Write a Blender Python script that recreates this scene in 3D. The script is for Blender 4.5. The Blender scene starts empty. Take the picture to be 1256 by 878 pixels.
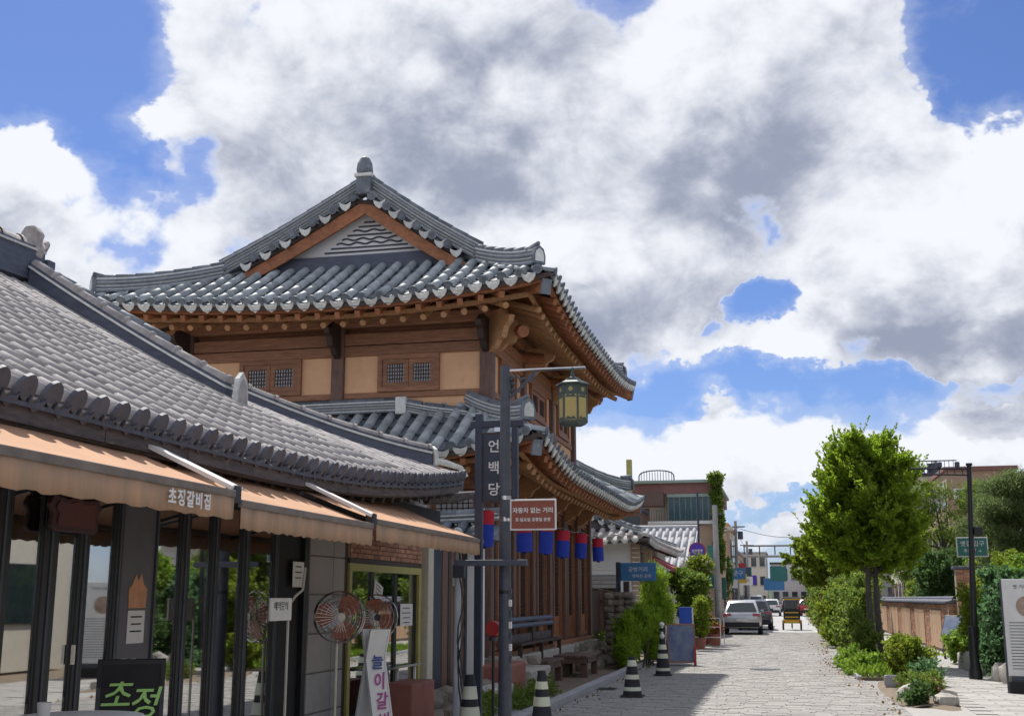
import bpy, math, random
import numpy as np
from mathutils import Matrix, Vector, noise
random.seed(7); rng = np.random.default_rng(7)
R = math.radians; PI = math.pi
scene = bpy.context.scene
C = scene.collection

# ---------------------------------------------------------------- camera
EYE = Vector((0.0, 0.0, 1.7)); PITCH = 11.618; YAW = 12.998; FPX = 1430.0
cam = bpy.data.cameras.new('camera'); cam.sensor_width = 36.0; cam.lens = 36.0*FPX/1256.0
cam.clip_start = 0.1; cam.clip_end = 3000.0
camo = bpy.data.objects.new('camera', cam); C.objects.link(camo)
camo.location = EYE; camo.rotation_euler = (R(90+PITCH), 0, R(YAW))
scene.camera = camo
CAMM = (Matrix.Translation(EYE) @ camo.rotation_euler.to_matrix().to_4x4()).inverted()
def px(p):                                    # world point -> photo pixel, only used to choose which tiles are near enough to be parts
    q = CAMM @ Vector(p)
    if q.z > -0.1: return (-999, -999)
    return (628 + FPX*q.x/-q.z, 439 - FPX*q.y/-q.z)
def framed(p):
    a, b = px(p); return -10 < a < 1266 and -10 < b < 888

# ---------------------------------------------------------------- light
SUN = Vector((-0.33, 0.57, 1.0)).normalized()
elev = math.asin(SUN.z); azim = math.atan2(SUN.x, SUN.y)
sl = bpy.data.lights.new('sun', 'SUN'); sl.energy = 3.6; sl.angle = R(0.53); sl.color = (1.0, 0.955, 0.88)
so = bpy.data.objects.new('sun', sl); C.objects.link(so); so.location = (-20, 30, 60)
so.rotation_euler = (-SUN).to_track_quat('-Z', 'Y').to_euler()
scene.view_settings.view_transform = 'Standard'; scene.view_settings.look = 'None'
scene.view_settings.exposure = 0.66; scene.view_settings.gamma = 1.0
scene.cycles.max_bounces = 6; scene.cycles.transparent_max_bounces = 12

world = bpy.data.worlds.new('World'); scene.world = world; world.use_nodes = True
def build_sky():
    nt = world.node_tree; nt.nodes.clear(); N = nt.nodes; L = nt.links
    def nd(t, **k):
        n = N.new(t)
        for a, b in k.items(): setattr(n, a, b)
        return n
    def mth(op, a, b=None, c=None, clamp=False):
        n = nd('ShaderNodeMath', operation=op); n.use_clamp = clamp
        for i, v in enumerate((a, b, c)):
            if v is None: continue
            if isinstance(v, (int, float)): n.inputs[i].default_value = v
            else: L.new(v, n.inputs[i])
        return n.outputs[0]
    def ramp(v, a, b):
        n = nd('ShaderNodeMapRange', interpolation_type='SMOOTHSTEP'); L.new(v, n.inputs[0])
        n.inputs[1].default_value = a; n.inputs[2].default_value = b; return n.outputs[0]
    tc = nd('ShaderNodeTexCoord'); rx = Vector((math.cos(R(YAW)), math.sin(R(YAW)), 0)); fx = (camo.rotation_euler.to_matrix() @ Vector((0, 0, -1))); ux = rx.cross(fx)
    def sph(x, y):
        d = (fx + rx*((x-628)/FPX) - ux*((y-439)/FPX)).normalized()
        return math.atan2(d.x, d.y), math.asin(d.z)
    def union(bs):
        r = bs[0]
        for b in bs[1:]:
            n = nd('ShaderNodeMath', operation='SMOOTH_MAX'); L.new(r, n.inputs[0]); L.new(b, n.inputs[1]); n.inputs[2].default_value = 0.12; r = n.outputs[0]
        return r
    def vec(op, a_, b_=None, s_=None):
        n = nd('ShaderNodeVectorMath', operation=op); L.new(a_, n.inputs[0])
        if b_ is not None:
            if isinstance(b_, tuple): n.inputs[1].default_value = b_
            else: L.new(b_, n.inputs[1])
        if s_ is not None: n.inputs[3].default_value = s_
        return n.outputs['Value'] if op == 'LENGTH' else n.outputs[0]
    def density(off, det):
        """cloud density in the direction moved by off (world direction vector)"""
        dv = vec('NORMALIZE', vec('ADD', tc.outputs['Generated'], off)); sep = nd('ShaderNodeSeparateXYZ'); L.new(dv, sep.inputs[0])
        az = mth('ARCTAN2', sep.outputs[0], sep.outputs[1]); el = mth('ARCSINE', sep.outputs[2])
        cmb = nd('ShaderNodeCombineXYZ'); L.new(az, cmb.inputs[0]); L.new(el, cmb.inputs[1]); ae = cmb.outputs[0]
        def fbm(scale, d, rough, o=(0, 0, 0), squash=1.35, dist=0.0):
            mp = nd('ShaderNodeMapping'); L.new(dv, mp.inputs[0]); mp.inputs[1].default_value = o; mp.inputs[3].default_value = (1, 1, squash)
            n = nd('ShaderNodeTexNoise'); L.new(mp.outputs[0], n.inputs['Vector']); n.inputs['Scale'].default_value = scale
            n.inputs['Detail'].default_value = d; n.inputs['Roughness'].default_value = rough; n.inputs['Distortion'].default_value = dist
            return n.outputs[0], n.outputs[1]
        _, wc = fbm(6.0, 6, 0.62, (3, 1, 2)); aew = vec('ADD', ae, vec('SCALE', vec('SUBTRACT', wc, (.5, .5, .5)), s_=0.17))
        def blob(cx, cy, rx_, ry_, k=1.0):
            a0, e0 = sph(cx, cy); l = vec('LENGTH', vec('MULTIPLY', vec('SUBTRACT', aew, (a0, e0, 0)), (FPX/rx_, FPX/ry_, 0)))
            return mth('MULTIPLY_ADD', l, -k, k)
        clouds = union([blob(*q) for q in CLOUDS]); holes = union([blob(*q) for q in HOLES])
        f2, _ = fbm(3.1, 6, 0.55, (5, 2, 9), 2.0); f1, _ = fbm(8.0, det, 0.56, (0, 0, 0), 1.5, .15)
        # billows: folded noise gives rounded heads
        b1, _ = fbm(13.0, 4, .5, (4, 4, 1), 1.2); bil = mth('MULTIPLY', mth('ABSOLUTE', mth('SUBTRACT', b1, .5)), -3.0)
        far = mth('SUBTRACT', 1.0, ramp(mth('ABSOLUTE', mth('ADD', az, R(YAW))), 0.55, 0.8)); near = mth('MULTIPLY', far, mth('SUBTRACT', 1.0, ramp(el, 0.62, 0.85)))
        gen = mth('MULTIPLY_ADD', f2, 3.4, -1.55); dsh = mth('SUBTRACT', clouds, mth('MAXIMUM', mth('MULTIPLY', holes, 1.6), 0.0))
        mixd = nd('ShaderNodeMix'); L.new(near, mixd.inputs[0]); L.new(gen, mixd.inputs[2]); L.new(dsh, mixd.inputs[3])
        den = mth('ADD', mixd.outputs[0], mth('MULTIPLY_ADD', f1, 2.7, -1.22)); den = mth('ADD', den, mth('ADD', bil, .13))
        return den, near, el, blob, fbm
    den, near, el, blob, fbm = density((0, 0, 0), 10)
    up1, *_ = density((SUN.x*.06, SUN.y*.06, .055), 7)
    mask = ramp(den, -0.16, 0.34); wisp = mth('MULTIPLY', ramp(mth('ADD', den, mth('MULTIPLY_ADD', fbm(5.0, 7, .65, (2, 2, 6), 2.2, .4)[0], 2.4, -1.2)), -1.1, 0.5), 0.30); mask = mth('MAXIMUM', mask, wisp)
    gb = mth('MULTIPLY', union([blob(*q) for q in GREYS]), near)
    f3, _ = fbm(5.5, 7, 0.6, (9, 4, 1), 1.6, 0.3)
    lit = mth('SUBTRACT', up1, den)                    # more cloud towards the sun than here: shaded
    gsum = mth('ADD', mth('MULTIPLY', lit, 0.75), mth('MULTIPLY', ramp(den, .0, 1.6), 0.32))
    gsum = mth('ADD', gsum, mth('MULTIPLY', mth('MAXIMUM', gb, -.25), .60)); gsum = mth('ADD', gsum, mth('MULTIPLY_ADD', f3, 1.2, -0.62))
    fine = mth('MULTIPLY_ADD', fbm(11.0, 10, .66, (1, 8, 3), 1.4, .5)[0], 1.0, -.5); gsum = mth('ADD', gsum, mth('MULTIPLY', fine, 1.9))
    grey = mth('MULTIPLY', ramp(gsum, -0.55, 1.25), ramp(den, -0.05, 0.40))
    cc = nd('ShaderNodeMix', data_type='RGBA'); L.new(grey, cc.inputs[0])
    cc.inputs[6].default_value = (5.85, 6.0, 6.35, 1); cc.inputs[7].default_value = (2.05, 2.3, 3.05, 1)
    sky = nd('ShaderNodeTexSky', sky_type='NISHITA'); sky.sun_disc = False
    sky.sun_elevation = elev; sky.sun_rotation = azim; sky.altitude = 50; sky.air_density = 1.0; sky.dust_density = 0.5; sky.ozone_density = 2.5
    hs = nd('ShaderNodeMix', data_type='RGBA', blend_type='MULTIPLY'); hs.inputs[0].default_value = 1.0; L.new(sky.outputs[0], hs.inputs[6]); hs.inputs[7].default_value = SKYT
    up = ramp(el, -0.02, 0.02)
    mk = mth('MULTIPLY', mask, up)
    mx = nd('ShaderNodeMix', data_type='RGBA'); L.new(mk, mx.inputs[0]); L.new(hs.outputs[2], mx.inputs[6]); L.new(cc.outputs[2], mx.inputs[7])
    bg = nd('ShaderNodeBackground'); bg.inputs[1].default_value = 0.1; L.new(mx.outputs[2], bg.inputs[0])
    out = nd('ShaderNodeOutputWorld'); L.new(bg.outputs[0], out.inputs[0])
SKYT = (0.40, 0.48, 0.70, 1)
# x, y, radii (in photo pixels turned into angles), strength
CLOUDS = [(965,300,80,70,1.5),(1040,190,150,140,1.4),(230,300,170,45,.55),(300,70,140,110,1.3),(190,125,55,42,1.1),(560,110,330,230,1.7),(420,230,240,150,1.5),(880,110,290,190,1.7),(700,300,330,170,1.7),(260,275,120,48,.9),
          (20,240,105,80,1.2),(110,300,130,50,.6),(820,420,110,80,1.0),(1120,330,210,120,1.5),(1230,250,130,120,1.3),(1190,430,160,50,1.2),(1010,440,90,50,.9),
          (820,560,190,56,.9),(980,585,240,62,.9),(1190,545,130,45,.7),(960,660,90,22,.7),(1215,500,20,6,.9)]
HOLES = [(60,60,180,115,1.4),(905,388,70,46,1.5),(855,430,45,32,.8),(1215,95,95,105,1.7),(1165,150,30,60,.9),(170,185,40,30,.6),(960,630,80,14,.9),(960,478,300,26,1.1),(820,495,90,20,.8)]
GREYS = [(480,150,190,120,1.0),(600,60,200,90,1.0),(640,230,170,90,.9),(880,230,190,120,1.0),(820,340,140,90,1.0),(960,130,90,60,.7),(1150,400,170,40,1.0),(1090,350,70,40,.7),(780,585,110,20,.8),(960,600,140,22,.8),(1180,580,120,20,.6),(740,20,120,40,.7)]
build_sky()

# ---------------------------------------------------------------- materials
def mat(name, c1, c2=None, scale=6.0, rough=0.75, bump=0.0, isl=0.0, stretch=(1, 1, 1), metal=0.0, detail=6, spots=None, spec=0.5, bscale=None, objr=0.0, coat=0.0, trans=0.0):
    m = bpy.data.materials.new(name); m.use_nodes = True
    nt = m.node_tree; N = nt.nodes; L = nt.links; b = N['Principled BSDF']
    b.inputs['Roughness'].default_value = rough; b.inputs['Metallic'].default_value = metal
    b.inputs['Specular IOR Level'].default_value = spec; b.inputs['Coat Weight'].default_value = coat
    c2 = c2 or tuple(x*0.7 for x in c1)
    geo = N.new('ShaderNodeNewGeometry'); mp = N.new('ShaderNodeMapping'); mp.inputs[3].default_value = stretch
    L.new(geo.outputs['Position'], mp.inputs[0])
    n1 = N.new('ShaderNodeTexNoise'); n1.inputs['Scale'].default_value = scale; n1.inputs['Detail'].default_value = detail; n1.inputs['Roughness'].default_value = 0.62
    L.new(mp.outputs[0], n1.inputs['Vector'])
    mr = N.new('ShaderNodeMapRange'); L.new(n1.outputs[0], mr.inputs[0]); mr.inputs[1].default_value = 0.3; mr.inputs[2].default_value = 0.7
    mx = N.new('ShaderNodeMix'); mx.data_type = 'RGBA'; L.new(mr.outputs[0], mx.inputs[0])
    mx.inputs[6].default_value = (*c1, 1); mx.inputs[7].default_value = (*c2, 1); col = mx.outputs[2]
    if spots:
        sc, thr, amt, scol = spots
        n2 = N.new('ShaderNodeTexNoise'); n2.inputs['Scale'].default_value = sc; n2.inputs['Detail'].default_value = 8; n2.inputs['Roughness'].default_value = .7
        L.new(geo.outputs['Position'], n2.inputs['Vector'])
        r2 = N.new('ShaderNodeMapRange'); L.new(n2.outputs[0], r2.inputs[0]); r2.inputs[1].default_value = thr; r2.inputs[2].default_value = thr+.12; r2.inputs[4].default_value = amt
        m2 = N.new('ShaderNodeMix'); m2.data_type = 'RGBA'; L.new(r2.outputs[0], m2.inputs[0]); L.new(col, m2.inputs[6]); m2.inputs[7].default_value = (*scol, 1); col = m2.outputs[2]
    if isl or objr:
        if objr:
            oi = N.new('ShaderNodeObjectInfo'); ad = N.new('ShaderNodeMath'); ad.operation = 'ADD'; L.new(oi.outputs['Random'], ad.inputs[0]); L.new(geo.outputs['Random Per Island'], ad.inputs[1])
            fr = N.new('ShaderNodeMath'); fr.operation = 'FRACT'; L.new(ad.outputs[0], fr.inputs[0]); rnd = fr.outputs[0]; isl = isl or objr
        else: rnd = geo.outputs['Random Per Island']
        hv = N.new('ShaderNodeHueSaturation'); r3 = N.new('ShaderNodeMapRange'); L.new(rnd, r3.inputs[0])
        r3.inputs[3].default_value = 1-isl; r3.inputs[4].default_value = 1+isl; L.new(r3.outputs[0], hv.inputs['Value']); L.new(col, hv.inputs['Color']); col = hv.outputs[0]
    L.new(col, b.inputs['Base Color'])
    if bump:
        bn = N.new('ShaderNodeBump'); bn.inputs['Strength'].default_value = bump; bn.inputs['Distance'].default_value = 0.02
        n3 = N.new('ShaderNodeTexNoise'); n3.inputs['Scale'].default_value = bscale or scale*4; n3.inputs['Detail'].default_value = 5; L.new(mp.outputs[0], n3.inputs['Vector'])
        L.new(n3.outputs[0], bn.inputs['Height']); L.new(bn.outputs[0], b.inputs['Normal'])
    if trans:
        tr = N.new('ShaderNodeBsdfTranslucent'); L.new(col, tr.inputs[0]); ms = N.new('ShaderNodeMixShader'); ms.inputs[0].default_value = trans
        L.new(b.outputs[0], ms.inputs[1]); L.new(tr.outputs[0], ms.inputs[2]); L.new(ms.outputs[0], N['Material Output'].inputs[0])
    return m
def leafmat(name, c, var=0.35, trans=0.45, c2=None):
    c2 = c2 or (c[0]*1.5, c[1]*1.25, c[2])
    m = mat(name, c, c2, scale=1.7, rough=0.55, isl=var, trans=trans, spec=0.3, detail=3); return m
def glassmat(name, refl, tint=(1, 1, 1), rough=0.02, wob=0.02):
    m = bpy.data.materials.new(name); m.use_nodes = True; nt = m.node_tree; N = nt.nodes; L = nt.links; N.remove(N['Principled BSDF'])
    g = N.new('ShaderNodeBsdfGlossy'); g.inputs['Roughness'].default_value = rough; t = N.new('ShaderNodeBsdfTransparent'); t.inputs[0].default_value = (*tint, 1)
    lw = N.new('ShaderNodeLayerWeight'); lw.inputs[0].default_value = 0.4; mr = N.new('ShaderNodeMapRange'); L.new(lw.outputs['Facing'], mr.inputs[0])
    mr.inputs[3].default_value = refl*0.6; mr.inputs[4].default_value = min(1, refl*2.0)
    ms = N.new('ShaderNodeMixShader'); L.new(mr.outputs[0], ms.inputs[0]); L.new(t.outputs[0], ms.inputs[1]); L.new(g.outputs[0], ms.inputs[2]); L.new(ms.outputs[0], N['Material Output'].inputs[0])
    bn = N.new('ShaderNodeBump'); bn.inputs['Strength'].default_value = wob; nn = N.new('ShaderNodeTexNoise'); nn.inputs['Scale'].default_value = 1.5; geo = N.new('ShaderNodeNewGeometry')
    L.new(geo.outputs['Position'], nn.inputs[0]); L.new(nn.outputs[0], bn.inputs['Height']); L.new(bn.outputs[0], g.inputs['Normal'])
    return m
M = {}
M['tile'] = mat('roof_tile_slate', (0.19, 0.215, 0.25), (0.10, 0.12, 0.145), scale=5, rough=0.65, bump=0.3, isl=0.28, objr=0.28, spots=(9, .58, .55, (0.36, .38, .36)))
M['tile_lit'] = mat('roof_tile_lit', (0.40, 0.43, 0.45), (0.22, 0.25, 0.265), scale=5, rough=0.6, bump=0.25, isl=0.25, objr=0.25, spots=(7, .60, .6, (0.16, .18, .17)))  # cover tiles paler than pans: sunlit tops and shaded gaps put into colour
M['tile_old'] = mat('roof_tile_weathered', (0.46, 0.43, 0.415), (0.28, 0.262, 0.262), scale=7, rough=0.9, bump=0.4, spec=.25, isl=0.16, objr=0.16, spots=(2.5, .56, .6, (0.30, .28, .29)))
M['tile_dark'] = mat('roof_tile_dark', (0.085, 0.095, 0.135), (0.05, 0.057, 0.08), scale=8, rough=0.6, bump=0.3, isl=.2, objr=.2)
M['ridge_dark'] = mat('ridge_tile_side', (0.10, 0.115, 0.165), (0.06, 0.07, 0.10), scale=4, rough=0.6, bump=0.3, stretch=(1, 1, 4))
M['lime'] = mat('lime_mortar', (0.76, 0.77, 0.74), (0.52, 0.54, 0.52), scale=12, rough=0.9, bump=0.2, isl=.15, objr=.15)
M['plaster'] = mat('white_plaster', (0.83, 0.84, 0.84), (0.74, 0.75, 0.77), scale=3, rough=0.9, bump=0.1)
M['white'] = mat('white_paint', (0.78, 0.78, 0.77), (0.68, 0.68, 0.68), scale=5, rough=0.6)
M['peach'] = mat('ochre_plaster', (0.82, 0.50, 0.29), (0.68, 0.41, 0.24), scale=2.4, rough=0.85, bump=0.12, spots=(3.5, .60, .35, (.50, .32, .20)))
def wood(n, a, b, s, rough=.6, isl=.12, **k): M[n] = mat(n, a, b, scale=3.5, rough=rough, bump=.25, stretch=s, isl=isl, objr=isl, detail=8, **k)
wood('wood_x', (0.38, 0.185, 0.10), (0.19, 0.082, 0.046), (1, 9, 9)); wood('wood_y', (0.38, 0.165, 0.080), (0.21, 0.09, 0.046), (9, 1, 9)); wood('wood_z', (0.19, 0.105, 0.08), (0.095, 0.055, 0.045), (9, 9, 1))
wood('wood_light', (0.52, 0.29, 0.14), (0.34, 0.17, 0.08), (7, 2, 7)); wood('wood_orange', (0.40, 0.155, 0.065), (0.22, 0.085, 0.038), (3, 3, 5)); wood('wood_dark', (0.065, 0.038, 0.03), (0.03, 0.02, 0.018), (7, 7, 1))
wood('wood_grey', (0.13, 0.11, 0.11), (0.04, 0.04, 0.05), (8, 1.2, 8), rough=.8, spots=(5, .6, .7, (.34, .29, .24)))
wood('wood_bench', (0.15, 0.09, 0.065), (0.08, 0.05, 0.04), (8, 1, 8))
M['black'] = mat('black_painted_metal', (0.018, 0.02, 0.024), (0.012, 0.012, 0.015), rough=0.4, spec=.5)
M['blackm'] = mat('black_matte', (0.02, 0.02, 0.022), (0.012, 0.012, 0.014), rough=0.8)
M['post'] = mat('grey_painted_post', (0.075, 0.085, 0.11), (0.05, 0.055, 0.075), scale=9, rough=0.5, bump=.1, spots=(7, .62, .5, (.16, .13, .11)))
M['navy'] = mat('dark_navy_metal', (0.03, 0.04, 0.075), (0.02, 0.026, 0.045), rough=0.5)
M['canvas'] = mat('faded_orange_canvas', (0.60, 0.345, 0.205), (0.47, 0.275, 0.17), scale=2.5, rough=0.9, bump=.15, stretch=(1, .5, 1), spots=(2.5, .62, .45, (.34, .22, .15)), trans=.12)
M['valance'] = mat('stained_awning_valance', (0.56, 0.34, 0.22), (0.36, 0.26, 0.18), scale=2.2, rough=0.9, stretch=(1, 3.0, .35), spots=(3.0, .58, .5, (.40, .16, .11)), trans=.15)
M['hem'] = mat('grey_awning_hem', (0.22, 0.19, 0.17), (0.14, 0.12, 0.11), rough=.9)
M['glass'] = glassmat('shop_glass', 0.75, (.93, .95, .93))
M['glass_dark'] = mat('dark_window_glass', (0.03, 0.045, 0.05), (0.02, 0.03, 0.035), rough=0.08, spec=.8)
M['teal'] = mat('teal_tinted_glass', (0.02, 0.09, 0.11), (0.015, 0.055, 0.07), rough=.12, spec=.7)
M['concrete'] = mat('concrete', (0.36, 0.35, 0.34), (0.26, 0.255, 0.25), scale=4, rough=.9, bump=.3)
M['pave'] = mat('paving_stone', (0.325, 0.31, 0.29), (0.255, 0.243, 0.23), scale=14, rough=.85, bump=.25, isl=.13, objr=.13, spots=(.55, .56, .45, (.22, .215, .21)))
M['grout'] = mat('road_joint', (0.29, 0.282, 0.27), (0.24, 0.235, 0.225), scale=9, rough=.95, bump=.3)
M['granite'] = mat('granite_kerb', (0.40, 0.40, 0.42), (0.28, 0.28, 0.30), scale=30, rough=.85, bump=.2, isl=.08, objr=.08)
M['stone'] = mat('field_stone', (0.30, 0.255, 0.21), (0.16, 0.14, 0.12), scale=7, rough=.9, bump=.5, isl=.3, objr=.3, spots=(10, .6, .6, (.36, .27, .20)))
M['palestone'] = mat('pale_garden_stone', (0.46, 0.44, 0.40), (0.30, 0.28, 0.25), scale=9, rough=.9, bump=.4, isl=.15, objr=.15)
M['brick'] = mat('brown_brick', (0.48, 0.25, 0.155), (0.31, 0.16, 0.105), scale=9, rough=.9, bump=.3, isl=.3, objr=.3)
M['brickpale'] = mat('pale_brown_brick', (0.50, 0.35, 0.25), (0.36, 0.25, 0.18), scale=9, rough=.9, bump=.3, isl=.2, objr=.2)
M['mortar'] = mat('mortar', (0.36, 0.31, 0.26), (0.26, 0.22, 0.19), rough=.95, bump=.3)
M['earth'] = mat('earth', (0.22, 0.17, 0.12), (0.14, 0.11, 0.08), scale=5, rough=.95, bump=.5)
M['greytile'] = mat('grey_wall_tile', (0.33, 0.30, 0.285), (0.26, 0.235, 0.225), scale=2, rough=.55, isl=.06, objr=.06)
M['red'] = mat('red_paper', (0.55, 0.02, 0.05), (0.45, 0.015, 0.04), rough=.7, trans=.3); M['blue'] = mat('blue_paper', (0.02, 0.06, 0.50), (0.015, 0.045, 0.38), rough=.7, trans=.3)
M['redpaint'] = mat('red_paint', (0.42, 0.02, 0.02), (0.32, 0.02, 0.02), rough=.4)
M['cream'] = mat('cream_wall', (0.62, 0.58, 0.50), (0.54, 0.50, 0.44), rough=.9)
M['signbrown'] = mat('sign_brown', (0.27, 0.075, 0.045), (0.23, 0.06, 0.038), rough=.5); M['signblue'] = mat('sign_blue', (0.05, 0.20, 0.42), (0.04, 0.15, 0.34), rough=.5)
M['signgreen'] = mat('sign_green', (0.03, 0.17, 0.16), (0.02, 0.13, 0.12), rough=.5); M['bluebright'] = mat('blue_board', (0.02, 0.09, 0.50), (0.02, 0.07, 0.40), rough=.5)
M['signpurple'] = mat('sign_violet', (0.10, 0.05, 0.45), (0.08, 0.04, 0.40), rough=.5)
M['amber'] = mat('lantern_amber_glass', (0.85, 0.76, 0.38), (0.78, 0.68, 0.32), scale=6, rough=.35, trans=.6); M['verdi'] = mat('lantern_green_metal', (0.06, 0.085, 0.075), (0.04, 0.055, 0.05), rough=.5)
M['rubber'] = mat('black_rubber', (0.025, 0.027, 0.04), (0.018, 0.018, 0.024), rough=.75); M['reflect'] = mat('reflective_band', (0.66, 0.70, 0.55), (0.55, 0.58, 0.47), rough=.4)
M['silver'] = mat('silver_car_paint', (0.55, 0.55, 0.57), (0.53, 0.53, 0.55), rough=.25, metal=.3, coat=.6); M['greycar'] = mat('dark_grey_car_paint', (0.10, 0.105, 0.12), (0.09, 0.095, 0.11), rough=.25, metal=.3, coat=.6)
M['whitecar'] = mat('white_car_paint', (0.7, .7, .7), (.68, .68, .68), rough=.25, coat=.6); M['redcar'] = mat('red_car_paint', (0.40, .03, .03), (.36, .02, .02), rough=.25, coat=.6); M['bluecar'] = mat('blue_car_paint', (.05, .12, .3), (.05, .11, .28), rough=.25, coat=.6)
M['taillight'] = mat('tail_light_red', (0.35, 0.01, 0.015), (0.3, .01, .01), rough=.15, coat=.8); M['chrome'] = mat('chrome', (.6, .6, .62), (.55, .55, .57), rough=.15, metal=1.0)
M['yellow'] = mat('yellow_paint', (0.70, 0.42, 0.03), (0.6, 0.36, 0.03), rough=.5); M['orange'] = mat('orange_fan_blade', (0.42, 0.13, 0.05), (0.32, .09, .04), rough=.35, trans=.25)
M['paper'] = mat('paper', (0.72, 0.70, 0.68), (0.62, 0.61, 0.60), scale=10, rough=.9); M['ink'] = mat('ink', (0.03, 0.03, 0.035), (.02, .02, .02), rough=.8)
M['chalkg'] = mat('green_marker', (0.38, 0.66, 0.20), (0.34, .6, .18), rough=.8); M['chalkp'] = mat('pink_marker', (0.75, 0.42, 0.50), (.7, .38, .46), rough=.8); M['magenta'] = mat('magenta_ink', (0.45, .08, .30), (.4, .07, .27), rough=.8); M['blueink'] = mat('blue_ink', (0.06, .10, .30), (.05, .09, .27), rough=.8)
M['terra'] = mat('terracotta', (0.30, 0.115, 0.085), (0.24, .09, .07), rough=.8); M['ivorypaint'] = mat('ivory_paint', (0.6, .57, .48), (.5, .47, .4), rough=.6)
M['interior'] = mat('interior_wall', (0.50, 0.47, 0.43), (0.24, .22, .2), rough=.9); M['floorin'] = mat('interior_floor', (0.16, .13, .11), (.12, .10, .09), rough=.5)
M['yellowframe'] = mat('yellow_green_door_frame', (0.42, 0.40, 0.12), (.34, .31, .10), rough=.5); M['pinkawn'] = mat('faded_red_awning', (0.50, 0.13, 0.15), (.42, .10, .12), rough=.9, trans=.15)
M['roofcement'] = mat('light_cement_tile', (0.45, 0.45, 0.46), (.33, .33, .35), rough=.8, isl=.15); M['greenpaint'] = mat('green_plastic', (0.03, .28, .08), (.03, .22, .06), rough=.5)
M['redtrim'] = mat('red_brown_band', (0.25, .12, .105), (.20, .095, .085), rough=.8); M['greentrim'] = mat('pale_green_cornice', (0.30, .38, .34), (.24, .31, .28), rough=.7)
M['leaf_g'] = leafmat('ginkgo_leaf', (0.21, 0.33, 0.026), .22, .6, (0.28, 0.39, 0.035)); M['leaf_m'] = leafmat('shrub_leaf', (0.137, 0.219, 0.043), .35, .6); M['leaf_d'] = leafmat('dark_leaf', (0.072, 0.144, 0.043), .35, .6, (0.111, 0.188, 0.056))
M['leaf_y'] = leafmat('yellow_green_leaf', (0.19, 0.27, 0.030), .25, .6, (.25, .31, .035)); M['leaf_p'] = leafmat('pine_needle', (0.130, 0.194, 0.069), .35, .6, (0.195, 0.250, 0.088)); M['leaf_r'] = leafmat('reddish_leaf', (0.176, 0.131, 0.037), .4, .6, (0.260, 0.125, 0.050)); M['leaf_b'] = leafmat('blue_green_leaf', (0.098, 0.206, 0.088), .35, .6, (0.143, 0.250, 0.106))
M['leaf_i'] = leafmat('fresh_green_leaf', (0.156, 0.275, 0.037), .3, .6)
M['bark'] = mat('bark', (0.14, 0.12, 0.11), (0.07, .06, .055), scale=6, rough=.95, bump=.6, stretch=(3, 3, .7)); M['pinebark'] = mat('red_pine_bark', (0.22, 0.13, 0.09), (.12, .075, .055), scale=6, rough=.95, bump=.6, stretch=(3, 3, .7))
M['leaf_bright'] = leafmat('bright_spring_leaf', (0.20, 0.34, 0.035), .3, .6); M['pale_plank'] = mat('pale_weathered_plank', (0.56, 0.38, 0.24), (0.40, 0.26, 0.165), scale=6, rough=.85, bump=.3, stretch=(4, 4, 1), isl=.12, objr=.12)
M['flower'] = mat('pink_flower', (0.55, .18, .22), (.6, .3, .3), rough=.8, isl=.3)
M['whiterail'] = mat('white_blue_metal', (0.62,.66,.74), (.5,.54,.6), rough=.4); M['redboard'] = mat('dark_red_board', (.07,.025,.028), (.05,.02,.022), rough=.6); M['wood_blue'] = mat('blue_grey_rail', (.12,.15,.22), (.08,.10,.15), rough=.7)
M['photo'] = mat('printed_photo', (0.26, .13, .09), (.5, .42, .34), scale=4, rough=.5); M['photoblue'] = mat('printed_night_photo', (0.03, .06, .22), (.20, .24, .30), scale=2.3, rough=.4)

# ---------------------------------------------------------------- mesh helpers
W = {}
def IM(): return Matrix.Identity(4)
def wm(o): return W.get(o.name, IM())
def link(o, parent=None, M0=None):
    M0 = M0 or IM(); C.objects.link(o); W[o.name] = M0
    if parent is not None:
        o.parent = parent; o.matrix_basis = M0; o.matrix_parent_inverse = wm(parent).inverted()
    else: o.matrix_basis = M0
    return o
def thing(name, label, cat, loc=(0, 0, 0), rz=0.0, group=None, kind=None):
    o = bpy.data.objects.new(name, None); o.empty_display_size = 0.2
    link(o, None, Matrix.Translation(loc) @ Matrix.Rotation(rz, 4, 'Z')); o['label'] = label; o['category'] = cat
    if group: o['group'] = group
    return o
def tag(o, label, cat=None, group=None):
    o['label'] = label
    if cat: o['category'] = cat
    if group: o['group'] = group
    return o
def struct(o): o['kind'] = 'structure'; return o
def stuff(o): o['kind'] = 'stuff'; return o
def move(o, loc, rz=0.0, s=1.0):
    o.matrix_basis = Matrix.Translation(loc) @ Matrix.Rotation(rz, 4, 'Z') @ Matrix.Scale(s, 4)
def dup(root, loc, rz=0.0, label=None, s=1.0):
    r = root.copy(); C.objects.link(r); move(r, loc, rz, s)
    if label: r['label'] = label
    for ch in root.children:
        c = ch.copy(); C.objects.link(c); c.parent = r
        for g in ch.children: d = g.copy(); C.objects.link(d); d.parent = c
    return r
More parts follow.
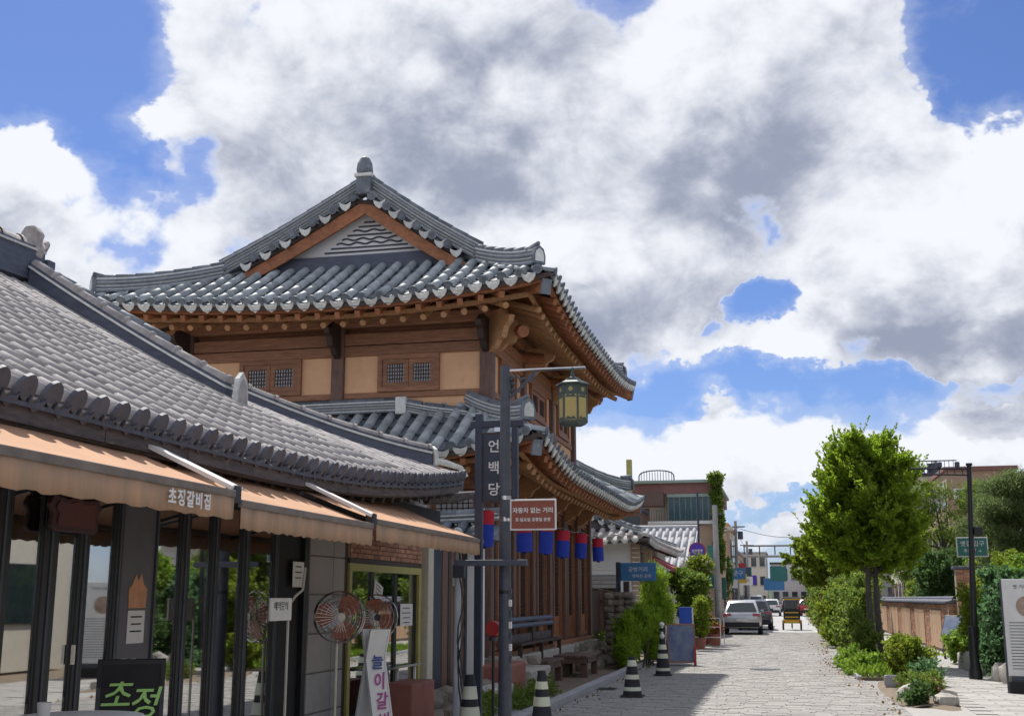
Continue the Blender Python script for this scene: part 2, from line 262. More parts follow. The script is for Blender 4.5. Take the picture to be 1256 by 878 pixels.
class MB:
    def __init__(s, T=None): s.v = []; s.f = []; s.m = []; s.T = T
    def add(s, vs, fs, mi=0):
        k = len(s.v)
        s.v.extend([tuple(s.T @ Vector(p)) for p in vs] if s.T else [tuple(p) for p in vs])
        s.f.extend([tuple(i+k for i in f) for f in fs]); s.m.extend([mi]*len(fs)); return s
    def box(s, x0, x1, y0, y1, z0, z1, mi=0, T=None):
        v = [(x, y, z) for z in (z0, z1) for x, y in ((x0, y0), (x1, y0), (x1, y1), (x0, y1))]
        if T: v = [T @ Vector(p) for p in v]
        return s.add(v, [(3, 2, 1, 0), (4, 5, 6, 7), (0, 1, 5, 4), (1, 2, 6, 5), (2, 3, 7, 6), (3, 0, 4, 7)], mi)
    def beam(s, p, q, w, h, mi=0, up=(0, 0, 1), w2=None, h2=None):
        p = Vector(p); q = Vector(q); d = (q-p).normalized(); a = d.cross(Vector(up))
        if a.length < 1e-4: a = Vector((1, 0, 0))
        a.normalize(); b = a.cross(d); w2 = w2 or w; h2 = h2 or h
        v = [c+a*(i*ww/2)+b*(j*hh/2) for c, ww, hh in ((p, w, h), (q, w2, h2)) for i, j in ((-1, -1), (1, -1), (1, 1), (-1, 1))]
        return s.add(v, [(3, 2, 1, 0), (4, 5, 6, 7), (0, 1, 5, 4), (1, 2, 6, 5), (2, 3, 7, 6), (3, 0, 4, 7)], mi)
    def tube(s, pts, r, n=8, mi=0, cap=True):
        pts = [Vector(p) for p in pts]; k = len(pts); rs = r if isinstance(r, (list, tuple)) else [r]*k
        vs = []; ref = Vector((0, 0, 1))
        d0 = (pts[-1]-pts[0]).normalized()
        if abs(d0.z) > .9: ref = Vector((0, 1, 0))
        for i, p in enumerate(pts):
            d = (pts[min(i+1, k-1)]-pts[max(i-1, 0)]).normalized(); a = d.cross(ref).normalized(); b = d.cross(a)
            vs += [p+(a*math.cos(2*PI*j/n)+b*math.sin(2*PI*j/n))*rs[i] for j in range(n)]
        fs = [(i*n+j, i*n+(j+1) % n, (i+1)*n+(j+1) % n, (i+1)*n+j) for i in range(k-1) for j in range(n)]
        if cap: fs += [tuple(range(n-1, -1, -1)), tuple((k-1)*n+j for j in range(n))]
        return s.add(vs, fs, mi)
    def lathe(s, prof, n=16, c=(0, 0, 0), mi=0, T=None):
        vs = [Vector((c[0]+r*math.cos(2*PI*j/n), c[1]+r*math.sin(2*PI*j/n), c[2]+z)) for r, z in prof for j in range(n)]
        if T: vs = [T @ p for p in vs]
        k = len(prof); fs = [(i*n+j, i*n+(j+1) % n, (i+1)*n+(j+1) % n, (i+1)*n+j) for i in range(k-1) for j in range(n)]
        fs += [tuple(range(n-1, -1, -1)), tuple((k-1)*n+j for j in range(n))]
        return s.add(vs, fs, mi)
    def prism(s, poly, t, T, mi=0):           # polygon in local xy, thickness t along local z
        n = len(poly); v = [T @ Vector((x, y, 0)) for x, y in poly]+[T @ Vector((x, y, t)) for x, y in poly]
        return s.add(v, [tuple(range(n-1, -1, -1)), tuple(range(n, 2*n))]+[(i, (i+1) % n, n+(i+1) % n, n+i) for i in range(n)], mi)
    def sweep(s, pts, sec, mi=0, side=None):  # section (across, up) swept along pts
        pts = [Vector(p) for p in pts]; n = len(sec); vs = []
        for i, p in enumerate(pts):
            d = pts[min(i+1, len(pts)-1)]-pts[max(i-1, 0)]; d.z = 0; d.normalize(); a = Vector((d.y, -d.x, 0))
            vs += [p+a*u+Vector((0, 0, w)) for u, w in sec]
        k = len(pts); fs = [(i*n+j, i*n+(j+1) % n, (i+1)*n+(j+1) % n, (i+1)*n+j) for i in range(k-1) for j in range(n)]
        fs += [tuple(range(n-1, -1, -1)), tuple((k-1)*n+j for j in range(n))]
        return s.add(vs, fs, mi)
    def mesh(s, name, mats, smooth=False):
        me = bpy.data.meshes.new(name); me.from_pydata(s.v, [], s.f)
        for m in (mats if isinstance(mats, (list, tuple)) else [mats]): me.materials.append(m)
        if len(set(s.m)) > 1: me.polygons.foreach_set('material_index', s.m)
        if smooth: me.polygons.foreach_set('use_smooth', [True]*len(me.polygons))
        me.validate(); me.update(); return me
    def build(s, name, mats, parent=None, smooth=False, bevel=0, M0=None):
        o = bpy.data.objects.new(name, s.mesh(name, mats, smooth)); link(o, parent, M0)
        if bevel:
            b = o.modifiers.new('bevel', 'BEVEL'); b.width = bevel; b.segments = 2; b.limit_method = 'ANGLE'; b.angle_limit = R(40)
        if smooth:
            try: o.data.set_sharp_from_angle(angle=R(40))
            except Exception: pass
        return o
class Batch:                                   # many copies of one small shape joined into one mesh
    def __init__(s): s.v = []; s.f = []; s.m = []; s.n = 0
    def put(s, me, T):
        A = me['a']; nv = len(A); v = A @ np.array(T.to_3x3()).T + np.array(T.translation)
        s.v.append(v); k = s.n; s.f += [tuple(i+k for i in f) for f in me['f']]; s.m += me['m']; s.n += nv
    def build(s, name, mats, parent=None, smooth=False):
        if not s.v: return None
        v = np.concatenate(s.v); mb = MB(); mb.v = [tuple(p) for p in v]; mb.f = s.f; mb.m = s.m
        return stuff(mb.build(name, mats, parent, smooth))
def raw(mb): return {'a': np.array(mb.v, dtype=float).reshape(-1, 3), 'f': mb.f, 'm': mb.m}
def quad_mesh(name, P, F, matr, parent=None, kind=None):
    me = bpy.data.meshes.new(name); me.vertices.add(len(P)); me.vertices.foreach_set('co', P.astype(np.float32).ravel())
    nf = len(F); me.loops.add(nf*4); me.loops.foreach_set('vertex_index', F.astype(np.int32).ravel()); me.polygons.add(nf)
    me.polygons.foreach_set('loop_start', np.arange(nf, dtype=np.int32)*4); me.polygons.foreach_set('loop_total', np.full(nf, 4, dtype=np.int32))
    me.materials.append(matr); me.update(calc_edges=True); o = bpy.data.objects.new(name, me); link(o, parent)
    if kind: o['kind'] = kind
    return o
def leaves(name, pts, size, matr, parent=None, kind=None, asp=0.55, up=0.3, dirs=None):
    """one small bent leaf (a folded diamond) at every point"""
    pts = np.asarray(pts); n = len(pts); s = size*(0.65+0.7*rng.random((n, 1)))
    d = rng.normal(size=(n, 3)); d[:, 2] += up
    if dirs is not None: d = d*0.55+dirs*1.3
    d /= np.linalg.norm(d, axis=1, keepdims=True); e = rng.normal(size=(n, 3)); e -= d*(d*e).sum(1, keepdims=True); e /= np.linalg.norm(e, axis=1, keepdims=True)
    c = np.cross(d, e)
    P = np.stack([pts, pts+d*s*.5+e*s*asp*.5+c*s*.08, pts+d*s, pts+d*s*.5-e*s*asp*.5+c*s*.08], 1).reshape(-1, 3)
    return quad_mesh(name, P, np.arange(n*4).reshape(-1, 4), matr, parent, kind)
def clump_pts(blobs, n, fill=0.55, noisef=1.6, thr=-.12):
    """points in a union of ellipsoids, thicker near the surface, with holes from noise"""
    out = []; vol = np.array([b[3]*b[4]*b[5] for b in blobs]) ** .75; vol = vol/vol.sum()
    for b, w in zip(blobs, vol):
        k = int(n*w*1.7)+4; d = rng.normal(size=(k, 3)); d /= np.linalg.norm(d, axis=1, keepdims=True)
        r = (fill+(1-fill)*rng.random((k, 1)))**.7*(1+.12*rng.normal(size=(k, 1)))
        p = np.array(b[:3])+d*r*np.array(b[3:6])
        keep = [noise.noise(Vector(q)*noisef/max(.3, min(b[3:6]))) > thr for q in p]
        out.append(p[np.array(keep)])
    return np.concatenate(out)
_tcount = 0
def text(s, size, matr, parent, T, name='lettering', ext=0.004, shear=0.0, align='CENTER', space=1.0, bold=0.0, vertical=False):
    if vertical: s = '\n'.join(s)
    cu = bpy.data.curves.new('txt', 'FONT'); cu.body = s; cu.size = size; cu.align_x = align; cu.align_y = 'CENTER'; cu.extrude = ext; cu.shear = shear; cu.space_character = space; cu.offset = bold; cu.resolution_u = 2
    o = bpy.data.objects.new('txt', cu); C.objects.link(o); dg = bpy.context.evaluated_depsgraph_get(); me = bpy.data.meshes.new_from_object(o.evaluated_get(dg)); bpy.data.objects.remove(o)
    me.name = name; me.materials.clear(); me.materials.append(matr)
    r = bpy.data.objects.new(name, me); return link(r, parent, T)
def frameT(o, xdir, ydir):                     # matrix: local x,y,z -> world
    x = Vector(xdir).normalized(); y = Vector(ydir); z = x.cross(y).normalized(); y = z.cross(x)
    m = Matrix((x, y, z)).transposed().to_4x4(); m.translation = Vector(o); return m
def rock_mb(cx, cy, cz, sx, sy, sz, seed, mi=0, mb=None, n=10):
    mb = mb or MB(); vs = []; rows = 6
    for i in range(rows+1):
        th = PI*i/rows
        for j in range(n):
            ph = 2*PI*j/n; d = Vector((math.sin(th)*math.cos(ph), math.sin(th)*math.sin(ph), math.cos(th)))
            k = 1+.35*noise.noise(d*1.3+Vector((seed*3.1, seed, 0)))+.12*noise.noise(d*4+Vector((seed, 0, 5)))
            d = Vector([math.copysign(abs(c)**.75, c) for c in d])
            vs.append((cx+d.x*k*sx, cy+d.y*k*sy, cz+d.z*k*sz))
    fs = [(i*n+j, (i+1)*n+j, (i+1)*n+(j+1) % n, i*n+(j+1) % n) for i in range(rows) for j in range(n)]
    mb.add(vs, fs, mi); return mb
# ---------------------------------------------------------------- Korean tiled roofs
def arc_tile(L=0.36, r0=0.070, r1=0.078, n=7):       # round cover tile: x runs down the slope, z up
    mb = MB(); vs = []
    for x, r in ((0, r0), (L, r1)):
        vs += [(x, r*math.cos(PI*j/(n-1)), r*math.sin(PI*j/(n-1))) for j in range(n)]
    fs = [(j, j+1, n+j+1, n+j) for j in range(n-1)]+[tuple(range(n, 2*n))[::1]]
    return mb.add(vs, fs)
def pan_tile(Wd, L=0.36, dep=0.035, lip=0.028):
    mb = MB(); vs = []; us = (-.5, -.25, 0, .25, .5)
    for x, dz in ((0, 0), (L, lip)):
        vs += [(x, u*Wd, dz+dep*(4*u*u)-dep) for u in us]
    vs += [(L, u*Wd, dep*(4*u*u)-dep-.01) for u in us]
    fs = [(j, 5+j, 6+j, j+1) for j in range(4)]+[(5+j, 10+j, 11+j, 6+j) for j in range(4)]
    return mb.add(vs, fs)
def end_disc(r=.085, t=.03, pointed=False):          # round face closing the lowest cover tile
    mb = MB()
    if pointed: poly = [(-.088, -.045), (.088, -.045), (.092, -.005), (.08, .045), (.055, .080), (.022, .098), (0, .104), (-.022, .098), (-.055, .080), (-.08, .045), (-.092, -.005)]
    else: poly = [(r*math.cos(2*PI*j/12), r*math.sin(2*PI*j/12)) for j in range(12)]
    mb.prism(poly, t, frameT((0, 0, .03), (0, 1, 0), (0, 0, 1)))
    if not pointed: mb.prism([(r*.6*math.cos(2*PI*j/8), r*.6*math.sin(2*PI*j/8)) for j in range(8)], .008, frameT((t, 0, .03), (0, 1, 0), (0, 0, 1)))
    return mb
def drip_disc(Wd, t=.03, k=1.0):                              # hanging crescent closing the lowest pan tile
    mb = MB(); a = Wd*.5; poly = [(-a, .045), (-a*.5, .005), (0, -.01), (a*.5, .005), (a, .045), (a*.95, -.02*k), (a*.62, -.095*k), (0, -.135*k-.012), (-a*.62, -.095*k), (-a*.95, -.02*k)]
    mb.prism(poly, t, frameT((0, 0, .0), (0, 1, 0), (0, 0, 1))); return mb

class Roof:                                     # k: the west slope is 1/k times as deep in plan as the east one
    def __init__(s, X0, X1, Y0, Y1, ze, lift, a, b, g, half=None, Wc=4.0, Vc=3.0, vmax=None, k=1.0):
        s.X0, s.X1, s.Y0, s.Y1, s.ze, s.lift, s.a, s.b, s.g, s.Wc, s.Vc = X0, X1, Y0, Y1, ze, lift, a, b, g, Wc, Vc
        s.k = k; s.half = half or (X1-X0)*k/(1+k); s.vmax = vmax; s.xc = X1-s.half
    def P(s, v): return s.a*v+s.b*v*v
    def z(s, x, y, main=False):
        dx = min((x-s.X0)*s.k, s.X1-x); dy = min(y-s.Y0, s.Y1-y)
        if main or dy >= s.g: v, w = dx, max(dx, dy)
        else: v, w = min(dx, dy), max(dx, dy)
        w = max(w, 0)
        return s.ze+s.P(v)+s.lift*max(0, 1-w/s.Wc)**2.0*max(0, 1-max(v, 0)/s.Vc)
    def pt(s, side, a, v, dz=0.0, main=False):
        if side == 'S': x, y = s.X0+a, s.Y0+v
        elif side == 'N': x, y = s.X0+a, s.Y1-v
        elif side == 'E': x, y = s.X1-v, s.Y0+a
        else: x, y = s.X0+v/s.k, s.Y0+a
        return Vector((x, y, s.z(x, y, main)+dz))
    def length(s, side): return (s.X1-s.X0) if side in 'SN' else (s.Y1-s.Y0)
    def vtop(s, side, a):
        d = min(a*(s.k if side in 'SN' else 1), s.length(side)-a)
        if s.vmax: return min(d, s.vmax)
        if side in 'SN': return min(d, s.g)
        return d if d < s.g else s.half
OUT = {'S': Vector((0, -1, 0)), 'N': Vector((0, 1, 0)), 'E': Vector((1, 0, 0)), 'W': Vector((-1, 0, 0))}
def slopeM(p, q):                               # x axis from q (upper) to p (lower), z away from the slope
    x = (p-q).normalized(); y = Vector((0, 0, 1)).cross(x).normalized(); z = x.cross(y); m = Matrix((x, y, z)).transposed().to_4x4(); m.translation = q; return m

def tile_roof(rf, root, mt, msh, sides='SENW', detail='SE', sp=.32, limit=300, endmat=None, pointed=False, L=.33, rname='roof', main_over=.35, endparts=True):
    """covering of one roof: shell, pan tiles, cover tiles, eave end tiles. Returns the shell, which carries the tiles as its sub-parts"""
    endmat = endmat or M['lime']
    sh = MB(); st = .35
    def grid(x0, x1, y0, y1, main):
        nx = max(2, int((x1-x0)/st)); ny = max(2, int((y1-y0)/st)); vt = []
        for k, off in ((0, -.06), (1, -.15)):
            for j in range(ny+1):
                for i in range(nx+1):
                    x = x0+(x1-x0)*i/nx; y = y0+(y1-y0)*j/ny; yc = y if main or rf.vmax else (min(y, rf.Y0+rf.g-1e-3) if y < (rf.Y0+rf.Y1)/2 else max(y, rf.Y1-rf.g+1e-3)); vt.append((x, y, rf.z(x, yc, main)+off))
        o = (nx+1)*(ny+1); f = []
        for j in range(ny):
            for i in range(nx):
                a = j*(nx+1)+i; f.append((a, a+1, a+nx+2, a+nx+1)); f.append((o+a+nx+1, o+a+nx+2, o+a+1, o+a))
        for j in range(ny):
            a = j*(nx+1); f.append((a, a+nx+1, o+a+nx+1, o+a)); a += nx; f.append((a+nx+1, a, o+a, o+a+nx+1))
        for i in range(nx):
            a = i; f.append((a+1, a, o+a, o+a+1)); a = ny*(nx+1)+i; f.append((a, a+1, o+a+1, o+a))
        sh.add(vt, f)
    if rf.vmax:
        v = rf.vmax
        grid(rf.X0, rf.X1, rf.Y0, rf.Y0+v, False); grid(rf.X0, rf.X1, rf.Y1-v, rf.Y1, False)
        grid(rf.X1-v, rf.X1, rf.Y0+v, rf.Y1-v, False); grid(rf.X0, rf.X0+v, rf.Y0+v, rf.Y1-v, False)
    else:
        g = rf.g; grid(rf.X0, rf.X1, rf.Y0, rf.Y0+g, False); grid(rf.X0, rf.X1, rf.Y1-g, rf.Y1, False)
        grid(rf.X0+g*.0, rf.X1, rf.Y0+g, rf.Y1-g, True)
        if main_over:
            grid(rf.X0+g/rf.k+.15, rf.X1-g-.15, rf.Y0+g-main_over, rf.Y0+g, True); grid(rf.X0+g/rf.k+.15, rf.X1-g-.15, rf.Y1-g, rf.Y1-g+main_over, True)
    shell = sh.build(rname, msh, root)
    cov = arc_tile(L+.03, .268*sp, .282*sp); pan = pan_tile(sp*.72, L+.03)
    cmt = mt if pointed or mt != M['tile'] else M['tile_lit']; covm = cov.mesh('round_tile', cmt, True); rc, rp = raw(cov), raw(pan)
    endr = mt if not pointed else endmat; ed = end_disc(sp*.27, pointed=pointed); dd = drip_disc(sp*(.80 if not pointed else .6), k=1 if not pointed else .35); edm = ed.mesh('round_end_tile', endr); ddm = dd.mesh('drip_end_tile', endmat); re_, rd = raw(ed), raw(dd)
    bc, bp, be, be2 = Batch(), Batch(), Batch(), Batch(); cand = []; ends = []
    for side in sides:
        n = int(round((rf.length(side)-.3)/sp)); off = (rf.length(side)-(n-1)*sp)/2
        for i in range(n):
            a = off+i*sp; vt = rf.vtop(side, a); mainf = side in 'EW' and not rf.vmax and min(a, rf.length(side)-a) >= rf.g
            k = max(1, int(math.ceil((vt-.05)/L)))
            for j in range(k):
                v0 = j*L; v1 = min(v0+L, vt) if j == k-1 else v0+L
                p = rf.pt(side, a, v0, .0, mainf); q = rf.pt(side, a, v0+L, .0, mainf)
                jit = Matrix.Rotation(random.uniform(-.035, .035), 4, 'Z')
                T = slopeM(p, q) @ Matrix.Translation((.0, random.uniform(-.008, .008), .010+random.uniform(0, .006))) @ jit
                vis = side in detail and framed(p)
                cand.append(((p-EYE).length if vis else 1e5+j, T))
                if i < n-1:
                    am = a+sp/2; mf = mainf and min(am, rf.length(side)-am) >= rf.g
                    if v0 < rf.vtop(side, am)+.15:
                        p2 = rf.pt(side, am, v0-.02, -.015, mf); q2 = rf.pt(side, am, v0+L, -.015, mf); bp.put(rp, slopeM(p2, q2))
            p = rf.pt(side, a, 0, .0); q = rf.pt(side, a, L, 0); T = slopeM(p, q); T.translation = p+OUT[side]*.025; ends.append((side, p, T, 0))
            if i < n-1:
                p = rf.pt(side, a+sp/2, -.02, -.03); q = rf.pt(side, a+sp/2, L, -.03); T = slopeM(p, q); T.translation = p
                ends.append((side, p, T, 1))
    cand.sort(key=lambda c: c[0])
    for d, T in cand[:limit]:
        if d > 9e4: bc.put(rc, T); continue
        o = bpy.data.objects.new('round_tile', covm); link(o, shell, T)
    for d, T in cand[limit:]: bc.put(rc, T)
    cnt = 0
    for side, p, T, k in ends:
        if endparts and side in detail and framed(p): o = bpy.data.objects.new('drip_end_tile' if k else 'round_end_tile', ddm if k else edm); link(o, shell, T)
        elif k: be.put(rd, T)
        else: be2.put(re_, T)
    bc.build('far_round_tiles', cmt, shell, True); bp.build('pan_tiles', mt, shell); be.build('far_drip_tiles', endmat, shell); be2.build('far_end_tiles', endr, shell)
    return shell
RT = None
def ridge(root, pts, h=.26, w=.2, layers=4, name='ridge', mats=None, mt=None, top=True, r=.085, seg=.36, limebase=True):
    """ridge of stacked flat tiles with lime between them and a row of round tiles on top"""
    mats = mats or [M['tile'], M['lime']]; mt = mt or M['tile']
    # resample
    P = [Vector(p) for p in pts]; mb = MB(); lh = h/layers
    for i in range(layers):
        ww = w+(.05 if i % 2 == 0 else .0); z0 = i*lh; z1 = z0+lh*(.62 if i % 2 == 0 else 1.0)
        ww2 = w-.02
        mb.sweep(P, [(-ww/2, z0), (ww/2, z0), (ww/2, z0+lh*.55), (-ww/2, z0+lh*.55)], 0)
        mb.sweep(P, [(-ww2/2, z0+lh*.55), (ww2/2, z0+lh*.55), (ww2/2, z0+lh), (-ww2/2, z0+lh)], 1)
    o = mb.build(name, mats, root)
    if top:
        tm = arc_tile(seg+.03, r*.9, r).mesh('ridge_tile', mt, True)
        dist = [0]
        for i in range(1, len(P)): dist.append(dist[-1]+(P[i]-P[i-1]).length)
        def at(d):
            for i in range(1, len(P)):
                if d <= dist[i] or i == len(P)-1: return P[i-1].lerp(P[i], (d-dist[i-1])/max(1e-6, dist[i]-dist[i-1]))
        n = max(1, int(dist[-1]/seg)); sg = dist[-1]/n
        for i in range(n):
            a = at(i*sg); b = at((i+1)*sg); T = slopeM(b, a); T.translation = a+Vector((0, 0, h)); t = bpy.data.objects.new('ridge_tile', tm); link(t, o, T)
    return o
def finial(root, p, out, h=.42, w=.3, mt=None, lime=None, horn=True, name='ridge_end_tile'):
    """upright arched end tile with a pale plaster patch and a curved horn"""
    mt = mt or M['tile']; out = Vector(out).normalized(); sd = Vector((-out.y, out.x, 0))
    T = frameT(Vector(p)+out*.03, sd, (0, 0, 1)); mb = MB()
    arch = [(-w/2, 0), (w/2, 0), (w*.52, h*.45), (w*.38, h*.8), (0, h), (-w*.38, h*.8), (-w*.52, h*.45)]
    Tn = T if (T.to_3x3() @ Vector((0, 0, 1))).dot(out) > 0 else T
    mb.prism(arch, .06, Tn, 0); mb.prism([(x*.7, h*.12+y*.7) for x, y in arch], .075, Tn, 1)
    if horn == 'small':
        q = Vector(p)+Vector((0, 0, h*.86)); mb.tube([q-out*.28, q-out*.08+Vector((0, 0, .03)), q+out*.07+Vector((0, 0, .10))], [.085, .085, .035], 8, 0)
    elif horn:
        q = Vector(p)+Vector((0, 0, h*.75)); mb.tube([q-out*.30-Vector((0, 0, .05)), q-out*.12+Vector((0, 0, .05)), q+out*.05+Vector((0, 0, .12)), q+out*.16+Vector((0, 0, .24))], [.10, .11, .085, .03], 8, 0)
    return mb.build(name, [mt, lime or M['lime']], root)
def lerp(a, b, t): return a+(b-a)*t
def hip_path(rf, cx, cy, v0, v1, n=10, dz=.0):        # from v0 (high) to v1 (low) on the hip of corner (cx, cy) in {0,1}
    P = []
    for i in range(n+1):
        v = lerp(v0, v1, i/n); x = rf.X1-v if cx else rf.X0+v/rf.k; y = rf.Y1-v if cy else rf.Y0+v
        P.append(Vector((x, y, rf.z(x, y)+dz)))
    return P
def eaves(rf, root, sides, over, sp=.40, flying=True, rmat=None, bmat=None, rr=.062, corner=2.3):
    """rafters, flying rafters, fascia boards"""
    rmat = rmat or M['wood_light']; bmat = bmat or M['wood_orange']
    for side in sides:
        Ln = rf.length(side)
        fa = MB(); n = 40
        c0 = .12
        P = [rf.pt(side, lerp(c0, Ln-c0, i/n), .12, -.25) for i in range(n+1)]; fa.sweep(P, [(-.04, 0), (.04, 0), (.04, .10), (-.04, .10)])
        fa.build('eave_board', bmat, root)
        if flying:
            fa = MB(); P = [rf.pt(side, lerp(.5, Ln-.5, i/n), .50, -.525) for i in range(n+1)]; fa.sweep(P, [(-.03, 0), (.03, 0), (.03, .085), (-.03, .085)]); fa.build('rafter_board', M['wood_light'], root)
        k = int((Ln-.5)/sp); off = (Ln-(k-1)*sp)/2
        for i in range(k):
            a = off+i*sp; e = min(a, Ln-a); near0 = a < Ln/2
            ain = a if e > corner else (corner if near0 else Ln-corner)
            vin = over+.15 if e > corner else over+.0+.15
            if e <= corner:  # fan rafters gather towards the corner post
                ain = (corner*.72+e*.28) if near0 else Ln-(corner*.72+e*.28)
            p1 = rf.pt(side, a, .40 if flying else .14, -.60 if flying else -.27); 
            q1 = rf.pt(side, ain, over+.25, 0); q1.z = rf.z(*rf.pt(side, Ln/2, over+.25)[:2])-.60 if flying else q1.z-.27
            if e <= corner: q1.z = max(q1.z, p1.z+.25)
            if e < .55: continue
            mb = MB(); mb.tube([q1, p1], [rr*1.1, rr], 8); mb.build('rafter', rmat, root, True)
            if flying:
                p2 = rf.pt(side, a, .09, -.32); q2 = p2.lerp(q1, .62); q2.z = lerp(p2.z, q1.z+.22, .62)
                mb = MB(); mb.beam(p2, q2, .10, .115); mb.build('flying_rafter', bmat, root)
def corner_beam(rf, root, cx, cy, over):
    P0 = hip_path(rf, cx, cy, over+.5, .12, 4, -.36)
    mb = MB()
    for i in range(4): mb.beam(P0[i], P0[i+1]+(P0[i+1]-P0[i])*.02, .17, .26-.015*i)
    mb.build('corner_rafter', M['wood_orange'], root, bevel=.01)
    mb = MB(); mb.beam(P0[4]+Vector((0, 0, .02)), P0[4]+(P0[4]-P0[3]).normalized()*.05+Vector((0, 0, .02)), .19, .28); mb.build('corner_cap_tile', M['tile'], root)

# ---------------------------------------------------------------- two-storey tiled wooden house
hanok = thing('hanok_house', 'large two-storey wooden house with upswept dark tile roofs and ochre plaster panels', 'house', (-8.5, 26, 0))
H = hanok
up = Roof(-13.75, -3.9, 20.0, 32.2, 7.19, .36, .545, .025, 2.1, Wc=4.4, k=.759)
ush = tile_roof(up, H, M['tile'], M['wood_dark'], rname='upper_roof', main_over=.34, L=.40, sp=.335)
eaves(up, H, 'SE', 1.45); eaves(up, H, 'NW', 1.45, sp=.8)
for a in (0, 1):
    for b in (0, 1): corner_beam(up, H, a, b, 1.5)
low = Roof(-13.3, -4.02, 19.7, 34.6, 4.12, .47, .60, .02, 99, Wc=4.2, vmax=1.75)
lsh = tile_roof(low, H, M['tile'], M['wood_dark'], rname='lower_roof', L=.40, sp=.335)
eaves(low, H, 'SE', 1.45); eaves(low, H, 'NW', 1.45, sp=.8)
for a in (0, 1):
    for b in (0, 1): corner_beam(low, H, a, b, 1.5)
# hip ridges
for cx in (0, 1):
    for cy in (0, 1):
        P = hip_path(up, cx, cy, 2.35, .32, 12, -.02)
        for i, p in enumerate(P): p.z += .10*(i/12)**3
        ridge(H, P, .30, .18, 4, 'hip_ridge'); e = P[-1]
        finial(H, e, (1 if cx else -1, 1 if cy else -1, 0), .36, .26, horn='small')
        P = hip_path(low, cx, cy, 1.8, .35, 9, -.02)
        for i, p in enumerate(P): p.z += .14*(i/9)**3
        ridge(H, P, .26, .18, 4, 'hip_ridge'); finial(H, P[-1], (1 if cx else -1, 1 if cy else -1, 0), .38, .28, horn='small')
# main ridge and gables
g = up.g; xc = up.xc; zt = up.z(xc, 26, True)
ya, yb = up.Y0+g-.38, up.Y1-g+.38
P = [Vector((xc, lerp(ya, yb, i/20), zt-.06+.14*abs(2*i/20-1)**3)) for i in range(21)]
ridge(H, P, .36, .24, 5, 'main_ridge', r=.10)
for yy, oy in ((ya, -1), (yb, 1)):
    z0 = zt+.06; mb = MB(); mb.box(xc-.15, xc+.15, min(yy, yy+oy*.12), max(yy, yy+oy*.12), z0-.15, z0+.22, 0)
    mb.box(xc-.19, xc+.19, min(yy+oy*.01, yy+oy*.15), max(yy+oy*.01, yy+oy*.15), z0+.22, z0+.30, 1)
    mb.lathe([(.15, 0), (.18, .07), (.16, .22), (.10, .34), (.03, .40)], 10, (xc, yy+oy*.02, z0+.30), 0); mb.build('ridge_end_tile', [M['tile'], M['lime']], H, bevel=.02)
covs = arc_tile(.42, .085, .095).mesh('verge_tile', M['tile_lit'], True); edv = end_disc(.095).mesh('verge_end_tile', M['tile']); ddv = drip_disc(.25).mesh('verge_drip_tile', M['lime'])
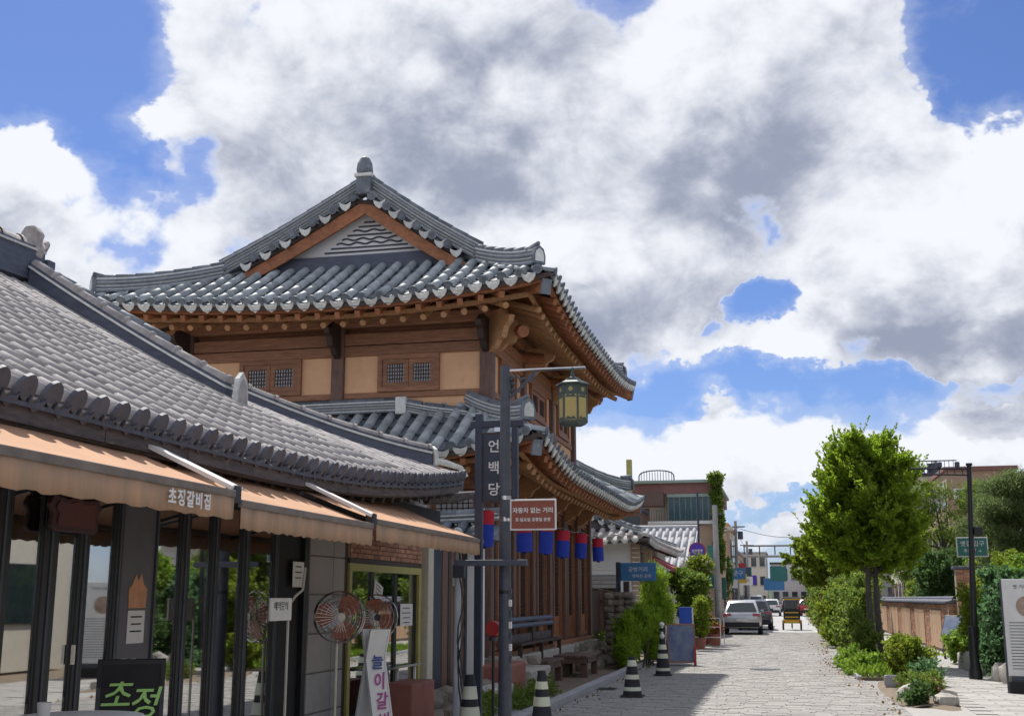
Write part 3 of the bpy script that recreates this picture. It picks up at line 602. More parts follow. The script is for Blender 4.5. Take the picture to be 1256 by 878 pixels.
def gable(rf, root, cyside, plaster, waves, board=M['wood_orange'], tilesm=covs, over=.38, vlow=1.75, dr=(.36, .20, 5), fin=True, rm=None, mt=None):
    sgn = -1 if cyside == 0 else 1
    yg = rf.Y0+rf.g if cyside == 0 else rf.Y1-rf.g; yo = yg+sgn*over
    xc = rf.xc; half = rf.half
    for sx in (-1, 1):
        def sp_(v, dz=0, y=yo): x = xc+sx*(half-v)/(1 if sx > 0 else rf.k); return Vector((x, y, rf.z(x, yg, True)+dz))
        v0 = rf.g-.3; pts = [sp_(lerp(half-.0, v0, i/12), .02, yo-sgn*.16) for i in range(13)]
        ridge(root, pts, dr[0], dr[1], dr[2], 'descending_ridge', mats=rm, mt=mt)
        pts2 = [sp_(lerp(v0+.25, vlow, i/4), .0, yo-sgn*.16) for i in range(5)]
        if fin: finial(root, pts[-1]+Vector((sx*.06, 0, 0)), (sx, 0, 0), .34, .24, horn=False)
        # verge tiles pointing out over the barge board
        k = int((half-rf.g+.1)/.33)
        for i in range(k):
            v = half-.18-i*.33; p = sp_(v, .0); T = frameT(p-Vector((0, sgn*.36, -.02)), (0, sgn, 0), (sx*sgn*-1, 0, 0) if True else (1, 0, 0))
            x = Vector((0, sgn, -.18)).normalized(); y = Vector((0, 0, 1)).cross(x).normalized(); z = x.cross(y); T = Matrix((x, y, z)).transposed().to_4x4(); T.translation = p-Vector((0, sgn*.36, -.05))
            o = bpy.data.objects.new('verge_tile', tilesm); link(o, root, T)
            T2 = T.copy(); T2.translation = T.translation+x*.42; o = bpy.data.objects.new('verge_end_tile', edv); link(o, root, T2)
            T3 = T.copy(); T3.translation = T.translation+x*.40+Vector((sx*.165, 0, -.03+(-.5*.165))); o = bpy.data.objects.new('verge_drip_tile', ddv); link(o, root, T3)
        # barge board
        mb = MB(); n = 10; bw = .30
        for i in range(n):
            va, vb = lerp(half+.0, rf.g-.1, i/n), lerp(half+.0, rf.g-.1, (i+1)/n); a = sp_(va, -.17, yo-sgn*.05); b = sp_(vb, -.17, yo-sgn*.05)
            wa, wb = bw*(1-.15*i/n), bw*(1-.15*(i+1)/n); t = Vector((0, -sgn*.06, 0)); dn = Vector((0, 0, -1))
            vs = [a, b, b+dn*wb, a+dn*wa]; mb.add([*vs, *[q+t for q in vs]], [(0, 1, 2, 3), (7, 6, 5, 4), (0, 4, 5, 1), (3, 2, 6, 7)]+([(0, 3, 7, 4)] if i == 0 else [])+([(1, 5, 6, 2)] if i == n-1 else []))
        mb.build('barge_board', board, root)
    # plaster triangle
    zb = rf.z(xc+half-rf.g, rf.Y0+rf.g-.01 if cyside == 0 else rf.Y1-rf.g+.01)-.15; n = 12
    up_ = [(xc+(half-rf.g)*(2*i/n-1)/(1 if i > n/2 else rf.k)) for i in range(n+1)]; yw = yg+sgn*.02
    top = [Vector((x, yw, rf.z(x, yg, True)-.18)) for x in up_]; bot = [Vector((x, yw, zb)) for x in up_]; mb = MB()
    th = Vector((0, -sgn*.08, 0))
    mb.add(bot+top+[q+th for q in bot]+[q+th for q in top], [(i, i+1, n+2+i, n+1+i) for i in range(n)]+[(2*n+2+i+1, 2*n+2+i, 3*n+3+i, 3*n+4+i) for i in range(n)])
    mb.build('gable_wall', plaster, root)
    if waves:
        zq = zb+.46; MB().box(xc-(half-rf.g)/rf.k+.1, xc+(half-rf.g)-.1, yw-.10, yw-.01, zb+.0, zb+.36).build('gable_base_band', M['ridge_dark'], root)
        for r in range(13):
            z = zq+r*.088; hw = 0
            for i in range(200):
                x = i*.02
                if rf.z(xc+x, yg, True)-.18-.28 < z or x > half-rf.g: break
                hw = x
            if hw < .12: continue
            wav = r in (2, 3, 5); mb = MB(); nn = max(4, int(hw*2/.06))
            mb.tube([(lerp(xc-hw, xc+hw, i/nn), yw+sgn*.012, z+(.022*math.sin(i*.06/.36*2*PI) if wav else 0)) for i in range(nn+1)], .019, 5); mb.build('gable_tile_line', M['tile_dark'], root)
gable(up, H, 0, M['plaster'], True); gable(up, H, 1, M['plaster'], False)
# flat ridge where the lower roof meets the upper walls
zl = low.z(-8, low.Y0+1.7)
mb = ridge(H, [Vector((-13.0+.2, low.Y0+1.68, zl)), Vector((-7.1, low.Y0+1.66, zl+.03))], .22, .22, 4, 'wall_ridge')
mb = ridge(H, [Vector((-7.1, low.Y0+1.66, zl+.03)), Vector((-6.5, low.Y0+1.62, zl-.10)), Vector((-5.75, low.Y0+1.55, zl-.22))], .20, .2, 4, 'wall_ridge')
ridge(H, [Vector((low.X1-1.66, low.Y0+1.8, zl-.03)), Vector((low.X1-1.66, low.Y1-1.8, zl-.03))], .22, .22, 4, 'wall_ridge')
mb = MB(); mb.box(-7.22, -7.0, 21.2, 21.46, zl-.02, zl+.32); mb.build('ridge_cap_stone', M['lime'], H, bevel=.02)

# upper storey walls: front at Y=21.5, street side at X=-5.45
XE, YS, XW, YN = -5.45, 21.5, -11.9, 30.6; Z0, ZT = 4.7, 7.15
def wallbox(name, x0, x1, y0, y1, z0, z1, m, bevel=.0): return MB().box(x0, x1, y0, y1, z0, z1).build(name, m, H, bevel=bevel)
mb = MB(); mb.box(XW, XE-.12, YS+.12, YS+.22, Z0, ZT+.9); mb.box(XE-.22, XE-.12, YS+.22, YN-.12, Z0, ZT+.9); mb.box(XW, XE-.22, YN-.22, YN-.12, Z0, ZT+.9); mb.box(XW, XW+.1, YS+.22, YN-.22, Z0, ZT+.9); mb.build('inner_wall', M['wood_x'], H)
pxs = [XW+.1, -8.50, XE]
for x in pxs: wallbox('pillar', x-.13, x+.13, YS-.13, YS+.13, Z0-.2, 6.98, M['wood_z'], .02)
pys = [YS, 24.4, 27.6, YN]
for y in pys[1:]: wallbox('pillar', XE-.13, XE+.13, y-.13, y+.13, Z0-.2, 6.98, M['wood_z'], .02)
for (x0, x1) in ((XW+.23, -8.63), (-8.37, XE-.13)):
    wallbox('beam', x0, x1, YS-.09, YS+.09, 6.62, 6.86, M['wood_x'], .01); wallbox('beam', x0, x1, YS-.10, YS+.10, 6.40, 6.60, M['wood_x'], .01)
    wallbox('beam', x0, x1, YS-.07, YS+.08, 5.54, 5.66, M['wood_x'], .01); wallbox('plaster_panel', x0, x1, YS-.02, YS+.05, 5.2, 5.54, M['peach'])
def lattice_window(w, ax, a0, a1, z0, z1, pos, nv=7, nh=9, fm='wood_x', paper=True, cols=2, bottom=0.0, sgn=-1, name='window'):
    """wooden window with paper behind a fine lattice; ax='x' faces -Y at y=pos, ax='y' faces +X at x=pos"""
    def bx(mb, u0, u1, d0, d1, q0, q1):
        if ax == 'x': mb.box(u0, u1, pos-d1, pos-d0, q0, q1)
        else: mb.box(pos+d0, pos+d1, u0, u1, q0, q1)
    mb = MB(); t = .09 if cols == 2 and ax in 'xy' and not bottom else .07
    bx(mb, a0, a1, -.03, .09, z0, z0+t); bx(mb, a0, a1, -.03, .09, z1-t, z1); bx(mb, a0, a0+t, -.03, .088, z0+t, z1-t); bx(mb, a1-t, a1, -.03, .088, z0+t, z1-t)
    f = mb.build(name, M[fm], w)
    cw = (a1-a0-2*t)/cols
    for c in range(cols):
        u0 = a0+t+c*cw; u1 = u0+cw; s = .095 if not bottom else .055
        mb = MB(); bx(mb, u0+.005, u1-.005, .0, .06, z0+t, z0+t+s); bx(mb, u0+.005, u1-.005, .0, .06, z1-t-s, z1-t); bx(mb, u0+.005, u0+s, .0, .058, z0+t+s, z1-t-s); bx(mb, u1-s, u1-.005, .0, .058, z0+t+s, z1-t-s)
        if bottom: bx(mb, u0+s, u1-s, .0, .03, z0+t+s, z0+bottom)
        mb.build('sash', M[fm], f)
        zz0 = z0+(bottom or t+s); zz1 = z1-t-s; mb = MB()
        for i in range(1, nv): u = lerp(u0+s, u1-s, i/nv); bx(mb, u-.008, u+.008, .012, .034, zz0, zz1)
        if isinstance(nh, int): hs = [i/nh for i in range(1, nh)]
        else: hs = nh
        for h_ in hs: z = lerp(zz0, zz1, h_); bx(mb, u0+s, u1-s, .010, .030, z-.008, z+.008)
        mb.build('lattice', M['wood_dark'], f)
        mb = MB(); bx(mb, u0+s*.5, u1-s*.5, -.02, .006, zz0, zz1); mb.build('window_paper', M['winpaper'], f)
    return f
M['winpaper'] = mat('lattice_window_paper', (0.74, 0.74, 0.76), (.55, .57, .62), rough=.6)
for (x0, x1, wa, wb) in ((XW+.23, -8.63, -10.62, -9.28), (-8.37, XE-.13, -7.66, -6.40)):
    if wa-x0 > .1: wallbox('plaster_panel', x0, wa, YS-.03, YS+.05, 5.66, 6.40, M['peach'])
    wallbox('plaster_panel', wb, x1, YS-.03, YS+.05, 5.66, 6.40, M['peach']); lattice_window(H, 'x', wa, wb, 5.66, 6.395, YS-.02, 7, 5)
for y0, y1 in ((YS+.13, 24.27), (24.53, 27.47), (27.73, YN-.13)):
    wallbox('beam', XE-.09, XE+.09, y0, y1, 6.62, 6.86, M['wood_y'], .01); wallbox('beam', XE-.10, XE+.10, y0, y1, 6.40, 6.60, M['wood_y'], .01); wallbox('beam', XE-.08, XE+.07, y0, y1, 5.54, 5.66, M['wood_y'], .01)
    wallbox('plaster_panel', XE-.05, XE+.02, y0, y1, 5.2, 5.54, M['peach']); m_ = .62
    wallbox('plaster_panel', XE-.05, XE+.03, y0, y0+m_, 5.66, 6.40, M['peach']); wallbox('plaster_panel', XE-.05, XE+.03, y1-m_, y1, 5.66, 6.40, M['peach']); lattice_window(H, 'y', y0+m_, y1-m_, 5.66, 6.395, XE+.02, 9, 8, 'wood_y')
# plate beams and brackets under the upper eave
wallbox('plate_beam', XW, XE+.1, YS-.13, YS+.13, 6.98, 7.22, M['wood_x'], .02); wallbox('plate_beam', XE-.13, XE+.13, YS+.13, YN, 6.98, 7.22, M['wood_y'], .02)
def bracket(x, y, dx, dy, z=6.7, k=1.0):
    d = Vector((dx, dy, 0)).normalized(); T = frameT((x, y, z), d, (0, 0, 1)); T.translation += (T.to_3x3() @ Vector((0, 0, -.06)))
    poly = [(0, -.35), (.18, -.30), (.30, -.18), (.42, -.16), (.50, .0), (.62, .06), (.66, .16), (.5, .2), (.40, .32), (0, .32), (-.2, .3), (-.2, -.2)]
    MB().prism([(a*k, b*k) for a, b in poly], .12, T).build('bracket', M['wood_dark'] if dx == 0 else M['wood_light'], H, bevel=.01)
for x in pxs: bracket(x, YS-.12, 0, -1)
for y in pys: bracket(XE+.12, y, 1, 0)
bracket(XE+.08, YS-.08, 1, -1, 6.75, 1.2)
mb = MB(); mb.tube([(XE-.05, YS+1.6, 6.9), (XE+.45, YS+.3, 6.85), (XE+.75, YS-.15, 6.72)], [.17, .16, .12], 10); mb.build('curved_beam_end', M['wood_orange'], H, True)
for y_ in (24.4, 27.6): MB().tube([(XE-.2, y_, 6.85), (XE+.55, y_, 6.78)], [.18, .13], 10).build('beam_end', M['wood_orange'], H, True)
# ground storey
mb = MB(); mb.box(XW, XE-.30, YS+.15, YS+.3, .6, 4.9); mb.box(XE-.35, XE-.22, YS+.3, 33.0, .6, 4.9); mb.box(XW, XE-.35, 33.0, 33.15, .6, 4.9); mb.box(XW, XW+.1, YS+.3, 33.0, .6, 4.9); mb.build('inner_wall', M['wood_dark'], H)
lp = [YS, 23.4, 25.3, 27.2, 29.1, 31.0, 33.0]
for y in lp: wallbox('pillar', XE-.12, XE+.12, y-.12, y+.12, .6, 4.05, M['wood_z'], .02)
for x in (XW+.1, -9.7, -7.55): wallbox('pillar', x-.12, x+.12, YS-.12, YS+.12, .6, 4.05, M['wood_z'], .02)
wallbox('plate_beam', XE-.14, XE+.14, YS+.14, 33.1, 4.05, 4.3, M['wood_y'], .02); wallbox('plate_beam', XW, XE+.14, YS-.14, YS+.14, 4.05, 4.3, M['wood_x'], .02)
for a, b in zip(lp, lp[1:]):
    wallbox('beam', XE-.08, XE+.08, a+.12, b-.12, 3.72, 4.05, M['wood_y'], .01)
    lattice_window(H, 'y', a+.12, b-.12, .72, 3.70, XE-.06, 7, [.05, .09, .13, .47, .51, .55, .87, .91, .95], 'wood_y', cols=2, bottom=.55, name='lattice_door')
    bracket(XE+.12, a, 1, 0, 3.85, .8)
for a, b in ((XW+.22, -9.82), (-9.58, -7.67), (-7.43, XE-.12)):
    wallbox('beam', a, b, YS-.08, YS+.08, 3.72, 4.05, M['wood_x'], .01); lattice_window(H, 'x', a, b, .72, 3.70, YS-.02, 7, [.05, .09, .13, .47, .51, .55, .87, .91, .95], 'wood_x', cols=2, bottom=.55, name='lattice_door')
mb = MB(); mb.box(XW-.6, -5.05, 20.6, 34.2, .1, .6); mb.build('stone_base', M['concrete'], H, bevel=.02)
wallbox('wooden_sill', XE-.2, XE+.28, YS+.14, 33.0, .6, .70, M['wood_y'], .01)
# ---------------------------------------------------------------- restaurant with awnings, left foreground
shop = thing('restaurant', 'low tiled restaurant with faded orange awnings over a row of black-framed glass doors', 'building', (-8, 8, 0)); S = shop
sr = Roof(-15.2, -4.6, -8.0, 16.75, 2.95, .50, .50, .008, 3.45, Wc=7.0)
tile_roof(sr, S, M['tile_old'], M['wood_dark'], detail='E', sp=.27, endmat=M['tile_dark'], pointed=True, main_over=.30, L=.26, rname='tiled_roof')
ox = sr.xc; zt = sr.z(ox, 5, True)
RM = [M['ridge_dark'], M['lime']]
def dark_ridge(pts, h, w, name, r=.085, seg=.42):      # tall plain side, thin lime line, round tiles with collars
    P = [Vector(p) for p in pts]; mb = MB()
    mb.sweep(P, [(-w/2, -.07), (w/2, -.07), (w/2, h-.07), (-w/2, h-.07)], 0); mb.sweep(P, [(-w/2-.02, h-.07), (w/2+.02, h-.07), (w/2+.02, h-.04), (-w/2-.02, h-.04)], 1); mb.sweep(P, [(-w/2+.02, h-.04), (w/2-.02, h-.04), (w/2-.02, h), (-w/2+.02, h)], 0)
    o = mb.build(name, RM, S); tm = arc_tile(seg+.02, r*.9, r).mesh('ridge_tile', M['tile_old'], True)
    cm = MB(); cm.add(arc_tile(.05, r*1.18, r*1.22).v, arc_tile().f); cm = cm.mesh('ridge_tile_collar', M['tile_old'], True)
    dist = [0]
    for i in range(1, len(P)): dist.append(dist[-1]+(P[i]-P[i-1]).length)
    def at(d):
        for i in range(1, len(P)):
            if d <= dist[i]+1e-6: return P[i-1].lerp(P[i], (d-dist[i-1])/max(1e-6, dist[i]-dist[i-1]))
        return P[-1]
    n = max(1, int(dist[-1]/seg))
    for i in range(n):
        a, b = at(dist[-1]*i/n), at(dist[-1]*(i+1)/n); T = slopeM(b, a); T.translation = a+Vector((0, 0, h)); t = bpy.data.objects.new('ridge_tile', tm); link(t, o, T)
        T = T.copy(); T.translation = T.translation+(b-a)*.9; t = bpy.data.objects.new('ridge_tile_collar', cm); link(t, o, T)
    return o
yv = sr.Y1-sr.g+.10
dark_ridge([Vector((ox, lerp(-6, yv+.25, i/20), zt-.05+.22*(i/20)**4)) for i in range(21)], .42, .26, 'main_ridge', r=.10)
p0 = Vector((ox, yv+.3, zt+.30)); mb = MB(); mb.box(ox-.19, ox+.19, yv+.25, yv+.42, zt-.1, zt+.45); mb.build('ridge_end_block', M['ridge_dark'], S, bevel=.02)
mb = MB(); T = frameT((ox, yv+.20, zt+.42), (1, 0, 0), (0, 0, 1)); mb.prism([(-.13, 0), (.13, 0), (.17, .12), (.12, .25), (.15, .36), (.06, .47), (-.08, .47), (-.15, .36), (-.11, .22), (-.17, .1)], .16, T); mb.build('ridge_end_tile', M['tile_old'], S, bevel=.03)
mb = MB(); mb.tube([(ox, yv+.1, zt+.55), (ox, yv+.3, zt+.62), (ox, yv+.45, zt+.74)], [.12, .11, .05], 8); mb.build('ridge_end_knob', M['tile_old'], S, True)
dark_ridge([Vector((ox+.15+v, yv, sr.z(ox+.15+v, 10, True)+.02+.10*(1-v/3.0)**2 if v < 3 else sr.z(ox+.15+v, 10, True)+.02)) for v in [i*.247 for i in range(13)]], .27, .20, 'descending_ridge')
finial(S, Vector((ox+3.22, yv, sr.z(ox+3.22, 10, True)-.02)), (1, .0, 0), .50, .30, M['lime'], M['tile_old'], horn=False)
P = hip_path(sr, 1, 1, 3.2, .42, 14, -.02)
for i, p in enumerate(P): p.z += .07*(i/14)**3
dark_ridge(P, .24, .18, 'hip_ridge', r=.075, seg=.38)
finial(S, P[-1], (1, 1, 0), .30, .26, M['lime'], M['tile_old'], horn=False)
mb = MB(); e = P[-1]; mb.tube([e+Vector((0, 0, .1)), e+Vector((.2, .2, .06)), e+Vector((.38, .38, .0)), e+Vector((.46, .46, -.12))], [.05, .05, .04, .02], 6); mb.build('corner_bracket', M['lime'], S, True)
gable(sr, S, 1, M['plaster'], False, M['wood_grey'], vlow=2.2, fin=False)
# eave fascia: weathered boards, lath and gutter line
n = 60
for i in range(0, 15):
    a0 = 8+24.75*0+i*1.15-8; a0 = i*1.18+7.0; a1 = min(a0+1.17, 24.7)
    mb = MB(); mb.sweep([sr.pt('E', lerp(a0, a1, j/4), .03, -.20) for j in range(5)], [(-.035, 0), (.035, 0), (.035, .11), (-.035, .11)]); mb.build('fascia_board', M['wood_grey'], S)
mb = MB(); mb.sweep([sr.pt('E', lerp(6, 24.6, j/60), .0, -.085) for j in range(61)], [(-.05, 0), (.04, 0), (.04, .03), (-.05, .03)]); mb.build('eave_lath', M['tile_dark'], S)
mb = MB(); mb.sweep([sr.pt('E', lerp(6, 24.6, j/60), .07, -.235) for j in range(61)], [(-.03, 0), (.03, 0), (.03, .03), (-.03, .03)]); mb.build('lower_lath', M['wood_grey'], S)
mb = MB(); mb.sweep([sr.pt('N', lerp(.15, 10.4, j/30), .03, -.20) for j in range(31)], [(-.035, 0), (.035, 0), (.035, .11), (-.035, .11)]); mb.build('fascia_board', M['wood_grey'], S)
mb = MB(); mb.tube([sr.pt('N', 10.2, .6, -.42), sr.pt('N', 10.35, .1, -.33)+Vector((.1, .25, .06)), sr.pt('N', 10.5, 0, -.3)+Vector((.25, .65, .14))], [.07, .08, .035], 8); mb.build('curved_corner_eave', M['wood_grey'], S, True)
for i in range(46):
    y = 0+i*.36; z = sr.z(-4.7, y)
    MB().tube([(-5.9, y, z+.12), (-4.78, y, z-.27)], .05, 8).build('rafter', M['wood_grey'], S, True)
# shell of the building
XW_ = -5.2
mb = MB(); mb.box(-13.8, -13.6, -6, 17.4, -.02, 3.3); mb.box(-13.6, XW_-.1, -6.2, -6, -.02, 3.3); mb.box(-13.6, XW_-.14, 17.3, 17.5, -.02, 3.0); mb.build('back_wall', M['interior'], S)
MB().box(-13.6, XW_-.14, -6, 17.3, 3.0, 3.1).build('ceiling', M['interior'], S)
MB().box(-13.6, XW_-.1, -6, 17.3, -.02, .06).build('floor_slab', M['floorin'], S)
mb = MB(); mb.box(-9.2, -9.1, 0, 12.3, .06, 3.0); mb.box(-9.1, XW_-.2, 12.38, 12.5, .06, 3.0); mb.build('partition_wall', M['cream'], S)
MB().box(XW_-.10, XW_+.08, -4, 17.3, 2.62, 3.0).build('door_header', M['blackm'], S)
MB().box(XW_-.08, XW_+.10, -4, 13.4, .0, .10).build('door_sill', M['concrete'], S)
posts = [(-3.0, -2.85), (-1.2, -1.05), (.6, .75), (2.4, 2.55), (4.2, 4.35), (5.6, 5.76), (6.93, 7.14), (7.46, 7.69), (7.90, 8.09), (8.40, 8.57), (9.0, 9.10), (9.45, 9.66), (10.02, 10.22), (10.65, 10.88), (11.40, 11.52)]
for a, b in posts:
    MB().box(XW_-.03, XW_+.03, a+.035, b-.035, .10, 2.62).build('door_post', M['black'], S, bevel=.008)
    MB().box(XW_+.03, XW_+.038, (a+b)/2-.012, (a+b)/2+.012, .10, 2.6).build('post_seam', M['post'], S)
for i, ((a0, a), (b, b1)) in enumerate(zip(posts, posts[1:])):
    solid = (i == 9)
    d = MB().box(XW_-.03, XW_+.01, a+.03, b-.03, .16, 2.58).build('door_panel' if solid else 'glass_door', M['greydoor'] if solid else M['glass'], S) if False else None
M['greydoor'] = mat('grey_panel', (.11, .105, .115), (.09, .085, .095), rough=.5)
for i, ((a0, a), (b, b1)) in enumerate(zip(posts, posts[1:])):
    if i == 9: MB().box(XW_-.04, XW_+.02, a-.034, b+.034, .10, 2.62).build('blank_panel', M['greydoor'], S); continue
    mb = MB(); x0, x1 = XW_-.02, XW_+.02
    mb.box(x0, x1, a-.034, b+.034, .10, .22); mb.box(x0, x1, a-.034, b+.034, 2.54, 2.62); mb.box(x0, x1, a-.034, a-.012, .22, 2.54); mb.box(x0, x1, b+.012, b+.034, .22, 2.54); f = mb.build('sliding_door', M['black'], S)
    MB().box(XW_-.005, XW_+.003, a-.011, b+.011, .221, 2.539).build('pane', M['glass'], f)
    if i in (7,): MB().box(XW_+.03, XW_+.055, b+.012, b+.03, 1.22, 1.36).build('handle', M['chrome'], f)
MB().box(XW_-.30, XW_-.04, 11.521, 12.36, .1, 2.62).build('dark_door', M['blackm'], S)
MB().box(XW_-.039, XW_+.02, 11.521, 11.56, .1, 2.62).build('door_edge', M['black'], S); MB().box(XW_-.039, XW_+.02, 12.25, 12.36, .1, 2.62).build('door_edge', M['black'], S)
# tiled pier: large grey tiles with thin joints
MB().box(XW_-.2, XW_+.0, 12.362, 13.45, .0, 3.0).build('pier_wall', M['mortar'], S)
ys = [12.37, 13.08, 13.45]; zs = [.02, .45, .88, 1.31, 1.74, 2.17, 2.60, 2.98]
for i in range(2):
    for j in range(7): MB().box(XW_+.0, XW_+.03, ys[i]+.008, ys[i+1]-.008, zs[j]+.008, zs[j+1]-.008).build('wall_tile', M['greytile'] if j > 1 else M['concrete'], S, bevel=.004)
# door in a yellow-green frame beyond the pier
y0, y1 = 13.62, 16.55
mb = MB(); mb.box(XW_-.06, XW_+.03, y0, y0+.09, .05, 2.12); mb.box(XW_-.06, XW_+.03, y1-.12, y1, .05, 2.12); mb.box(XW_-.06, XW_+.03, y0+.09, y1-.12, 2.03, 2.12); mb.build('door_frame', M['yellowframe'], S)
MB().box(XW_-.2, XW_+.0, 13.451, y0-.002, .0, 3.0).build('side_wall', M['wood_dark'], S); MB().box(XW_-.2, XW_+.02, 13.63, y1, 2.125, 2.18).build('lintel', M['wood_dark'], S)
f = MB().box(XW_-.2, XW_+.0, 13.63, 16.6, 2.185, 2.62).build('brick_panel', M['mortar'], S)
for r in range(7):
    k = -.5 if r % 2 else 0
    for c in range(14):
        a = 13.65+(c+k)*.215; b = a+.20; a = max(a, 13.65)
        if b > 16.58: b = 16.58
        if b-a < .05: continue
        mb = MB().box(XW_+.0, XW_+.02+random.uniform(0, .012), a, b, 2.19+r*.061, 2.19+r*.061+.050); mb.build('brick', M['brick'], f)
for a, b in ((y0+.09, 14.55), (14.56, 15.5), (15.51, y1-.12)):
    mb = MB(); mb.box(XW_-.05, XW_-.01, a, a+.05, .1, 2.03); mb.box(XW_-.05, XW_-.01, b-.05, b, .1, 2.03); mb.box(XW_-.05, XW_-.01, a+.05, b-.05, .1, .3); f = mb.build('glazed_door', M['black'], S)
    MB().box(XW_-.035, XW_-.03, a+.051, b-.051, .301, 2.029).build('pane', M['glass'], f)
MB().box(XW_-.15, XW_+.12, 16.60, 16.86, .0, 2.75).build('pale_post', M['ivorypaint'], S, bevel=.01)
MB().box(XW_-.15, XW_+.06, 16.87, 17.45, .0, 2.75).build('dark_post', M['navy'], S, bevel=.01)
mb = MB()
for i in range(9): MB().box(XW_-.12, XW_+.02+.01*(i % 2), 17.46+i*.17, 17.46+i*.17+.163, .05, 2.75).build('wall_plank', M['wood_z'] if i % 3 else M['wood_dark'], S)
MB().box(XW_+.02, XW_+.10, 18.2, 18.36, 1.88, 2.02).build('wall_lamp', M['ivorypaint'], S, bevel=.01)
# interior: counter, tables, lamp rail
mb = MB(); mb.box(-8.2, -7.5, 2, 8.5, .06, 1.05); mb.build('counter', M['wood_bench'], S)
for y in (5.2, 7.4, 9.6, 11.3):
    t = MB().box(-6.9, -6.1, y-.35, y+.35, .70, .74).build('dining_table', M['white'], S); mb = MB()
    for dx in (-6.85, -6.15):
        for dy in (-.3, .3): mb = MB().box(dx-.02, dx+.02, y+dy-.02, y+dy+.02, .06, .70); mb.build('leg', M['chrome'], t)
for y in (4, 6.5, 9.4, 11.6): MB().box(-9.08, -9.05, y-.4, y+.4, 1.2, 2.0).build('poster', M['paper'] if y < 9 else M['redtrim'], S)

# awnings
def awning(y0, y1, lettering=False, zf=2.45):
    xb, xf = XW_+.1, -3.90; zb = zf+.50
    nseg = 12; a = MB(); vt = []
    for k in (0, 1):
        for i in range(nseg+1):
            y = lerp(y0, y1, i/nseg)
            for j in range(7):
                t = j/6; sag = -.025*math.sin(PI*t)-.012*math.sin(i*1.3)*t
                vt.append((lerp(xb-.25, xf, t), y, lerp(zb+.10, zf, t)+sag-k*.006))
    o = 7*(nseg+1); f = []
    for i in range(nseg):
        for j in range(6):
            b = i*7+j; f.append((b, b+1, b+8, b+7)); f.append((o+b+7, o+b+8, o+b+1, o+b))
    a.add(vt, f); aw = a.build('awning', M['canvas'], S, True)
    v = MB(); vt = []; n = 60
    for i in range(n+1):
        y = lerp(y0, y1, i/n); wv = .012*math.sin(i*.9)+.008*math.sin(i*2.3)
        for (z, k) in ((zf-.04, .2), (zf-.12, .6), (zf-.205, 1.0)): vt.append((xf+.008+wv*k, y, z+(.008*math.sin(i*1.7) if k == 1 else 0)))
    f = [(i*3+j, (i+1)*3+j, (i+1)*3+j+1, i*3+j+1) for i in range(n) for j in (0, 1)]
    v.add(vt, f); va = v.build('valance', M['valance'], aw, True); sm = va.modifiers.new('thickness', 'SOLIDIFY'); sm.thickness = .004; sm.offset = -1
    MB().box(xf-.02, xf+.022, y0, y1, zf-.045, zf+.012).build('front_rail', M['hem'], aw, bevel=.008)
    for y in (y0+.15, (y0+y1)/2, y1-.15): MB().beam((xb, y, 2.66), (xf-.02, y, zf-.05), .03, .03).build('arm', M['black'], aw)
    return aw
AW = awning(3.0, 7.86, zf=2.46); awning(7.97, 10.84, zf=2.40); AW3 = awning(10.94, 15.15, zf=2.45)
text('초정갈비집', .115, M['white'], AW, frameT((-3.865, 7.16, 2.34), (0, 1, 0), (0, 0, 1)), bold=.003, space=1.25, ext=.002)
for y in (7.915, 10.89):
    mb = MB(); mb.beam((-5.05, y, 3.02), (-3.90, y, 2.485), .17, .03, 0); mb.build('awning_side_rail', M['white'], S); mb = MB(); mb.box(-3.97, -3.885, y-.055, y+.05, 2.38, 2.51); mb.build('awning_bracket', M['black'], S, bevel=.01)
# small wall west of the house, seen between the two roofs
bw = thing('boundary_wall', 'low whitewashed wall capped with roof tiles between the restaurant and the big wooden house', 'wall', (-6, 18.9, 0))
MB().box(-11, -4.9, 18.95, 19.2, 0, 2.6).build('wall', M['plaster'], bw)
rf = Roof(-11.2, -4.55, 18.6, 19.55, 2.68, .12, .5, 0, .2, half=.5, Wc=2)
tmm = arc_tile(.5, .07, .08).mesh('round_tile', M['tile'], True); tml = end_disc(.08).mesh('round_end_tile', M['lime'])
for i in range(22):
    x = -11.0+i*.29
    for sg in (-1, 1):
        p = Vector((x, 19.075+sg*.48, 2.66+.1*max(0, (i-15)/6)**2)); q = Vector((x, 19.075+sg*.05, 2.92)); T = slopeM(p, q); o = bpy.data.objects.new('round_tile', tmm); link(o, bw, T); T = T.copy(); T.translation = p; o = bpy.data.objects.new('round_end_tile', tml); link(o, bw, T)
mb = MB(); mb.prism([(-.5, 0), (.5, 0), (0, .27)], 6.5, frameT((-11.1, 19.075, 2.62), (0, -1, 0), (0, 0, 1))); mb.build('coping', M['tile'], bw) if False else None
MB().add([(-11.1, 18.6, 2.63), (-4.6, 18.6, 2.63), (-4.6, 19.55, 2.63), (-11.1, 19.55, 2.63), (-11.1, 19.075, 2.89), (-4.6, 19.075, 2.89)], [(0, 1, 5, 4), (2, 3, 4, 5), (1, 2, 5), (3, 0, 4), (3, 2, 1, 0)]).build('coping', M['tile'], bw)
ridge(bw, [(-11, 19.075, 2.88), (-7, 19.075, 2.88), (-4.62, 19.075, 2.96)], .14, .16, 2, 'wall_ridge')

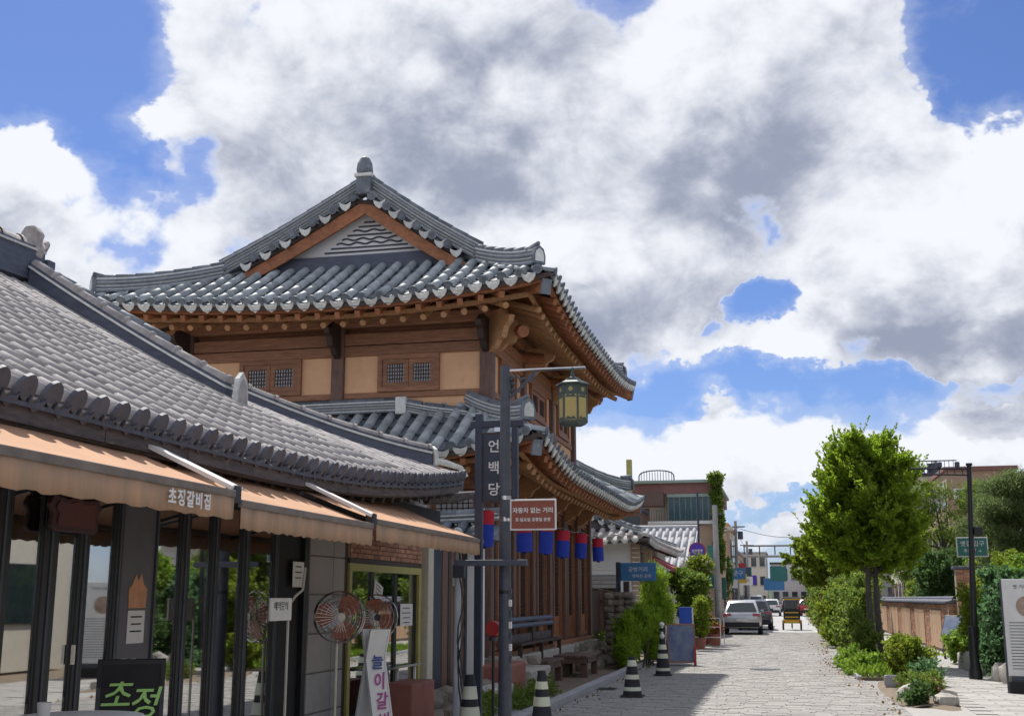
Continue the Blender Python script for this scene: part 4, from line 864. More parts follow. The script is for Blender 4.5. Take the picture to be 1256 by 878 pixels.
# things around the restaurant front
M['redface'] = mat('dark_red_board_face', (.13, .035, .03), (.09, .03, .028), rough=.6); o = thing('name_board', 'small dark red scalloped board hanging under the left awning', 'sign', (-5.08, 7.7, 2.3)); 
mb = MB(); poly = [(-.30, -.10), (-.26, -.13), (.26, -.13), (.30, -.10), (.28, 0), (.33, .06), (.28, .13), (.1, .11), (0, .14), (-.1, .11), (-.28, .13), (-.33, .06), (-.28, 0)]
mb.prism(poly, .04, frameT((-5.12, 7.72, 2.30), (0, 1, 0), (0, 0, 1))); mb.build('board', M['redboard'] if 'redboard' in M else M['wood_dark'], o, bevel=.01)
MB().prism([(x*.8, y*.7) for x, y in poly], .01, frameT((-5.08, 7.72, 2.30), (0, 1, 0), (0, 0, 1))).build('face', M['redface'], o)
MB().box(-5.13, -5.10, 7.45, 7.99, 2.42, 2.62).build('hanger', M['black'], o)
def paper(name, label, y, z, w, h, mt, x=XW_+.012, cat='notice', rot=0, lines=3):
    T = frameT((x, y, z), (0, 1, 0), (0, 0, 1)) @ Matrix.Rotation(rot, 4, 'Z'); o = MB().prism([(-w/2, -h/2), (w/2, -h/2), (w/2, h/2), (-w/2, h/2)], .002, T).build(name, mt, None); tag(o, label, cat)
    for i in range(lines):
        zz = h*.3-i*h*.22; ww = w*.35*random.uniform(.7, 1); MB().prism([(-ww, zz-.004), (ww, zz-.004), (ww, zz+.008), (-ww, zz+.008)], .0015, T @ Matrix.Translation((0, 0, .0022))).build('print_line', M['ink'], o)
    return o
XP = XW_+.022
paper('paper_notice', 'white printed sheet on the grey panel beneath the orange notice', 8.80, 1.47, .26, .26, M['paper'], XP)
M['orangep'] = mat('orange_paper', (.62, .32, .18), (.5, .24, .14), scale=12, rough=.9)
o = MB().prism([(-.13, -.12), (.13, -.12), (.14, .03), (.08, .08), (.04, .16), (0, .10), (-.04, .15), (-.09, .07), (-.14, .03)], .003, frameT((XP, 8.80, 1.74), (0, 1, 0), (0, 0, 1))).build('shop_notice', M['orangep'], None); tag(o, 'orange house-shaped notice stuck on the grey panel between the doors', 'notice')
paper('paper_notice', 'white sheet taped to the dark closed door beside the placard stand', 12.05, 1.95, .30, .27, M['paper'], XW_+.03)
paper('paper_notice', 'small white note at the left edge of the yellow-framed door', 13.67, 1.60, .24, .24, M['paper'], XW_+.035, rot=.15)
paper('paper_notice', 'pinkish white note high on the glass of the yellow-framed door', 14.75, 1.78, .34, .22, M['paper'], XW_+.0, rot=-.3)
paper('paper_notice', 'white sheet low on the right glass of the yellow-framed door', 15.95, 1.47, .55, .30, M['paper'], XW_+.0, lines=4)
# A-board with chalk lettering
def aboard(name, label, x, y, rz, w, h, fm, face, cat='sign board', lean=.16, legs=True, fw=.03):
    o = thing(name, label, cat, (0, 0, 0))
    for sg, nm in ((-1, 'front_panel'), (1, 'rear_panel')):
        T = Matrix.Translation((0, sg*.22, 0)) @ Matrix.Rotation(sg*lean*1.25, 4, 'X') 
        mb = MB(T); mb.box(-w/2+fw, w/2-fw, -.008, .008, .08+fw, h-fw); p = mb.build(nm, face, o)
        mb = MB(T); mb.box(-w/2, -w/2+fw, -.015, .015, 0, h); mb.box(w/2-fw, w/2, -.015, .015, 0, h); mb.box(-w/2+fw, w/2-fw, -.015, .015, h-fw, h); mb.box(-w/2+fw, w/2-fw, -.015, .015, .08, .08+fw); mb.build('frame', fm, p)
    move(o, (x, y, 0), rz); return o
T0 = Matrix.Translation((0, -.22, 0)) @ Matrix.Rotation(-.2, 4, 'X')
b1 = aboard('chalk_board', 'black folding board lettered in green and pink in front of the glass doors', -4.55, 7.72, R(30), .46, 1.30, M['black'], M['blackm'])
def face_text(b, s, size, matr, x, z, shear=.0, bold=.004): text(s, size, matr, b, T0 @ frameT((x-.03, -.022, z+.06), (1, 0, 0), (0, 0, 1)), shear=shear, bold=bold*.35, ext=.001)
face_text(b1, '초', .23, M['chalkg'], -.07, .98, .25, .004); face_text(b1, '정', .23, M['chalkg'], .12, .92, .25, .006); face_text(b1, '개', .19, M['chalkp'], -.07, .72, .3, .005); face_text(b1, '업', .18, M['chalkp'], .1, .72, .3, .005); face_text(b1, '메뉴판', .04, M['paper'], .0, 1.22)
b2 = aboard('banner_board', 'tall narrow white folding board with blue and magenta brush writing by the fan', -4.62, 13.05, R(62), .30, 1.38, M['white'], M['white'], lean=.17, fw=.02)
for i, (c, m_) in enumerate(zip('나들이갈비', ('blueink', 'blueink', 'magenta', 'magenta', 'magenta'))): text(c, .2, M[m_], b2, T0 @ frameT((.0, -.012, 1.22-i*.22), (1, 0, 0), (0, 0, 1)), shear=.2, bold=.003, ext=.001)
# round table with a cup
tb = thing('round_table', 'round white table top at the lower left corner in front of the glass doors', 'table', (-4.45, 6.95, 0))
MB().lathe([(.0, 0), (.40, 0), (.41, .015), (.40, .03), (.0, .03)], 28, (-4.45, 6.95, .93)).build('table_top', M['white'], tb, True); MB().lathe([(.03, 0), (.03, .91)], 10, (-4.45, 6.95, .02)).build('pedestal', M['chrome'], tb, True); MB().lathe([(.24, 0), (.24, .02), (.05, .04)], 20, (-4.45, 6.95, 0)).build('foot', M['black'], tb, True)
cu = MB().lathe([(.035, 0), (.045, .10), (.043, .10), (.033, .01)], 16, (-4.55, 6.72, .961)).build('paper_cup', M['paper'], None, True); tag(cu, 'white paper cup on the round table', 'cup')
# placard on a white stand
st = thing('placard_stand', 'cream placard on a thin white stand in front of the dark door', 'sign', (-4.7, 10.6, 0))
mb = MB(); mb.tube([(-4.7, 10.75, .02), (-4.7, 10.75, 1.62), (-4.72, 10.95, 1.72), (-4.73, 11.15, 1.78), (-4.73, 11.2, 2.0)], .014, 6); mb.build('pole', M['ivorypaint'], st, True)
MB().box(-4.9, -4.5, 10.55, 10.95, 0, .03).build('base', M['ivorypaint'], st, bevel=.01)
p = MB().box(-4.69, -4.67, 10.27, 10.76, 1.49, 1.70).build('placard', M['paper'], st, bevel=.004); text('예약문의', .09, M['ink'], p, frameT((-4.668, 10.51, 1.62), (0, 1, 0), (0, 0, 1)), ext=.001)
# standing fan
fan = thing('standing_fan', 'nearest standing fan with orange blades in a wire cage beside the grey tiled pier', 'fan', (-4.75, 12.1, 0)); fc = Vector((-4.72, 12.15, 1.50))
fd = Vector((.55, -.83, 0)).normalized(); fr = Vector((fd.y, -fd.x, 0)); FT = frameT(fc, Vector((-fd.y, fd.x, 0)), (0, 0, 1))
if (FT.to_3x3() @ Vector((0, 0, 1))).dot(fd) < 0: FT = frameT(fc, Vector((fd.y, -fd.x, 0)), (0, 0, 1))
for k in range(3):
    a0 = k*2*PI/3+.5; pl = [(.05*math.cos(a0), .05*math.sin(a0))]+[(r*.78*math.cos(a0+t), r*.78*math.sin(a0+t)) for r, t in ((.16, -.35), (.28, -.30), (.33, .1), (.33, .6), (.29, 1.0), (.16, 1.15), (.06, 1.2))]
    MB().prism(pl, .012, FT @ Matrix.Rotation(.18, 4, 'X')).build('blade', M['orange'], fan)
mb = MB()
FT = FT @ Matrix.Scale(.78, 4)
for r in (.07, .14, .21, .28, .345):
    for zz in (.08*(1-(r/.36)**2)+.05, -.05):
        mb.tube([FT @ Vector((r*math.cos(2*PI*j/28), r*math.sin(2*PI*j/28), zz)) for j in range(29)], .003 if r < .34 else .008, 4, cap=False)
for j in range(36):
    a = 2*PI*j/36; mb.tube([FT @ Vector((r*math.cos(a), r*math.sin(a), .08*(1-(r/.36)**2)+.05)) for r in (.05, .14, .21, .28, .345)], .002, 3, cap=False)
stuff(mb.build('cage', M['chrome'], fan))
MB().prism([(.055*math.cos(2*PI*j/16), .055*math.sin(2*PI*j/16)) for j in range(16)], .02, FT @ Matrix.Translation((0, 0, .13))).build('hub_badge', M['ivorypaint'], fan)
mb = MB(); mb.tube([FT @ Vector((0, 0, -.22)), FT @ Vector((0, 0, -.03))], [.06, .08], 12); mb.build('motor', M['wood_dark'], fan, True); mb = MB(); mb.tube([fc-fd*.1+Vector((0, 0, -.05)), fc-fd*.1+Vector((0, 0, -1.46))], .018, 8); mb.build('pole', M['ivorypaint'], fan, True); MB().lathe([(.2, 0), (.2, .03), (.04, .06)], 20, tuple(fc-fd*.1-Vector((0, 0, 1.5)))).build('foot', M['ivorypaint'], fan, True)
FB = thing('standing_fan', 'second brown-bladed standing fan half behind the first, before the yellow-framed door', 'fan', (-4.9, 13.9, 0)); F2 = Matrix.Translation((-4.88, 13.75, 1.47)) @ Matrix.Translation(-FT.translation) @ FT
for k in range(3):
    a0 = k*2*PI/3+1.3; pl = [(.05*math.cos(a0), .05*math.sin(a0))]+[(r*.9*math.cos(a0+t), r*.9*math.sin(a0+t)) for r, t in ((.16, -.35), (.28, -.30), (.33, .1), (.33, .6), (.29, 1.0), (.16, 1.15), (.06, 1.2))]
    MB().prism(pl, .012, F2 @ Matrix.Rotation(.18, 4, 'X')).build('blade', M['orange'], FB)
mb = MB()
for r in (.07, .14, .21, .28, .345): mb.tube([F2 @ Vector((r*math.cos(2*PI*j/28), r*math.sin(2*PI*j/28), .08*(1-(r/.36)**2)+.05)) for j in range(29)], .003 if r < .34 else .008, 4, cap=False)
for j in range(30): a = 2*PI*j/30; mb.tube([F2 @ Vector((r*math.cos(a), r*math.sin(a), .08*(1-(r/.36)**2)+.05)) for r in (.05, .14, .21, .28, .345)], .002, 3, cap=False)
stuff(mb.build('cage', M['chrome'], FB)); q2 = F2.translation; MB().tube([q2+Vector((0, .08, 0)), q2+Vector((0, .08, -1.45))], .018, 8).build('pole', M['ivorypaint'], FB, True); MB().tube([F2 @ Vector((0, 0, -.22)), F2 @ Vector((0, 0, .1))], [.06, .05], 12).build('motor', M['wood_dark'], FB, True); MB().lathe([(.2, 0), (.2, .03), (.04, .06)], 20, (q2.x, q2.y+.08, .0)).build('foot', M['ivorypaint'], FB, True)
tp = MB().box(-4.95, -4.55, 14.25, 15.2, 0, .66).build('terracotta_planter', M['terra'], None, bevel=.02); tag(tp, 'plain terracotta box standing before the yellow-framed door', 'planter')
tw = thing('side_table', 'small white-framed table behind the terracotta box', 'table', (-4.95, 15, 0)); MB().box(-5.12, -4.96, 14.3, 15.9, .80, .83).build('table_top', M['glass_dark'], tw)
for y in (14.35, 15.1, 15.85): MB().box(-5.05, -5.02, y-.02, y+.02, 0, .8).build('leg', M['white'], tw)
# utility pole with cables, down pipe
up_ = thing('cable_pole', 'slim whitish pole wrapped in black cables at the right end of the awnings', 'pole', (-4.13, 14.75, 0))
MB().tube([(-4.13, 14.75, 0), (-4.12, 14.75, 2.35)], .045, 10).build('pole', M['whiterail'] if 'whiterail' in M else M['white'], up_, True)
for k in range(3): 
    mb = MB(); mb.tube([(-4.05+.05*math.sin(k+i*.9), 14.70+.03*math.cos(i*1.7+k), .15+i*.2) for i in range(12)], .010, 5); mb.build('cable', M['black'], up_, True)
MB().tube([(-4.03, 14.80, 0), (-4.03, 14.80, 2.45)], .022, 8).build('conduit', M['navy'], up_, True); MB().box(-4.16, -4.0, 14.62, 14.70, 1.95, 2.12).build('junction_box', M['post'], up_, bevel=.01)
# ---------------------------------------------------------------- ground, road, kerbs
struct(MB().box(-400, 400, -120, 900, -.5, -.06).build('ground', M['earth']))
struct(MB().box(-3.6, 1.75, -20, 300, -.30, -.012).build('road', M['grout']))
# right edge of the road bends slightly: paved footpath beyond the planting strip
MP = mat('footpath_stone', (0.40, 0.385, 0.365), (0.32, 0.305, 0.29), scale=8, rough=.85, bump=.2, isl=.1, objr=.1, spots=(.8, .6, .35, (.33, .31, .29)))
road = bpy.data.objects['road']
struct(MB().box(1.75, 5.2, -20, 120, -.30, -.012).build('footpath', MP)); fp = bpy.data.objects['footpath']
struct(MB().box(-5.3, -3.8, -20, 19.3, -.30, .04).build('pavement', M['concrete'])); struct(MB().box(-12, -3.8, 19.3, 38, -.30, .02).build('yard', M['earth']))
struct(MB().box(-12, -3.8, 38, 300, -.30, .04).build('far_pavement', M['concrete']))
def edge(y):                                   # right edge of the road
    return float(np.interp(y, [0, 16, 20.5, 25, 29, 34, 46, 71, 110, 300], [1.75, 1.74, 1.72, 1.6, 1.35, 1.25, 1.5, 1.5, 1.4, 1.4]))
cand = []; y = -2.0; r = 0
while y < 62:
    dpt = .20; x = -3.6+(.15 if r % 2 else 0)*0 - (.16 if r % 2 else 0); 
    while x < edge(y):
        w = random.choice((.30, .34, .38)); a, b = max(x, -3.6), min(x+w, edge(y))
        if b-a > .06: cand.append((a+.004, b-.004, y+.004, y+dpt-.004, -.002+random.uniform(-.004, .004)))
        x += w
    y += dpt; r += 1
vis = sorted([c for c in cand if framed(((c[0]+c[1])/2, (c[2]+c[3])/2, 0))], key=lambda c: c[2]); first = set(id(c) for c in vis[:300])
def slab(mb, c, h=.03, mi=0):
    a, b, y0, y1, z = c; e = .006; mb.add([(a, y0, z-h), (b, y0, z-h), (b, y1, z-h), (a, y1, z-h), (a+e, y0+e, z), (b-e, y0+e, z), (b-e, y1-e, z), (a+e, y1-e, z)], [(4, 5, 6, 7), (0, 1, 5, 4), (1, 2, 6, 5), (2, 3, 7, 6), (3, 0, 4, 7)], mi)
rest = MB()
for c in cand:
    if id(c) in first: mb = MB(); slab(mb, c); mb.build('paving_stone', M['pave'], road)
    else: slab(rest, c)
stuff(rest.build('far_paving_stones', M['pave'], road))
# beyond y=62 the joints are a pixel wide and the material takes over
mf = mat('far_road_stone', (0.42, 0.42, 0.42), (0.34, 0.34, 0.345), scale=3, rough=.9, stretch=(1, .3, 1)); struct(MB().box(-3.6, 1.5, 62.01, 300, -.1, .0).build('far_road', mf))
for i in range(90):
    y = -4+i*1.0
    o = MB().box(-3.79+random.uniform(-.008, .008), -3.61, y+.006, y+.994, -.1, .115+random.uniform(-.006, .006)); o.build('kerb_stone', M['granite'], road, bevel=.012)
cand = []; y = 10.0; r = 0
while y < 46:
    x = 1.78+(.3 if r % 2 else 0)
    while x < 5.1:
        if not (x < 2.62 and 18.0 < y < 40): cand.append((x+.006, min(x+.6, 5.18)-.006, y+.006, y+.294, .0+random.uniform(-.003, .003)))
        x += .6
    y += .3; r += 1
vis = [c for c in cand if framed(((c[0]+c[1])/2, c[2], 0))]; first = set(id(c) for c in vis[:200]); rest = MB()
for c in cand:
    if id(c) in first: mb = MB(); slab(mb, c); mb.build('path_slab', MP, fp)
    else: slab(rest, c)
stuff(rest.build('far_path_slabs', MP, fp))
# rubble terrace in front of the wooden house
ter = thing('rubble_terrace', 'rough stone terrace with boulders at the foot of the big wooden house', 'terrace', (-4.7, 24, 0))
MB().box(-5.5, -4.9, 19.4, 35, -.1, .40).build('fill', M['earth'], ter)
k = 0
for y in np.arange(15.9, 35.2, .42):
    for lvl in range(3):
        s = random.uniform(.8, 1.25); x = -4.72+random.uniform(-.12, .1)-lvl*.16
        if y < 19.3 and lvl > 1: continue
        if 22.9 < y < 27.8: x -= .75; 
        rock_mb(x, y+random.uniform(-.1, .1)+lvl*.15, .08+lvl*.19, .22*s, .24*s, .15*s, k).build('stone', M['stone'], ter, True); k += 1
MB().box(-5.05, -4.35, 17.6, 19.0, .0, .36).build('stone_block', M['palestone'], ter, bevel=.04); MB().box(-5.05, -4.5, 19.1, 20.6, .0, .62).build('stone_block', M['terra'], ter, bevel=.04)
MB().box(-5.05, -4.45, 20.8, 22.6, .0, .45).build('stone_step', M['palestone'], ter, bevel=.04); MB().box(-5.6, -5.0, 21, 33.5, .3, .62).build('stone_step', M['palestone'], ter, bevel=.03)
# benches
def bench(lbl, x0, x1, y0, y1, h, base=.02):
    o = thing('low_bench', lbl, 'bench', ((x0+x1)/2, (y0+y1)/2, 0), group='low benches before the wooden house'); n = 5; w = (x1-x0)/n
    for i in range(n): MB().box(x0+i*w+.006, x0+(i+1)*w-.006, y0, y1, base+h-.05, base+h).build('seat_plank', M['wood_bench'], o, bevel=.006)
    mb = MB(); mb.box(x0+.02, x1-.02, y0+.03, y0+.08, base+h-.17, base+h-.052); mb.build('apron', M['wood_bench'], o, bevel=.005); MB().box(x0+.02, x1-.02, y1-.08, y1-.03, base+h-.17, base+h-.052).build('apron', M['wood_bench'], o, bevel=.005)
    MB().box(x0+.02, x0+.07, y0+.082, y1-.082, base+h-.17, base+h-.052).build('side_rail', M['wood_bench'], o, bevel=.005); MB().box(x1-.07, x1-.02, y0+.082, y1-.082, base+h-.17, base+h-.052).build('side_rail', M['wood_bench'], o, bevel=.005)
    for a in (x0+.02, x1-.16):
        for b in (y0+.09, y1-.23): MB().box(a, a+.14, b, b+.14, base, base+h-.052).build('leg', M['wood_bench'], o, bevel=.006)
    return o
bench('nearer of the two low brown wooden benches beside the kerb, next to the lamp post', -5.40, -4.62, 23.2, 24.9, .46)
bench('farther of the two low brown wooden benches beside the kerb', -5.0, -4.25, 25.6, 27.3, .46)
sb = thing('backed_bench', 'dark weathered wooden bench with a backrest against the lattice doors', 'bench', (-5.0, 23, .6)); z = .62
for dy in (0, .06): MB().tube([(-5.22, 22.2, 1.16+dy*2), (-5.22, 26.6, 1.16+dy*2)], .05, 8).build('top_rail', M['wood_blue'] if 'wood_blue' in M else M['wood_grey'], sb, True)
for y in (22.3, 24.4, 26.5): MB().box(-5.27, -5.17, y-.05, y+.05, .6, 1.12).build('post', M['wood_dark'], sb, bevel=.008)
MB().box(-5.25, -5.2, 22.35, 26.45, .78, 1.0).build('backrest', M['wood_grey'], sb); MB().box(-5.2, -4.95, 22.3, 26.5, .80, .85).build('seat', M['wood_dark'], sb, bevel=.01)
for y in (22.4, 24.4, 26.4): MB().box(-5.05, -4.97, y-.04, y+.04, .4, .80).build('leg', M['wood_dark'], sb)
# wooden plank gate beyond the house, dry-stone pier
gt = thing('plank_gate', 'dark brown plank gate between the wooden house and the rubble pier', 'gate', (-5.4, 34, 0))
MB().box(-6.2, -5.1, 36.3, 36.4, .3, 2.0).build('backing_board', M['wood_dark'], gt)
for i in range(12): MB().box(-6.55+i*.155, -6.55+i*.155+.148, 36.2, 36.25+.012*(i % 2), .45, 1.95+.08*math.sin(i*.5)).build('plank', M['wood_dark'] if i % 2 else M['wood_bench'], gt, bevel=.005)
MB().box(-6.7, -4.68, 36.12, 36.2, 1.55, 1.65).build('cross_rail', M['wood_dark'], gt); MB().box(-4.85, -4.68, 36.1, 36.3, .1, 2.2).build('gate_post', M['wood_dark'], gt, bevel=.01)
for i in range(14): MB().box(-5.62, -5.56, 33.2+i*.2, 33.39+i*.2, .4, 1.9).build('plank', M['wood_dark'], gt)
pr = thing('rubble_pier', 'stacked rough stone pier between the plank gate and the bright green bush', 'wall', (-4.2, 31, 0)); k = 0
for lvl in range(11):
    for i in range(3):
        for j in range(2):
            rock_mb(-4.50+i*.24+random.uniform(-.03, .03), 31.0+j*.25, .1+lvl*.165, .16, .19, .10, 100+k, n=8).build('stone', M['stone'], pr, True); k += 1
MB().box(-4.62, -3.95, 30.95, 31.5, .0, 1.85).build('core', M['earth'], pr)

# ---------------------------------------------------------------- street lamps, posts and signs
lp_ = thing('street_lamp', 'tall grey street lamp with a green hexagonal lantern hanging over the pavement, nearest', 'street lamp', (-3.3, 14.1, 0)); LX, LY = -3.33, 14.05
mb = MB(); mb.tube([(LX, LY, 0), (LX, LY, 1.9), (LX, LY, 4.56)], [.085, .075, .062], 16); mb.build('pole', M['post'], lp_, True); MB().lathe([(.13, 0), (.13, .12), (.09, .25)], 16, (LX, LY, 0)).build('base', M['post'], lp_, True)
for z, h_ in ((2.88, .05), (2.62, .05), (1.75, .04)): MB().lathe([(.078, 0), (.078, h_)], 16, (LX, LY, z)).build('band', M['chrome'] if z > 2 else M['black'], lp_, True)
for i in range(7): MB().box(LX+.02, LX+.088, LY-.05, LY+.0, .95+i*.13, 1.03+i*.13).build('sticker', M['paper'] if i % 2 else M['post'], lp_)
MB().tube([(LX+.05, LY, 4.50), (LX+1.02, LY, 4.50)], .018, 8).build('arm', M['chrome'], lp_, True)
mb = MB()
for k, (dx, dz, rr) in enumerate(((.12, -.13, .07), (.24, -.15, .06), (.34, -.10, .05), (.12, -.28, .06))):
    mb = MB(); mb.tube([(LX+dx+rr*math.cos(t*.5)*(1-t*.05), LY, 4.5+dz+rr*math.sin(t*.5)*(1-t*.05)) for t in range(14)], .014, 6); mb.build('scroll', M['post'], lp_, True)
MB().beam((LX+.06, LY, 4.15), (LX+.42, LY, 4.49), .02, .03).build('brace', M['post'], lp_)
LC = Vector((LX+.86, LY, 4.02)); hexr = .172
MB().lathe([(.02, .44), (.03, .37), (.08, .35), (.11, .32), (.205, .28), (.215, .26)], 6, tuple(LC)).build('lantern_roof', M['verdi'], lp_)
MB().lathe([(.15, -.24), (.185, -.21), (.185, -.19)], 6, tuple(LC)).build('lantern_base', M['verdi'], lp_); MB().tube([LC+Vector((0, 0, .42)), LC+Vector((0, 0, .49))], .02, 6).build('hook', M['verdi'], lp_)
for j in range(6):
    a, b = 2*PI*j/6, 2*PI*(j+1)/6; p = LC+Vector((math.cos(a)*hexr, math.sin(a)*hexr, 0)); q = LC+Vector((math.cos(b)*hexr, math.sin(b)*hexr, 0))
    MB().beam(p+Vector((0, 0, -.19)), p+Vector((0, 0, .27)), .022, .022, up=(1, 0, 0)).build('lantern_bar', M['verdi'], lp_)
    n_ = ((p+q)/2-LC); n_.z = 0; n_.normalize(); Tp = frameT((p+q)/2, (q-p), (0, 0, 1)); w = (q-p).length/2-.014
    MB().prism([(-w, -.185), (w, -.185), (w, .13), (-w, .13)], .006, Tp).build('lantern_pane', M['amber'], lp_)
    mb = MB(); mb.prism([(-w, .13), (w, .13), (w, .26), (-w, .26)], .010, Tp @ Matrix.Translation((0, 0, -.002))); mb.build('lantern_fretwork', M['verdi'], lp_)
    MB().prism([(.03*math.cos(t*PI/3), .195+.03*math.sin(t*PI/3)) for t in range(6)], .018, Tp @ Matrix.Translation((0, 0, -.004))).build('lantern_jewel', M['amber'], lp_)
    for zz in (.115, -.16): MB().prism([(-w, zz-.02), (w, zz-.02), (w*.5, zz+.02), (0, zz+.0), (-w*.5, zz+.02)], .012, Tp @ Matrix.Translation((0, 0, -.003))).build('lantern_trim', M['verdi'], lp_)
# wooden bracket across the lamp post
o = MB().box(-3.92, -3.02, 13.84, 13.95, 2.08, 2.15).build('cross_bar', M['post'], lp_, bevel=.005)
# brown car-free street sign
sg = thing('street_sign', 'brown rectangular sign with white Korean lettering beside the nearest lamp post', 'sign', (-3.0, 13.9, 2.6)); yy = 13.90
MB().box(-3.235, -2.66, yy, yy+.02, 2.50, 2.875).build('sign_border', M['white'], sg, bevel=.01); MB().box(-3.215, -2.68, yy-.004, yy, 2.52, 2.855).build('sign_face', M['signbrown'], sg)
text('자동차 없는 거리', .072, M['white'], sg, frameT((-2.948, yy-.006, 2.735), (1, 0, 0), (0, 0, 1)), bold=.0015, ext=.001); text('토·일요일 공휴일 운영', .048, M['white'], sg, frameT((-2.948, yy-.006, 2.625), (1, 0, 0), (0, 0, 1)), bold=.001, ext=.001)
MB().box(-3.3, -3.2, yy+.021, yy+.12, 2.66, 2.70).build('clamp', M['post'], sg)
# vertical shop sign on its black post
vs = thing('vertical_sign', 'dark vertical sign with three white Korean characters hanging from a navy post', 'sign', (-3.8, 14.8, 0)); vy = 15.0
MB().box(-3.96, -3.86, vy-.05, vy+.05, .0, 4.12).build('post', M['navy'], vs, bevel=.01); MB().box(-4.02, -3.30, vy-.045, vy+.045, 3.93, 4.02).build('top_bar', M['navy'], vs, bevel=.006)
MB().box(-3.46, -3.38, vy-.045, vy+.045, 2.98, 3.93).build('side_bar', M['navy'], vs); MB().box(-3.85, -3.50, vy-.03, vy+.03, 2.92, 3.86).build('sign_border', M['wood_dark'], vs, bevel=.006); MB().box(-3.83, -3.52, vy-.04, vy-.031, 2.95, 3.83).build('sign_face', M['navy'], vs)
for i, c in enumerate('언백당'): text(c, .18, M['paper'], vs, frameT((-3.70, vy-.042, 3.66-i*.285), (1, 0, 0), (0, 0, 1)), bold=.002, ext=.002)
for z in (3.87,): MB().box(-3.70, -3.55, vy-.02, vy+.02, z, 3.93).build('hook', M['chrome'], vs)
# paper lanterns, red above and blue below, on a wire
LN = [(598, 622, 40), (643, 646, 0), (676, 646, 0), (697, 649, 0), (718, 651, 0), (736, 657, 0)]
lanX = [(-4.05, 15.9, 2.90), (-4.05, 18.4, 2.92), (-4.05, 20.3, 2.96), (-4.05, 21.9, 2.95), (-4.05, 23.9, 3.0), (-4.05, 26.0, 3.0)]
lbl = ['paper lantern hanging just below the vertical sign', 'paper lantern just right of the nearest lamp post', 'paper lantern second from the left under the wooden house eave', 'paper lantern third from the left under the wooden house eave', 'paper lantern with the white wall behind it, second from the right', 'paper lantern farthest right, smallest, before the white wall']
P = [Vector((-4.05, 14.9, 3.05))]
for i, (x, y, z) in enumerate(lanX): P.append(Vector((x, y, z+.03))); 
P.append(Vector((-4.1, 30.2, 3.3))); wire = []
for a, b in zip(P, P[1:]): wire += [a, a.lerp(b, .5)-Vector((0, 0, .04))]
wire.append(P[-1]); o = MB().tube(wire, .006, 4).build('lantern_wire', M['black']); tag(o, 'thin black wire that carries the red and blue paper lanterns', 'wire')
for i, (x, y, z) in enumerate(lanX):
    o = thing('paper_lantern', 'red and blue '+lbl[i], 'lantern', (x, y, z), group='red and blue paper lanterns'); r = .125; hh = .50; rb = .20 if i != 2 else .12
    prof = lambda z0, z1: [(r*(1+.03*math.cos(k*PI)), lerp(z0, z1, k/8)) for k in range(9)]
    tl = Matrix.Translation((x, y, z)) @ Matrix.Rotation(random.uniform(-.08, .08), 4, 'Y') @ Matrix.Rotation(random.uniform(-.05, .05), 4, 'X')
    MB().lathe(prof(-rb, -.01), 16, T=tl).build('red_band', M['red'], o, True); MB().lathe(prof(-hh, -rb-.002), 16, T=tl).build('blue_band', M['blue'], o, True)
    MB().lathe([(.04, -.01), (.05, .0), (.02, .03)], 8, T=tl).build('cap', M['black'], o); MB().tube([tl @ Vector((0, 0, -hh)), tl @ Vector((0, 0, -hh-.03))], .03, 6).build('tassel', M['blue'], o)
# red round marker on a thin post
o = thing('round_marker', 'round dark red drum on a thin black post left of the nearest lamp post', 'marker', (-3.72, 14.6, 0)); MB().tube([(-3.55, 14.35, 0), (-3.55, 14.35, 1.28)], .018, 8).build('post', M['black'], o, True)
MB().lathe([(.0, -.05), (.085, -.05), (.095, -.03), (.095, .03), (.085, .05), (.0, .05)], 20, T=Matrix.Translation((-3.55, 14.35, 1.33)) @ Matrix.Rotation(PI/2, 4, 'X')).build('drum', M['redpaint'], o, True); MB().lathe([(.05, 0), (.06, .04), (.03, .06)], 12, (-3.55, 14.35, 1.18)).build('collar', M['post'], o, True)
# cones
def cone(label, x, y, h=.70, bands=((.26, .42), (.55, .70)), r=.16, rz=0, cap=False, side=False):
    o = thing('traffic_cone', label, 'traffic cone', (x, y, 0), rz, group='black and white traffic cones'); T = Matrix.Translation((x, y, 0)) @ Matrix.Rotation(rz, 4, 'Z')
    MB(T).box(-r*1.15, r*1.15, -r*1.15, r*1.15, .0, .03).build('base', M['rubber'], o, bevel=.01)
    rad = lambda t: lerp(r, r*.36, t); pr_ = [(r*1.02, .03)]+[(rad(t), .03+t*(h-.03)) for t in [i/12 for i in range(13)]]+[(r*.25, h+.0), (r*.2, h-.02)]
    MB(T).lathe(pr_, 20).build('body', M['rubber'], o, True)
    for a, b in bands: MB(T).lathe([(rad(a)+.004, .03+a*(h-.03)), (rad(b)+.004, .03+b*(h-.03))], 20).build('reflective_band', M['reflect'], o, True)
    return o
cone('black cone with pale bands alone on the shaded road before the bush', -2.72, 21.2, .68, ((.12, .22), (.42, .54), (.76, .92)), .17)
cone('black cone with two yellowish bands by the kerb, bottom edge of the picture', -3.28, 16.0, .74, ((.35, .52), (.66, .80)), .15)
cone('black and white striped cone at the foot of the cable pole', -3.83, 14.3, .78, ((.30, .50), (.62, .82)), .16)
c4 = cone('black cone with a white chained ball post, in front of the chalk boards', -2.78, 27.1, .80, ((.10, .18), (.45, .58), (.70, .84)), .17)
MB().tube([(-2.78, 27.1, .78), (-2.78, 27.1, 1.12)], .03, 8).build('post', M['white'], c4, True)
for z in (.86, 1.0, 1.12): MB().lathe([(.01, -.05), (.05, -.03), (.06, 0), (.05, .03), (.01, .05)], 12, (-2.78, 27.1, z)).build('ball', M['white'] if z != 1.0 else M['rubber'], c4, True)
